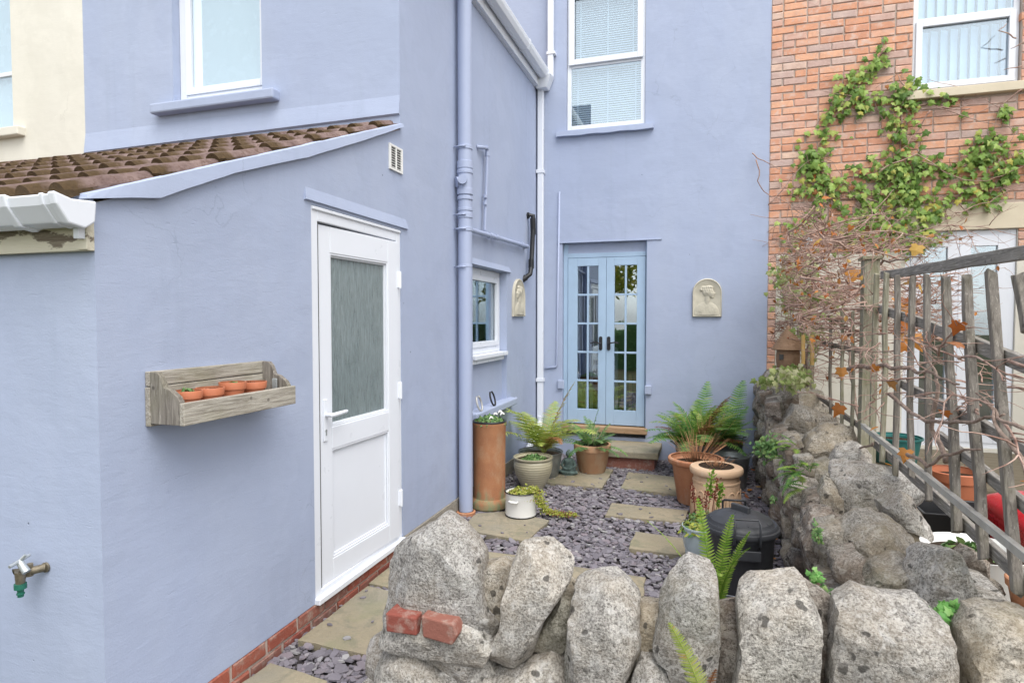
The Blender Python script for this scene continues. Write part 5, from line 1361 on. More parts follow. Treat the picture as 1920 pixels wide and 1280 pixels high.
# garden tap on the lean-to wall
c = onY(88, 1062, YA)
tp = thing('garden_tap', 'weathered brass garden tap with a green hose connector', 'tap', tuple(c))
X_, Z_ = c.x, c.z
h0 = onY(38, 1062, YA-0.06)
MB().tube([(X_, YA-0.001, Z_), (X_, YA-0.008, Z_)], 0.017, 16).tube([(X_, YA-0.004, Z_), (X_-0.03, YA-0.04, Z_-0.004), (X_-0.07, YA-0.06, Z_-0.004), (h0.x+0.004, YA-0.06, Z_-0.008)], [0.013, 0.014, 0.012, 0.017], 14).tube([(X_-0.028, YA-0.038, Z_-0.02), (X_-0.028, YA-0.038, Z_+0.022)], 0.012, 6).tube([(h0.x+0.002, YA-0.06, Z_+0.004), (h0.x-0.002, YA-0.06, Z_-0.040)], [0.018, 0.013], 14).build('body', 'brass', tp, smooth=True, angle=40)
MB().tube([(h0.x+0.03, YA-0.06, Z_+0.004), (h0.x+0.004, YA-0.062, Z_+0.034), (h0.x, YA-0.062, Z_+0.042)], [0.013, 0.011, 0.008], 12).tube([(h0.x+0.010, YA-0.10, Z_+0.034), (h0.x+0.002, YA-0.062, Z_+0.040), (h0.x-0.006, YA-0.025, Z_+0.046)], [0.005, 0.006, 0.005], 8).tube([(h0.x-0.034, YA-0.07, Z_+0.020), (h0.x+0.002, YA-0.062, Z_+0.040), (h0.x+0.020, YA-0.055, Z_+0.060)], [0.005, 0.006, 0.005], 8).build('handle', 'steel', tp, smooth=True, angle=40)
MB().lathe([(0.0, 0), (0.009, 0), (0.009, 0.008), (0.012, 0.009), (0.012, 0.013), (0.009, 0.015), (0.010, 0.026), (0.018, 0.028), (0.018, 0.046), (0.0, 0.046)], (h0.x-0.002, YA-0.06, Z_-0.084), 18).build('hose_connector', 'hosegreen', tp, smooth=True, angle=30)

# arched plaques with a head in relief
def plaque(label, f, w_, h_, flip=1):
    """f(u, v, d): u across, v up, d out of the wall; origin bottom centre"""
    t = thing('wall_plaque', label, 'plaque', f(0, 0, 0), 'arched stone plaques')
    n_ = 40; out = [(-w_/2, 0), (w_/2, 0)]
    for i in range(25):
        a_ = math.pi*i/24; out.append((w_/2*math.cos(a_), h_-w_/2+w_/2*math.sin(a_)))
    mb_ = MB(); m_ = len(out)
    cxy = (0, h_*0.5)
    lay = [(1.0, 0.0), (1.0, 0.020), (0.985, 0.026), (0.95, 0.028), (0.925, 0.024), (0.90, 0.021)]
    for s_, d_ in lay:
        for u_, v_ in out: mb_.v.append(f(u_*s_, cxy[1]+(v_-cxy[1])*s_, d_))
    for j in range(len(lay)-1):
        for i in range(m_): mb_.f.append((j*m_+i, j*m_+(i+1) % m_, (j+1)*m_+(i+1) % m_, (j+1)*m_+i))
    mb_.f.append(tuple((len(lay)-1)*m_+i for i in range(m_)))
    mb_.build('slab', 'plaque', t, smooth=True, angle=50)
    # relief: height field over the field of the plaque, head in profile with bust
    def H_(x, y):                               # x in -1..1, y in 0..1 (in widths/heights)
        x = x*flip; z_ = 0.0
        def ell(cx, cy, a, b, hgt, pw=2.0, rot=0.0):
            dx, dy = x-cx, y-cy; dx, dy = dx*math.cos(rot)+dy*math.sin(rot), -dx*math.sin(rot)+dy*math.cos(rot)
            q = 1-(dx/a)**2-(dy/b)**2
            return hgt*max(0, q)**0.5 if q > 0 else 0
        head = max(ell(0.05, 0.68, 0.42, 0.155, 1.0), ell(0.30, 0.62, 0.22, 0.13, 0.9))
        face = max(ell(0.40, 0.60, 0.16, 0.10, 0.75), ell(0.52, 0.625, 0.10, 0.030, 0.55), ell(0.46, 0.555, 0.10, 0.026, 0.5), ell(0.40, 0.515, 0.12, 0.04, 0.6))
        neck = ell(0.02, 0.46, 0.20, 0.20, 0.62, rot=0.2)
        bust = max(ell(-0.05, 0.06, 0.98, 0.33, 0.62), ell(-0.40, 0.14, 0.50, 0.20, 0.70), ell(0.35, 0.10, 0.50, 0.20, 0.66))
        bun = max(ell(-0.42, 0.735, 0.16, 0.055, 0.75), ell(-0.30, 0.79, 0.2, 0.05, 0.7), ell(0.10, 0.80, 0.36, 0.05, 0.9))
        ear = ell(0.00, 0.645, 0.09, 0.04, 0.22)
        z_ = max(head, face, neck, bust, bun)+ear
        if y > 0.68: z_ *= 1+0.14*math.sin(38*x+26*y)
        eye = ell(0.38, 0.655, 0.09, 0.018, 0.22)
        return max(0, z_-eye)
    nx, ny_ = 60, 70; mb_ = MB(); ww = w_*0.90
    for j in range(ny_+1):
        for i in range(nx+1):
            x, y = -1+2*i/nx, j/ny_; u_, v_ = x*ww/2, h_*0.05+y*h_*0.90
            ok = v_ < h_-w_/2 or (u_**2+(v_-(h_-w_/2))**2) < (w_/2*0.90)**2
            hgt = H_(x, y) if ok else 0.0
            if not ok:
                k_ = (w_/2*0.895)/max(1e-6, math.hypot(u_, v_-(h_-w_/2))); u_ *= k_; v_ = (h_-w_/2)+(v_-(h_-w_/2))*k_
            mb_.v.append(f(u_, v_, 0.0195+0.022*hgt+0.0014*noise.noise(Vector((u_*60, v_*60, 1)))*(1 if hgt > 0 else 0)))
    for j in range(ny_):
        for i in range(nx): a_ = j*(nx+1)+i; mb_.f.append((a_, a_+1, a_+nx+2, a_+nx+1))
    mb_.build('relief', 'plaque', t, smooth=True)
    return t
p0, p1, p2 = onY(1298, 594, YF-0.02), onY(1353, 592, YF-0.02), onY(1325, 522, YF-0.02)
pc = (p0.x+p1.x)/2
plaque('arched stone plaque with a child\'s head in relief right of the french doors', lambda u_, v_, d_: (pc+u_, YF-0.001-d_, p0.z+v_), p1.x-p0.x, p2.z-p0.z, 1)
p0, p1, p2 = onX(963, 593, XW+0.02), onX(984, 590, XW+0.02), onX(975, 523, XW+0.02); pcy = (p0.y+p1.y)/2
plaque('arched stone plaque on the side wall below the black pipe', lambda u_, v_, d_: (XW+0.001+d_, pcy+u_, p0.z+v_), p1.y-p0.y, p2.z-p0.z, -1)
# horseshoes on the ledge
for px_, py_, mt, lab in ((897, 758, 'alu', 'pale horseshoe leaning on the ledge, the one nearer the soil pipe'), (922, 745, 'iron', 'dark iron horseshoe leaning on the ledge')):
    c = onX(px_, py_, XW+0.03); r_ = 0.052; pts = []
    for i in range(17):
        a_ = math.radians(-245+310*i/16-0) if False else math.radians(115+310*i/16)
        pts.append((XW+0.055-0.035*((0.055+r_*1.2*math.sin(a_)+0.0)/0.12), c.y+r_*math.cos(a_), 0.785+0.068+r_*1.25*math.sin(a_)))
    o_ = MB().tube(pts, 0.0085, 8).build('horseshoe', mt, None, smooth=True); tag(o_, lab, 'horseshoe', 'horseshoes on the ledge')

# left group of pots
cc = onZ(910, 966, 0.02)
CX, CY = -1.705, 4.755
t = pot('chimney_pot_planter', 'tall rusty terracotta chimney pot planter beside the soil pipe', 'planter', (CX, CY, 0.025), [(0.150, 0), (0.160, 0.01), (0.162, 0.05), (0.150, 0.075), (0.134, 0.085), (0.131, 0.11), (0.133, 0.45), (0.137, 0.675), (0.142, 0.69), (0.142, 0.705)], 'chimney', 0.016, 0.685)
MB().lathe([(0.132, 0.700), (0.140, 0.703), (0.141, 0.716), (0.134, 0.722), (0.122, 0.718)], (CX, CY, 0.025), 40).build('liner_rim', 'blackpl', t, smooth=True)
pp = thing('white_primrose', 'low leafy plant with white blooms in the tall terracotta chimney pot', 'plant', (CX, CY, 0.72))
mound('foliage', 'herb', pp, (CX, CY, 0.725), 0.135, 0.135, 0.06, 420, 0.032, OVAL, 21)
for dx, dy, dz in ((0.05, 0.0, 0.085), (0.10, 0.03, 0.085), (0.07, 0.06, 0.095), (0.03, -0.05, 0.06)):
    mb = MB()
    for i in range(7): a_ = i*0.9; add_leaf(mb, (CX+dx, CY+dy, 0.725+dz), (math.cos(a_), math.sin(a_)-0.4, 0.8), (math.cos(a_), math.sin(a_), 0.4), 0.028, OVAL)
    mb.build('flower', 'petal', pp)
EX, EY = -1.385, 4.60
t = pot('enamel_pot', 'white enamel cooking pot with black rim used as a planter', 'pot', (EX, EY, 0.034), [(0.112, 0), (0.122, 0.006), (0.124, 0.02), (0.124, 0.178), (0.130, 0.186)], 'enamel', 0.005, 0.150)
MB().lathe([(0.124, 0.183), (0.133, 0.186), (0.133, 0.191), (0.124, 0.193), (0.118, 0.188)], (EX, EY, 0.034), 44).build('rim', 'enamelrim', t, smooth=True)
MB().lathe([(0.113, -0.001), (0.1245, 0.002), (0.1265, 0.008), (0.1235, 0.010)], (EX, EY, 0.034), 44).build('base_rim', 'enamelrim', t, smooth=True)
for a_ in (-1.75, -1.75+math.pi):
    d_ = Vector((math.cos(a_), math.sin(a_), 0)); s_ = Vector((-d_.y, d_.x, 0)); b = Vector((EX, EY, 0.034+0.135))
    MB().tube([b+d_*0.122-s_*0.034, b+d_*0.142-s_*0.032, b+d_*0.150, b+d_*0.142+s_*0.032, b+d_*0.122+s_*0.034], [0.008, 0.009, 0.010, 0.009, 0.008], 10).build('handle', 'enamel', t, smooth=True)
pt = thing('trailing_sedum', 'lime green trailing plant spilling out of the white enamel pot', 'plant', (EX, EY, 0.19))
mound('foliage', 'sedum', pt, (EX, EY, 0.18), 0.125, 0.115, 0.075, 900, 0.022, OVAL, 31)
mb = MB(); rr = random.Random(5)
path = [Vector((EX+0.07, EY, 0.24)), Vector((EX+0.145, EY-0.01, 0.21)), Vector((EX+0.165, EY+0.01, 0.12)), Vector((EX+0.20, EY+0.03, 0.06)), Vector((EX+0.30, EY+0.06, 0.045)), Vector((EX+0.43, EY+0.09, 0.04))]
for _ in range(1100):
    f_ = rr.random()*(len(path)-1); i = int(f_); p = path[i].lerp(path[i+1], f_-i)
    w_ = 0.045*(1-0.55*f_/5); p = p+Vector((rr.gauss(0, w_*0.5), rr.gauss(0, w_*0.8), abs(rr.gauss(0, w_*0.35))))
    add_leaf(mb, p, rdir(rr, 0.6)+Vector((0, -0.4, 0)), rdir(rr), 0.020*rr.uniform(0.6, 1.2), OVAL)
mb.build('trailing_stem', 'sedum', pt)['kind'] = 'stuff'
mb = MB()
for _ in range(160):
    f_ = 3.2+rr.random()*1.8; i = int(f_); p = path[i].lerp(path[min(i+1, 5)], f_-i)+Vector((rr.gauss(0, 0.02), rr.gauss(0, 0.03), abs(rr.gauss(0, 0.012))))
    add_leaf(mb, p, rdir(rr, 0.6), rdir(rr), 0.014, OVAL)
mb.build('dry_tips', 'redleaf', pt)['kind'] = 'stuff'
KX, KY = -1.515, 5.42
t = pot('stoneware_crock', 'cream ribbed stoneware pot behind the white enamel pot', 'pot', (KX, KY, 0.022), [(0.098, 0), (0.104, 0.01), (0.135, 0.07), (0.166, 0.14), (0.180, 0.20), (0.178, 0.245), (0.168, 0.262), (0.172, 0.272), (0.184, 0.280), (0.182, 0.290)], 'crock', 0.016, 0.262)
pc_ = thing('crock_plant', 'low green plant growing in the cream stoneware pot', 'plant', (KX, KY, 0.28))
mound('foliage', 'herb', pc_, (KX+0.01, KY-0.02, 0.285), 0.12, 0.11, 0.05, 260, 0.032, OVAL, 41)
# zinc tub with the yellow green fern
ZX, ZY = -1.560, 5.86
t = pot('zinc_tub', 'round galvanised tub behind the stoneware pot', 'tub', (ZX, ZY, 0.022), [(0.17, 0), (0.175, 0.01), (0.215, 0.235), (0.224, 0.240), (0.224, 0.250)], 'zinc', 0.006, 0.21)
fp = thing('yellow_fern', 'pale yellow green fern with long arching fronds in the galvanised tub', 'fern', (ZX, ZY, 0.24))
def fr_px(px_, py_, Y, base, W, mat, parent, seed, droop=0.9, n=22, face=False):
    """a frond from base whose tip lands near the photo point on plane Y"""
    tip = onY(px_, py_, Y); b = Vector(base); d_ = tip-b; hor = Vector((d_.x, d_.y, 0)); az = math.atan2(d_.y, d_.x)
    L = d_.length*1.22; el = math.atan2(d_.z, hor.length)+droop*0.5
    return frond(base, az, el, L, droop, W, mat, parent, n, seed, 0.0, face)
B0 = (ZX+0.04, ZY-0.02, 0.245)
for i, (px_, py_, Y, W, mt, dr) in enumerate(((932, 782, 5.60, 0.12, 'fernl', 1.0), (930, 838, 5.40, 0.11, 'fernl', 1.2), (948, 800, 5.35, 0.11, 'fernl', 1.3), (1072, 742, 5.85, 0.085, 'fernyel', 0.35), (1108, 838, 5.50, 0.11, 'fernl', 1.2), (1082, 818, 5.40, 0.10, 'fernl', 1.2), (1040, 770, 6.1, 0.09, 'fernl', 0.5),
                                              (985, 790, 6.2, 0.09, 'fernl', 0.7), (1060, 815, 6.0, 0.09, 'fernl', 1.0), (960, 805, 5.9, 0.09, 'fernl', 1.0), (1050, 855, 5.35, 0.05, 'fernbrown', 1.3), (1015, 850, 5.5, 0.05, 'fernl', 1.3), (1000, 815, 5.5, 0.08, 'fernl', 1.3))):
    fr_px(px_, py_, Y, B0, W*1.5, mt, fp, 100+i, dr, 26)
# terracotta pot with small shrub
TXp, TYp = -1.095, 6.15
t = pot('terracotta_pot', 'banded weathered terracotta pot at the foot of the door step', 'pot', (TXp, TYp, 0.034), [(0.128, 0), (0.132, 0.008), (0.152, 0.09), (0.155, 0.094), (0.170, 0.20), (0.173, 0.204), (0.174, 0.214), (0.186, 0.222), (0.189, 0.275), (0.184, 0.285)], 'terraold', 0.016, 0.255)
ps = thing('leafy_shrub', 'small dark green shrub with an upright spike in the banded terracotta pot', 'shrub', (TXp, TYp, 0.29))
rr = random.Random(77)
for i in range(26):
    a_ = rr.random()*6.28; el = rr.uniform(0.2, 1.2)
    if i == 0: a_, el = 0.2, 1.45
    frond((TXp+rr.uniform(-.05, .05), TYp+rr.uniform(-.05, .05), 0.28), a_, el, 0.42 if i == 0 else rr.uniform(0.28, 0.42), 0.25 if i == 0 else rr.uniform(0.2, 1.1), 0.055, 'herb' if i % 4 else 'fernd', ps, 13, 200+i)
stems('stem', 'bark', ps, (TXp, TYp, 0.27), 9, 0.2, 0.10, 0.004, 3)
# little seated statue
SX, SY = -1.30, 5.98
stt = thing('garden_statue', 'small green grey seated figurine between the tub and the terracotta pot', 'statue', (SX, SY, 0.02))
mb = MB().lathe([(0.0, 0), (0.075, 0), (0.08, 0.02), (0.07, 0.035), (0.072, 0.05), (0.066, 0.075), (0.046, 0.095), (0.05, 0.125), (0.052, 0.15), (0.04, 0.168), (0.018, 0.176), (0.018, 0.184), (0.030, 0.198), (0.033, 0.215), (0.026, 0.235), (0.013, 0.246), (0.012, 0.254), (0.0, 0.26)], (SX, SY, 0.02), 22)
for s_ in (-1, 1):
    mb.tube([(SX+s_*0.05, SY, 0.165), (SX+s_*0.068, SY-0.02, 0.12), (SX+s_*0.03, SY-0.06, 0.095), (SX, SY-0.07, 0.095)], [0.016, 0.015, 0.012, 0.010], 8)
    mb.tube([(SX+s_*0.03, SY-0.01, 0.065), (SX+s_*0.085, SY-0.045, 0.06), (SX-s_*0.01, SY-0.08, 0.06)], [0.024, 0.020, 0.014], 8)
mb.build('figure', 'verdigris', stt, smooth=True)
# right group of pots
GX, GY = -0.075, 5.42
t = pot('large_terracotta_pot', 'large orange terracotta pot on the right with dry red stalks', 'pot', (GX, GY, 0.022), [(0.145, 0), (0.150, 0.01), (0.196, 0.32), (0.200, 0.325), (0.222, 0.333), (0.230, 0.345), (0.232, 0.372), (0.224, 0.382)], 'terra', 0.018, 0.33)
stk_ = thing('dry_stalks', 'dry reddish stalks standing in the large orange terracotta pot', 'plant', (GX, GY, 0.36)); stems('stalk', 'straw', stk_, (GX, GY, 0.36), 60, 0.24, 0.20, 0.0022, 5)
HX, HY = 0.085, 5.05
t = pot('buff_chimney_pot', 'pale buff clay chimney pot with moulded arches, used as a planter', 'planter', (HX, HY, 0.022), [(0.190, 0), (0.196, 0.01), (0.190, 0.10), (0.176, 0.28), (0.180, 0.285), (0.180, 0.297), (0.174, 0.302), (0.172, 0.335), (0.180, 0.345), (0.196, 0.352), (0.202, 0.365), (0.202, 0.388), (0.194, 0.400), (0.170, 0.404)], 'buff', 0.035, 0.395)
MB().lathe([(0.165, 0.395), (0.150, 0.404), (0.140, 0.402), (0.135, 0.385), (0.0, 0.375)], (HX, HY, 0.022), 40).build('black_liner', 'blackpl', t, smooth=True)
for j in range(14):
    a_ = 6.283*j/14; d_ = Vector((math.cos(a_), math.sin(a_), 0)); s_ = Vector((-d_.y, d_.x, 0)); pts = []
    for i in range(11):
        tt = math.pi*i/10; pts.append(Vector((HX, HY, 0.022+0.205))+s_*0.026*math.cos(tt)+Vector((0, 0, 0.026*math.sin(tt)))+d_*(0.182-0.0004*i))
    pts = [pts[0]-Vector((0, 0, 0.15))+d_*0.010]+pts+[pts[-1]-Vector((0, 0, 0.15))+d_*0.010]
    MB().tube(pts, 0.006, 6).build('moulding', 'buff', t, smooth=True)
s2 = thing('cut_stalks', 'short cut reddish stalks in the buff chimney pot', 'plant', (HX, HY, 0.4)); stems('stalk', 'straw', s2, (HX, HY, 0.395), 34, 0.10, 0.11, 0.0022, 6); mound('litter', 'fernbrown', s2, (HX, HY, 0.398), 0.10, 0.10, 0.02, 60, 0.025, OVAL, 9)
# zinc tubs and the big green ferns by the rear wall
for (x, y, r_, h_, lab) in ((0.22, 6.02, 0.18, 0.30, 'dark galvanised tub with looped handle beside the boundary wall'), (-0.08, 6.38, 0.22, 0.33, 'dark galvanised tub hidden under the green ferns by the rear wall'), (0.20, 6.52, 0.17, 0.36, 'galvanised tub in the corner by the boundary wall')):
    t = pot('zinc_bucket', lab, 'tub', (x, y, 0.022), [(r_*0.78, 0), (r_*0.8, 0.01), (r_*0.97, h_-0.02), (r_, h_-0.014), (r_, h_)], 'zinc', 0.006, h_-0.06)
    for a_ in (0.35, 0.35+math.pi):
        d_ = Vector((math.cos(a_), math.sin(a_), 0)); s_ = Vector((-d_.y, d_.x, 0)); b = Vector((x, y, 0.022+h_-0.02))
        MB().tube([b+d_*r_-s_*0.05, b+d_*(r_+0.035)-s_*0.04+Vector((0, 0, 0.02)), b+d_*(r_+0.045)+Vector((0, 0, 0.03)), b+d_*(r_+0.035)+s_*0.04+Vector((0, 0, 0.02)), b+d_*r_+s_*0.05], 0.007, 8).build('handle', 'zinc', t, smooth=True)
f1 = thing('green_fern', 'wide mid green fern spreading in front of the rear wall', 'fern', (-0.08, 6.35, 0.3)); rr = random.Random(9)
for i in range(42):
    a_ = rr.uniform(0, 6.28); el = rr.uniform(0.5, 1.35)
    frond((-0.08+rr.uniform(-.05, .05), 6.32+rr.uniform(-.05, .05), 0.30), a_, el, rr.uniform(0.45, 0.66), rr.uniform(0.6, 1.6), rr.uniform(0.09, 0.13), R.choice(('fernd', 'fernd', 'fernd', 'fernm', 'fernm', 'fernl') if i % 9 else ('fernbrown',)), f1, 22, 300+i)
for i, (px_, py_, Y) in enumerate(((1325, 737, 6.7), (1290, 780, 6.3), (1222, 825, 5.95), (1240, 790, 6.2), (1262, 770, 6.45), (1230, 845, 5.9))): fr_px(px_, py_, Y, (-0.08, 6.34, 0.30), 0.115, 'fernd', f1, 340+i, 0.9 if i != 0 else 0.3)
f2 = thing('corner_fern', 'tall dark green fern in the corner against the boundary wall', 'fern', (0.22, 6.5, 0.35))
for i, (px_, py_, Y) in enumerate(((1392, 735, 6.75), (1360, 765, 6.6), (1400, 775, 6.5), (1375, 800, 6.1), (1410, 800, 6.4), (1335, 790, 6.4), (1395, 830, 6.0), (1350, 820, 6.0))):
    fr_px(px_, py_, Y, (0.21, 6.45, 0.34), 0.125, 'fernd', f2, 360+i, 0.5 if i < 3 else 0.9, 22)
stems('dry_stem', 'straw', f1, (-0.02, 6.2, 0.28), 26, 0.42, 0.26, 0.0022, 8)
# black dustbin with lid
BX_, BY_ = 0.182, 3.42
bn = thing('dustbin', 'black plastic dustbin with a ribbed domed lid', 'bin', (BX_, BY_, 0.0))
MB().lathe([(0.0, 0.012), (0.145, 0.012), (0.150, 0.02), (0.168, 0.44), (0.172, 0.445), (0.176, 0.46), (0.172, 0.475), (0.171, 0.50)], (BX_, BY_, 0), 48).build('body', 'binblack', bn, smooth=True, angle=40)
lid = MB().lathe([(0.176, 0.470), (0.193, 0.472), (0.197, 0.482), (0.194, 0.496), (0.186, 0.500), (0.184, 0.510), (0.178, 0.516), (0.168, 0.512), (0.162, 0.518), (0.158, 0.530), (0.130, 0.546), (0.09, 0.560), (0.045, 0.568), (0.0, 0.570)], (BX_, BY_, 0), 56).build('lid', 'binblack', bn, smooth=True, angle=40)
for j in range(8):
    a_ = 6.283*j/8+0.2; d_ = Vector((math.cos(a_), math.sin(a_), 0)); b = Vector((BX_, BY_, 0))
    MB().bar(b+d_*0.045+Vector((0, 0, 0.568)), b+d_*0.155+Vector((0, 0, 0.532)), 0.006, 0.006).build('lid_rib', 'binblack', lid, bevel=0.001)
a_ = 0.55; hd = Vector((math.cos(a_+1.57), math.sin(a_+1.57), 0)); q = Vector((BX_, BY_, 0.566))
hd = Vector((0.75, -0.66, 0))
MB().bar(q-hd*0.055+Vector((0, 0, 0.016)), q+hd*0.055+Vector((0, 0, 0.016)), 0.024, 0.036).build('lid_handle', 'binblack', lid, bevel=0.005)
for sgn, zz in ((-1, 0.0), (1, 0.0)):
    d_ = Vector((0.05*sgn+0.0, -1*sgn if sgn < 0 else 1, 0)); d_ = Vector((0.12, -1, 0)).normalized()*(1 if sgn > 0 else -1); s_ = Vector((-d_.y, d_.x, 0)); b = Vector((BX_, BY_, 0))
    mb = MB(); z0 = 0.43
    mb.tube([b+d_*0.165-s_*0.062+Vector((0, 0, z0)), b+d_*0.20-s_*0.062+Vector((0, 0, z0+0.03)), b+d_*0.205-s_*0.060+Vector((0, 0, z0+0.13)), b+d_*0.17-s_*0.058+Vector((0, 0, z0+0.145)), b+d_*0.165+s_*0.058+Vector((0, 0, z0+0.145)), b+d_*0.205+s_*0.060+Vector((0, 0, z0+0.13)), b+d_*0.20+s_*0.062+Vector((0, 0, z0+0.03)), b+d_*0.165+s_*0.062+Vector((0, 0, z0))], 0.006, 8)
    mb.build('clip_handle', 'binblack', bn, smooth=True)
    MB().prism([b+d_*0.166-s_*0.066+Vector((0, 0, 0.36)), b+d_*0.166+s_*0.066+Vector((0, 0, 0.36)), b+d_*0.205+s_*0.066+Vector((0, 0, 0.375)), b+d_*0.205-s_*0.066+Vector((0, 0, 0.375))], (0, 0, 0.055)).build('handle_block', 'binblack', bn, bevel=0.006)
# pale bucket with leafy red-tipped plant
UX, UY = -0.015, 4.0
bk = pot('pale_bucket', 'pale blue grey bucket with wire handle behind the front wall', 'bucket', (UX, UY, 0.02), [(0.085, 0), (0.09, 0.006), (0.116, 0.25), (0.121, 0.252), (0.121, 0.262)], 'palebucket', 0.004, 0.23)
pts = [Vector((UX-0.118*math.cos(t_), UY-0.11*math.sin(t_)-0.0, 0.02+0.245-0.20*math.sin(t_))) for t_ in [math.pi*i/12 for i in range(13)]]
MB().tube(pts, 0.003, 6).build('wire_handle', 'zinc', bk, smooth=True)
bp_ = thing('bucket_plant', 'leafy plant with dark red flower spikes in the pale bucket', 'plant', (UX, UY, 0.28))
mound('foliage', 'sedum', bp_, (UX, UY, 0.25), 0.13, 0.12, 0.12, 240, 0.035, OVAL, 51); mound('dark_foliage', 'herb', bp_, (UX, UY, 0.25), 0.13, 0.12, 0.14, 140, 0.035, OVAL, 52)
rr = random.Random(8)
for i, (dx, dy, hh, mt) in enumerate(((-0.06, 0, 0.28, 'redleaf'), (-0.02, 0.03, 0.20, 'redleaf'), (0.03, 0, 0.24, 'redleaf'), (0.09, 0.02, 0.32, 'redleaf'), (0.06, 0.05, 0.36, 'fernm'), (0.12, 0.04, 0.28, 'fernm'))):
    mb = MB().tube([(UX+dx*0.5, UY+dy, 0.26), (UX+dx, UY+dy, 0.26+hh)], 0.0025, 5)
    for _ in range(60):
        z = rr.uniform(0.55, 1.0); add_leaf(mb, (UX+dx*(0.5+0.5*z)+rr.gauss(0, 0.008), UY+dy+rr.gauss(0, 0.008), 0.26+hh*z), rdir(rr), rdir(rr, 0.5), 0.018 if mt == 'redleaf' else 0.03, OVAL)
    mb.build('flower_spike', mt, bp_)
# pot with the bright fern just behind the front wall
NX, NY = 0.105, 2.70
t = pot('grey_pot', 'dark grey plastic pot of soil tucked behind the front wall', 'pot', (NX, NY, 0.02), [(0.12, 0), (0.125, 0.01), (0.155, 0.30), (0.165, 0.305), (0.167, 0.325), (0.160, 0.330)], 'greypl', 0.008, 0.29)
f3 = thing('bright_fern', 'bright green upright fern just behind the foreground wall', 'fern', (NX-0.06, NY-0.02, 0.3))
B3 = (0.045, 2.66, 0.31)
for i, (px_, py_, Y, W, dr) in enumerate(((1310, 975, 2.62, 0.036, 0.15), (1372, 1005, 2.55, 0.036, 0.3), (1400, 1035, 2.50, 0.022, 0.4), (1404, 1068, 2.45, 0.022, 0.8), (1222, 1015, 2.6, 0.022, 0.6), (1352, 1120, 2.42, 0.035, 1.6), (1290, 1060, 2.7, 0.03, 0.8))):
    fr_px(px_, py_, Y, B3, W, 'fernm', f3, 400+i, dr, 34, i < 3)
fb = onY(1322, 1318, 1.99)
f4 = thing('foreground_fern', 'single yellow green fern frond growing from the front of the stone wall', 'fern', tuple(fb))
fr_px(1262, 1196, 1.93, tuple(fb), 0.030, 'fernl', f4, 501, 0.25, 30, True)
fr_px(1340, 1268, 1.93, tuple(fb), 0.02, 'fernbrown', f4, 502, 0.3, 10)
stems('root_crown', 'straw', f4, tuple(fb+Vector((0, 0.05, -0.03))), 6, 0.05, 0.02, 0.004, 4)
# neighbour's things beyond the trellis
FZ = 0.2005
pot('orange_planter', 'big orange plastic pot in the neighbour\'s yard behind the trellis', 'pot', (1.73, 5.15, FZ), [(0.125, 0), (0.13, 0.01), (0.160, 0.22), (0.172, 0.222), (0.178, 0.285), (0.172, 0.29)], 'plasticpot', 0.008, 0.24)
x, y, z = 1.60, 4.55, FZ
mb = MB()
mb.add([(x-0.26, y-0.16, z), (x+0.26, y-0.16, z), (x+0.26, y+0.16, z), (x-0.26, y+0.16, z), (x-0.31, y-0.20, z+0.18), (x+0.31, y-0.20, z+0.18), (x+0.31, y+0.20, z+0.18), (x-0.31, y+0.20, z+0.18), (x-0.29, y-0.18, z+0.18), (x+0.29, y-0.18, z+0.18), (x+0.29, y+0.18, z+0.18), (x-0.29, y+0.18, z+0.18), (x-0.25, y-0.15, z+0.015), (x+0.25, y-0.15, z+0.015), (x+0.25, y+0.15, z+0.015), (x-0.25, y+0.15, z+0.015)],
       [(0, 3, 2, 1)]+[(i, (i+1) % 4, 4+(i+1) % 4, 4+i) for i in range(4)]+[(4+i, 4+(i+1) % 4, 8+(i+1) % 4, 8+i) for i in range(4)]+[(8+i, 8+(i+1) % 4, 12+(i+1) % 4, 12+i) for i in range(4)]+[(12, 13, 14, 15)])
tag(mb.build('plastic_trough', 'blackpl', None, bevel=0.006), 'empty black plastic trough in front of the orange pot', 'trough')
x, y = 1.80, 3.85
rb = thing('red_tub', 'shiny red plastic tub with a domed lid beyond the trellis', 'tub', (x, y, FZ))
def rrect(w_, d_, z, r_=0.09, n_=6):
    out = []
    for sx_, sy_, a0 in ((1, 1, 0), (-1, 1, 90), (-1, -1, 180), (1, -1, 270)):
        for i in range(n_+1):
            a_ = math.radians(a0+90*i/n_); out.append((x+sx_*(w_-r_)+r_*math.cos(a_), y+sy_*(d_-r_)+r_*math.sin(a_), z))
    return out
def loft(levels):
    mb_ = MB(); n_ = len(levels[0])
    for l_ in levels: mb_.v += l_
    for j in range(len(levels)-1):
        for i in range(n_): mb_.f.append((j*n_+i, j*n_+(i+1) % n_, (j+1)*n_+(i+1) % n_, (j+1)*n_+i))
    mb_.f.append(tuple(range(n_))[::-1]); mb_.f.append(tuple((len(levels)-1)*n_+i for i in range(n_)))
    return mb_
loft([rrect(0.24, 0.30, FZ), rrect(0.27, 0.33, 0.48), rrect(0.285, 0.345, 0.485), rrect(0.285, 0.345, 0.51)]).build('box', 'redpl', rb, smooth=True, angle=35)
loft([rrect(0.29, 0.35, 0.511), rrect(0.295, 0.355, 0.53), rrect(0.28, 0.34, 0.57), rrect(0.22, 0.28, 0.615, 0.12), rrect(0.14, 0.18, 0.63, 0.12)]).build('lid', 'redpl', rb, smooth=True, angle=60)
pot('small_clay_pot', 'empty orange clay pot at the right edge beside the red tub', 'pot', (1.19, 2.78, 0.45), [(0.055, 0), (0.057, 0.004), (0.075, 0.11), (0.083, 0.112), (0.086, 0.14), (0.081, 0.144)], 'terra', 0.008)
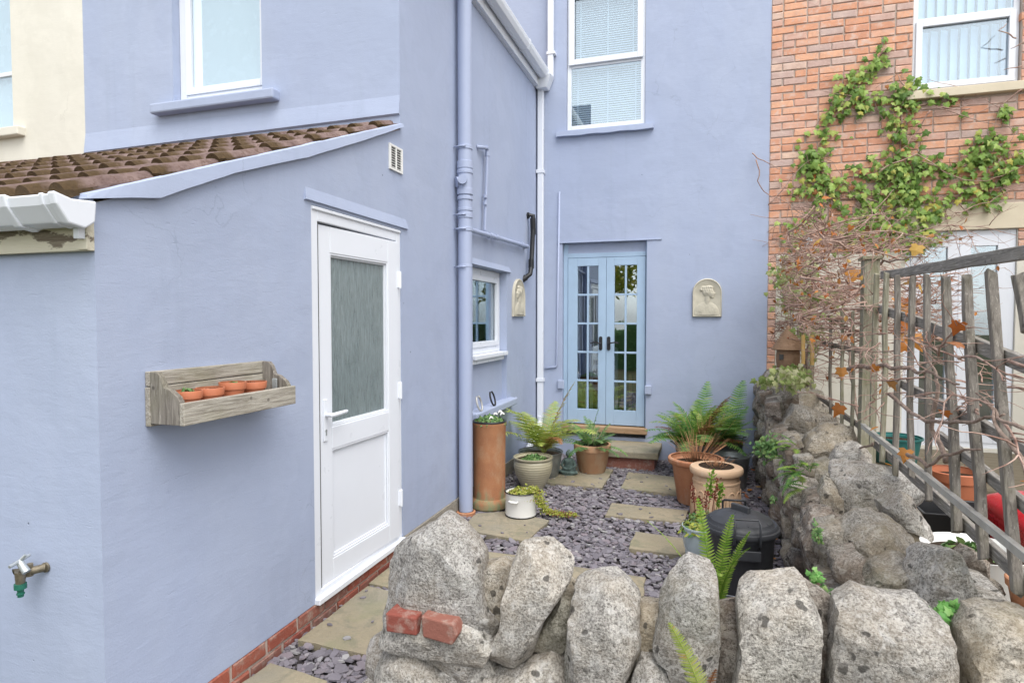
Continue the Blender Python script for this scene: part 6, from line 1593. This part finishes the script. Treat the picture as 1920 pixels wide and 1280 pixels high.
bl = thing('timber_block', 'rough timber block under the small clay pot', 'block', (1.22, 2.78, FZ)); MB().box(1.09, 1.36, 2.66, 2.90, FZ, 0.449).build('block', 'deck', bl, bevel=0.008)
pot('teal_tub', 'teal plastic tub just behind the trellis post', 'tub', (1.62, 6.2, 0.3005), [(0.15, 0), (0.155, 0.01), (0.19, 0.22), (0.205, 0.225), (0.205, 0.24)], 'tealpl', 0.008, 0.2)
wb = pot('white_bowl', 'white enamel washing bowl behind the boundary wall stones', 'bowl', (1.23, 3.42, FZ), [(0.14, 0), (0.15, 0.01), (0.205, 0.27), (0.215, 0.28), (0.22, 0.29)], 'enamel', 0.006, 0.25)
mound('foliage', 'herb', thing('bowl_plant', 'dark leafy plant in the white washing bowl', 'plant', (1.23, 3.42, 0.46)), (1.23, 3.44, 0.46), 0.13, 0.13, 0.03, 90, 0.05, OVAL, 61)

# birdhouse and wind chimes hanging by the far trellis
bq = onX(1477, 690, 0.62); bx, by = 0.66, None
q = onY(1477, 688, 5.35); bx, by, bz = q.x, 5.35, q.z
bd = thing('birdhouse', 'round wicker birdhouse with a conical roof', 'birdhouse', (bx, by, bz))
mb = MB(); rw_ = onY(1502, 660, 5.35).x-onY(1453, 660, 5.35).x; r_ = rw_/2*0.95; z1 = onY(1477, 655, 5.35).z; zt_ = onY(1477, 612, 5.35).z
prof = [(0.0, 0.0), (r_*0.85, 0.0)]; nr = 13
for i in range(nr):
    z = (z1-bz)*(i+0.5)/nr; rr_ = r_*(0.93+0.07*math.sin(math.pi*(i+0.5)/nr)); prof += [(rr_-0.004, z-0.004), (rr_+0.002, z), (rr_-0.004, z+0.0045)]
prof += [(0.0, z1-bz)]
MB().lathe(prof, (bx, by, bz), 36).build('basket', 'wicker', bd, smooth=True)
prof = [(r_*0.9, z1-bz)]; hr = zt_-z1
for i in range(12):
    f_ = i/12; z = z1-bz+hr*f_; rr_ = r_*1.28*(1-f_)**0.9+0.006; prof += [(rr_-0.003, z-0.003), (rr_+0.004, z+hr/36), (rr_-0.002, z+hr/15)]
prof += [(0.0, zt_-bz+0.01)]
MB().lathe(prof, (bx, by, bz), 36).build('roof', 'wicker', bd, smooth=True)
e_ = onY(1463, 668, 5.35); MB().box(e_.x-0.014, e_.x+0.014, by-r_*0.97, by-r_*0.5, (e_.z)-0.02, e_.z+0.02).build('entrance', 'seal', bd)
MB().tube([(bx, by, zt_), (bx, by, zt_+0.25), (bx+0.02, by, zt_+0.36)], 0.002, 5).build('hanger', 'twig', bd)
wc = onY(1513, 650, 5.2); wcm = thing('wind_chime', 'pair of hanging bamboo wind chime tubes', 'wind chime', (wc.x, 5.2, wc.z))
for px_, a0, a1 in ((1506, 628, 682), (1523, 628, 684)):
    a_, b = onY(px_, a0, 5.2), onY(px_, a1, 5.2); MB().tube([a_, a_.lerp(b, 0.5), b], 0.0145, 12).build('bamboo_tube', 'bamboo', wcm, smooth=True, angle=40)
a_, b = onY(1506, 628, 5.2), onY(1523, 628, 5.2); top_ = onY(1514, 590, 5.2)
MB().tube([a_, top_, b], 0.0015, 5).build('cord', 'straw', wcm)

# ---------------------------------------------------------------- climbers
rr = random.Random(42)
cr = thing('ivy_creeper', 'green ivy creeper climbing across the orange brick wall under the window', 'creeper', (1.3, YF, 0.9))
paths = [([(1662, 92), (1640, 118), (1612, 150), (1582, 178), (1572, 212), (1548, 242), (1532, 280), (1516, 302), (1512, 332), (1545, 372)], 16, 150),
         ([(1560, 210), (1600, 182), (1640, 192), (1692, 182), (1722, 158)], 18, 100), ([(1690, 190), (1692, 240), (1686, 290), (1690, 330), (1668, 362)], 22, 120),
         ([(1505, 350), (1560, 372), (1620, 372), (1682, 390), (1722, 402), (1756, 420)], 22, 130), ([(1722, 302), (1782, 322), (1832, 302), (1852, 262), (1872, 268)], 20, 110),
         ([(1790, 372), (1842, 362), (1872, 342)], 18, 60), ([(1890, 300), (1925, 295)], 20, 34), ([(1490, 430), (1512, 408), (1532, 398)], 12, 24), ([(1602, 332), (1652, 322), (1702, 332), (1752, 312)], 18, 80),
         ([(1702, 200), (1762, 192), (1800, 185)], 10, 14), ([(1605, 378), (1642, 420), (1692, 430), (1752, 432)], 24, 100), ([(1520, 300), (1545, 330), (1560, 370)], 14, 44), ([(1875, 320), (1900, 330)], 10, 14),
         ([(1880, 215), (1890, 200)], 8, 10), ([(1640, 400), (1600, 440), (1560, 440)], 20, 40), ([(1480, 440), (1500, 450)], 12, 20), ([(1700, 330), (1720, 370), (1770, 400)], 20, 60)]
lm = []
for i in range(4):
    mb = MB(); add_leaf(mb, (0, 0, 0), (0, -1, 0), (0, 0, -1), 0.1, [(x*rr.uniform(0.9, 1.1), y*rr.uniform(0.92, 1.08)) for x, y in IVY], rr.uniform(0.05, 0.3))
    me = bpy.data.meshes.new('leaf'); me.from_pydata(mb.v, [], mb.f); me.update(); me.materials.append(M['ivy']); lm.append(me)
lorg = []
for me in lm[:2]: m2 = me.copy(); m2.materials.clear(); m2.materials.append(M['orange']); lorg.append(m2)
spots = []
for pts, w_, n_ in paths:
    for _ in range(int(n_*1.3)):
        f_ = rr.random()*(len(pts)-1); i = int(f_); a_, b = pts[i], pts[i+1]; t = f_-i
        px_, py_ = a_[0]+(b[0]-a_[0])*t+rr.gauss(0, w_*0.85), a_[1]+(b[1]-a_[1])*t+rr.gauss(0, w_*0.85)
        spots.append((px_, py_))
rr.shuffle(spots)
extra = MB()
for i, (px_, py_) in enumerate(spots):
    y = YF-0.02-abs(rr.gauss(0, 0.04)); p = onY(px_, py_, y); s_ = rr.uniform(0.36, 0.82)
    if i < 300:
        o = bpy.data.objects.new('leaf', rr.choice(lm if rr.random() < 0.94 else lorg)); COL.objects.link(o); place(o, p, cr)
        o.rotation_euler = (rr.uniform(-0.7, 0.25), rr.uniform(-1.3, 1.3), rr.uniform(-0.6, 0.6)); o.scale = (s_, s_, s_)
    else:
        add_leaf(extra, p, (rr.gauss(0, 0.4), -1, rr.uniform(0, 0.8)), (rr.gauss(0, 0.7), 0, -1), 0.1*s_, IVY, rr.uniform(0.05, 0.3))
tag(extra.build('foliage', 'ivy', cr), kind='stuff')
mb = MB()
def wander(mb_, pts, r0, r1, wob=0.012, n_=5, sides=5):
    out = []
    for i in range(len(pts)-1):
        for k_ in range(n_): out.append(Vector(pts[i]).lerp(Vector(pts[i+1]), k_/n_))
    out.append(Vector(pts[-1]))
    out = [p+Vector((fbm(p*6, 2), fbm(p*6+Vector((9, 0, 0)), 2), fbm(p*6+Vector((0, 7, 0)), 2)))*wob for p in out]
    mb_.tube(out, [r0+(r1-r0)*i/(len(out)-1) for i in range(len(out))], sides); return out
for pts, w_, n_ in paths:
    wander(mb, [onY(x, y, YF-0.025) for x, y in pts], 0.009, 0.003)
    for _ in range(5): a0 = rr.choice(pts); wander(mb, [onY(a0[0], a0[1], YF-0.02), onY(a0[0]+rr.gauss(0, 22), a0[1]+rr.gauss(0, 18), YF-0.05), onY(a0[0]+rr.gauss(0, 45), a0[1]+rr.gauss(0, 32), YF-0.04)], 0.005, 0.002, 0.02, 4, 4)
for pts in ([(1440, 385), (1480, 340), (1520, 300)], [(1408, 290), (1440, 305), (1490, 325)], [(1418, 300), (1422, 340), (1445, 365), (1500, 400)], [(1700, 165), (1680, 140), (1640, 165)], [(1820, 205), (1750, 200), (1920, 245)], [(1920, 165), (1880, 195), (1800, 200), (1740, 215)],
            [(1745, 210), (1720, 250), (1680, 290)], [(1560, 400), (1540, 480), (1530, 560)], [(1600, 450), (1650, 380), (1700, 330)], [(1650, 320), (1720, 290), (1780, 330), (1850, 340), (1925, 310)], [(1790, 400), (1850, 380), (1925, 345)], [(1905, 75), (1870, 60), (1890, 40)], [(1920, 75), (1890, 90)], [(1920, 120), (1885, 128)]):
    wander(mb, [onY(x, y, YF-0.05-rr.random()*0.08) for x, y in pts], 0.007, 0.0025, 0.03)
mb.build('vine_stem', 'twig', cr, smooth=True)

# bare twiggy shrub trained over the trellis
tw = thing('bare_climber', 'tangle of bare brown climber branches over the trellis with a few orange leaves', 'climber', (1.0, 4.8, 0.4))
mb = MB(); tips = []
def twig(mb_, p, d_, L, r_, depth, rr_, flat=0.35):
    p = Vector(p); d_ = Vector(d_).normalized(); pts = [p.copy()]; n_ = 7; kids = []
    for i in range(n_):
        d_ = (d_+Vector((rr_.gauss(0, 0.15), rr_.gauss(0, 0.15), rr_.gauss(0.0, 0.12)))); d_.z *= 0.92; d_.normalize()
        p = p+d_*L/n_
        if p.y > YF-0.03: p.y = YF-0.03
        if p.x < 0.60: p.x = 0.60+rr_.uniform(0, 0.02); d_.x = abs(d_.x)
        pts.append(p.copy())
        if depth > 0 and i > 0 and rr_.random() < 0.75: kids.append((p.copy(), d_.copy()))
    mb_.tube(pts, [r_*(1-0.7*i/n_) for i in range(n_+1)], 5 if depth else 4)
    tips.append(pts[-1]); tips.append(pts[n_//2])
    for q_, e_ in kids:
        side = (e_+Vector((rr_.gauss(0, 0.8), rr_.gauss(0, 0.6), rr_.gauss(0.0, 0.55)))).normalized()
        twig(mb_, q_, side, L*rr_.uniform(0.35, 0.62), r_*0.55, depth-1, rr_)
for i in range(95):                              # crown of the tangle between the brick wall and the post
    px_, py_ = rr.uniform(1500, 1700), rr.uniform(425, 640); Y = rr.uniform(4.5, 6.5)
    twig(mb, onY(px_, py_, Y), (rr.choice((-0.6, 0.6)), rr.choice((-1, 1))*rr.uniform(0.2, 1.0), rr.uniform(-0.15, 0.3)), rr.uniform(0.35, 0.65), rr.uniform(0.005, 0.010), 2, rr)
for i in range(110):                              # mass of stems against the brick corner down to the wall top
    px_, py_ = rr.uniform(1462, 1600), rr.uniform(420, 720); Y = rr.uniform(5.3, 6.8)
    twig(mb, onY(px_, py_, Y), (rr.choice((-1, 1)), rr.uniform(-0.5, 0.5), rr.uniform(-0.35, 0.35)), rr.uniform(0.25, 0.45), rr.uniform(0.004, 0.007), 1, rr)
for i in range(44):                              # spurs along the trellis
    px_ = rr.uniform(1540, 1900); py_ = rr.uniform(600, 760)+(px_-1600)*0.25
    p = onX(px_, py_, TX+rr.uniform(-0.10, 0.05))
    twig(mb, p, (rr.choice((-1, 1))*rr.uniform(0.2, 0.5), rr.choice((-1, 1)), rr.uniform(-0.15, 0.3)), rr.uniform(0.25, 0.5), rr.uniform(0.003, 0.006), 1, rr)
mb.build('branches', 'twig', tw, smooth=True)
mb = MB()
for pts, r0, r1, X in (([(1640, 1010), (1620, 850), (1600, 720), (1590, 640), (1560, 560), (1520, 520)], 0.022, 0.010, 1.03), ([(1590, 692), (1640, 684), (1700, 690), (1740, 694), (1800, 720)], 0.020, 0.006, 0.93), ([(1600, 620), (1550, 590), (1500, 600)], 0.018, 0.009, 0.97),
                       ([(1770, 870), (1748, 800), (1762, 720), (1750, 690), (1725, 640)], 0.016, 0.005, 0.93), ([(1670, 740), (1740, 790), (1820, 790), (1880, 775)], 0.013, 0.006, 0.92), ([(1925, 800), (1880, 780), (1830, 740)], 0.009, 0.004, 0.90), ([(1925, 880), (1895, 815), (1870, 775), (1840, 750)], 0.011, 0.004, 0.89),
                       ([(1610, 520), (1660, 490), (1740, 480)], 0.014, 0.005, 1.1), ([(1590, 470), (1560, 440), (1500, 430)], 0.012, 0.004, 1.1), ([(1700, 850), (1740, 870), (1800, 850), (1840, 840)], 0.012, 0.005, 0.90), ([(1640, 830), (1600, 845), (1560, 850)], 0.010, 0.005, 0.93)):
    wander(mb, [onX(x, y, X) for x, y in pts], r0*0.75, r1*0.7, 0.022, 6, 8)
mb.build('main_limb', 'bark', tw, smooth=True)
mb = MB()
for p in rr.sample(tips, min(300, len(tips))): add_leaf(mb, p, rdir(rr)+Vector((0, -0.6, 0)), (rr.gauss(0, 0.6), rr.gauss(0, 0.4), -1), rr.uniform(0.025, 0.06), OVAL if rr.random() < 0.5 else IVY, 0.3)
for px_, py_, X, s_ in ((1700, 600, 1.25, 0.12), (1690, 640, 1.3, 0.12), (1695, 570, 1.25, 0.12), (1712, 630, 1.3, 0.12), (1703, 585, 1.2, 0.11), (1697, 560, 1.3, 0.11), (1688, 615, 1.35, 0.10), (1578, 690, 0.93, 0.09), (1605, 505, 1.1, 0.14), (1722, 460, 1.4, 0.10), (1576, 760, 0.9, 0.10), (1452, 594, 0.7, 0.10), (1448, 640, 0.7, 0.10), (1520, 545, 0.95, 0.1), (1490, 560, 0.85, 0.09), (1700, 843, 0.92, 0.07)):
    add_leaf(mb, onX(px_, py_, X), (rr.gauss(0, 0.3)-0.3, -1, 0.3), (rr.gauss(0, 0.6), 0, -1), s_, IVY, 0.25)
mb.build('autumn_leaves', 'orange', tw)['kind'] = 'stuff'
# variegated ivy on the wall end under and above the birdhouse
vi = thing('variegated_ivy', 'cream and green variegated ivy around the birdhouse on the wall end', 'ivy', (0.75, 5.6, 0.95)); mb = MB()
for cx_, cy_, sx_, sy_, n_, Y0, Y1 in ((1487, 705, 24, 16, 260, 5.0, 5.6), (1440, 712, 14, 8, 50, 5.6, 6.2), (1500, 560, 34, 26, 170, 5.6, 6.7), (1500, 500, 30, 20, 90, 6.0, 6.8), (1520, 620, 20, 34, 120, 5.3, 6.2), (1470, 520, 18, 16, 50, 6.0, 6.8), (1560, 560, 24, 40, 60, 5.2, 6.2), (1450, 510, 10, 6, 10, 6, 6.7)):
    for _ in range(n_):
        p = onY(rr.gauss(cx_, sx_*0.62), rr.gauss(cy_, sy_*0.62), rr.uniform(Y0, Y1)); add_leaf(mb, p, (rr.gauss(0, 0.5), -1, rr.gauss(0.4, 0.4)), (rr.gauss(0, 0.8), 0, -1), rr.uniform(0.035, 0.06), IVY, 0.2)
mb.build('foliage', 'varieg', vi)['kind'] = 'stuff'
mb = MB()
for i in range(10):
    a_ = onY(rr.uniform(1480, 1530), 720, 5.5); b = onY(rr.uniform(1460, 1540), rr.uniform(480, 620), rr.uniform(5.6, 6.5)); wander(mb, [a_, a_.lerp(b, 0.5), b], 0.006, 0.003, 0.06)
mb.build('ivy_stem', 'bark', vi, smooth=True)
# small plants rooted in the walls
for cx_, cy_, Y, sx_, sy_, n_, sz, mt, nm, lab, shp in ((1440, 838, 4.75, 20, 16, 150, 0.040, 'herb', 'wall_toadflax', 'leafy green trailing plant on the boundary wall near the corner', OVAL), (1478, 850, 4.35, 15, 26, 0, 0, 'fernd', 'wall_fern', 'small ferns hanging down the boundary wall face', OVAL), (1500, 905, 3.75, 16, 22, 0, 0, 'fernd', 'wall_fern', 'dense small fern low on the boundary wall face', OVAL),
                                                  (1770, 1155, 2.30, 24, 20, 190, 0.030, 'brightherb', 'herb_plant', 'bright green herb growing between the foreground stones', IVY), (1532, 1000, 3.0, 6, 14, 60, 0.022, 'herb', 'wall_plant', 'little green plant in a crevice of the boundary wall', OVAL), (1527, 1085, 2.45, 8, 10, 40, 0.022, 'brightherb', 'crevice_herb', 'bright seedling in the angle where the two stone walls meet', IVY), (1543, 1110, 2.40, 8, 16, 50, 0.018, 'herb', 'crevice_plant', 'thin green plant in the joint below the seedling', OVAL), (1449, 935, 4.2, 4, 5, 14, 0.03, 'herb', 'tiny_wall_plant', 'tiny green plant on the boundary wall beside the bin', OVAL)):
    c = onY(cx_, cy_, Y); t = thing(nm, lab, 'plant', tuple(c))
    if n_:
        mb = MB()
        for _ in range(n_): add_leaf(mb, onY(rr.gauss(cx_, sx_*0.55), rr.gauss(cy_, sy_*0.55), Y+rr.gauss(0, 0.03)), (rr.gauss(-0.2, 0.5), -1, rr.gauss(0.6, 0.4)), rdir(rr, -0.2), sz*rr.uniform(0.6, 1.2), shp, 0.15)
        mb.build('foliage', mt, t)['kind'] = 'stuff'
        mb = MB()
        for _ in range(8): b = onY(rr.gauss(cx_, sx_*0.5), rr.gauss(cy_, sy_*0.5), Y); wander(mb, [c+Vector((0.03, 0.04, -0.04)), (c+b)/2, b], 0.002, 0.001, 0.01, 3, 4)
        mb.build('stem', 'twig', t)
    else:
        for i in range(16):
            frond(c+Vector((rr.uniform(0, 0.05), rr.uniform(-.08, .08), rr.uniform(-0.05, .09))), rr.uniform(2.2, 5.0), rr.uniform(-0.2, 1.0), rr.uniform(0.10, 0.20), rr.uniform(0.8, 1.8), 0.026, rr.choice(('fernd', 'fernm')), t, 13, 600+i)
# fallen autumn leaves
fl = MB()
for _ in range(150):
    if rr.random() < 0.35: p = Vector((rr.uniform(0.1, 0.45), rr.uniform(3.6, 6.8), 0.045))
    elif rr.random() < 0.8: p = Vector((rr.uniform(1.0, 2.6), rr.uniform(2.6, 5.4), 0.208))
    else: p = Vector((rr.uniform(1.0, 2.8), rr.uniform(5.5, 6.8), 0.31))
    add_leaf(fl, p, (rr.gauss(0, 0.25), rr.gauss(0, 0.25), 1), rdir(rr), rr.uniform(0.04, 0.09), OVAL, 0.3)
tag(fl.build('fallen_leaves', 'orange', None), 'scattered fallen orange leaves on both yards', 'leaves', kind='stuff')
# unseen hedge added behind the viewpoint to cut low sky light on the walls
hd_ = thing('added_hedge', 'added dark hedge behind the viewpoint that blocks low sky light', 'hedge', (0, -4.5, 0)); mb = MB(); rr2 = random.Random(4)
rough_block('added_hedge_body', 'herb', hd_, -7.0, 5.0, -5.6, -4.8, -0.06, 1.25, 0.25, 0.10, 2)
for _ in range(3000): add_leaf(mb, (rr2.uniform(-7.1, 5.1), -4.8+rr2.gauss(0.02, 0.05), rr2.uniform(0, 1.3)), (rr2.gauss(0, 0.6), 1, rr2.gauss(0.3, 0.5)), rdir(rr2), rr2.uniform(0.06, 0.11), OVAL)
mb.build('foliage', 'herb', hd_)['kind'] = 'stuff'
# trees of the garden behind the photographer, seen in the french door panes
for i, (x, y, h_, r_) in enumerate(((-4.2, -11.5, 6.5, 2.2), (1.6, -13.5, 7.5, 2.6), (-9.5, -13.0, 6.0, 2.2), (5.5, -15.0, 6.5, 2.3))):
    lab = ('yellowing garden tree reflected in the right french door', 'tall tree behind the garden reflected in the door glass', 'leafy tree far left behind the viewpoint', 'leafy tree far right behind the viewpoint')[i]
    t = thing('garden_tree', lab, 'tree', (x, y, 0), 'garden trees behind the viewpoint'); rr2 = random.Random(i+70); tb = MB()
    tb.tube([(x, y, -0.06), (x+0.05, y, h_*0.3), (x, y+0.1, h_*0.75)], [0.2, 0.15, 0.06], 9)
    lv = MB()
    for j in range(16):
        a_ = rr2.random()*6.28; e_ = Vector((x+r_*0.75*math.cos(a_)*rr2.random(), y+r_*0.75*math.sin(a_)*rr2.random(), h_*rr2.uniform(0.45, 1.0)))
        tb.tube([(x, y, h_*rr2.uniform(0.25, 0.5)), (Vector((x, y, h_*0.5))+e_)/2, e_], [0.06, 0.04, 0.015], 6)
        for _ in range(110): p = e_+rdir(rr2)*rr2.uniform(0.2, 0.85); add_leaf(lv, p, rdir(rr2, 0.4), rdir(rr2), rr2.uniform(0.14, 0.28), OVAL)
    tb.build('trunk', 'bark', t, smooth=True); lv.build('crown', 'tree', t)['kind'] = 'stuff'
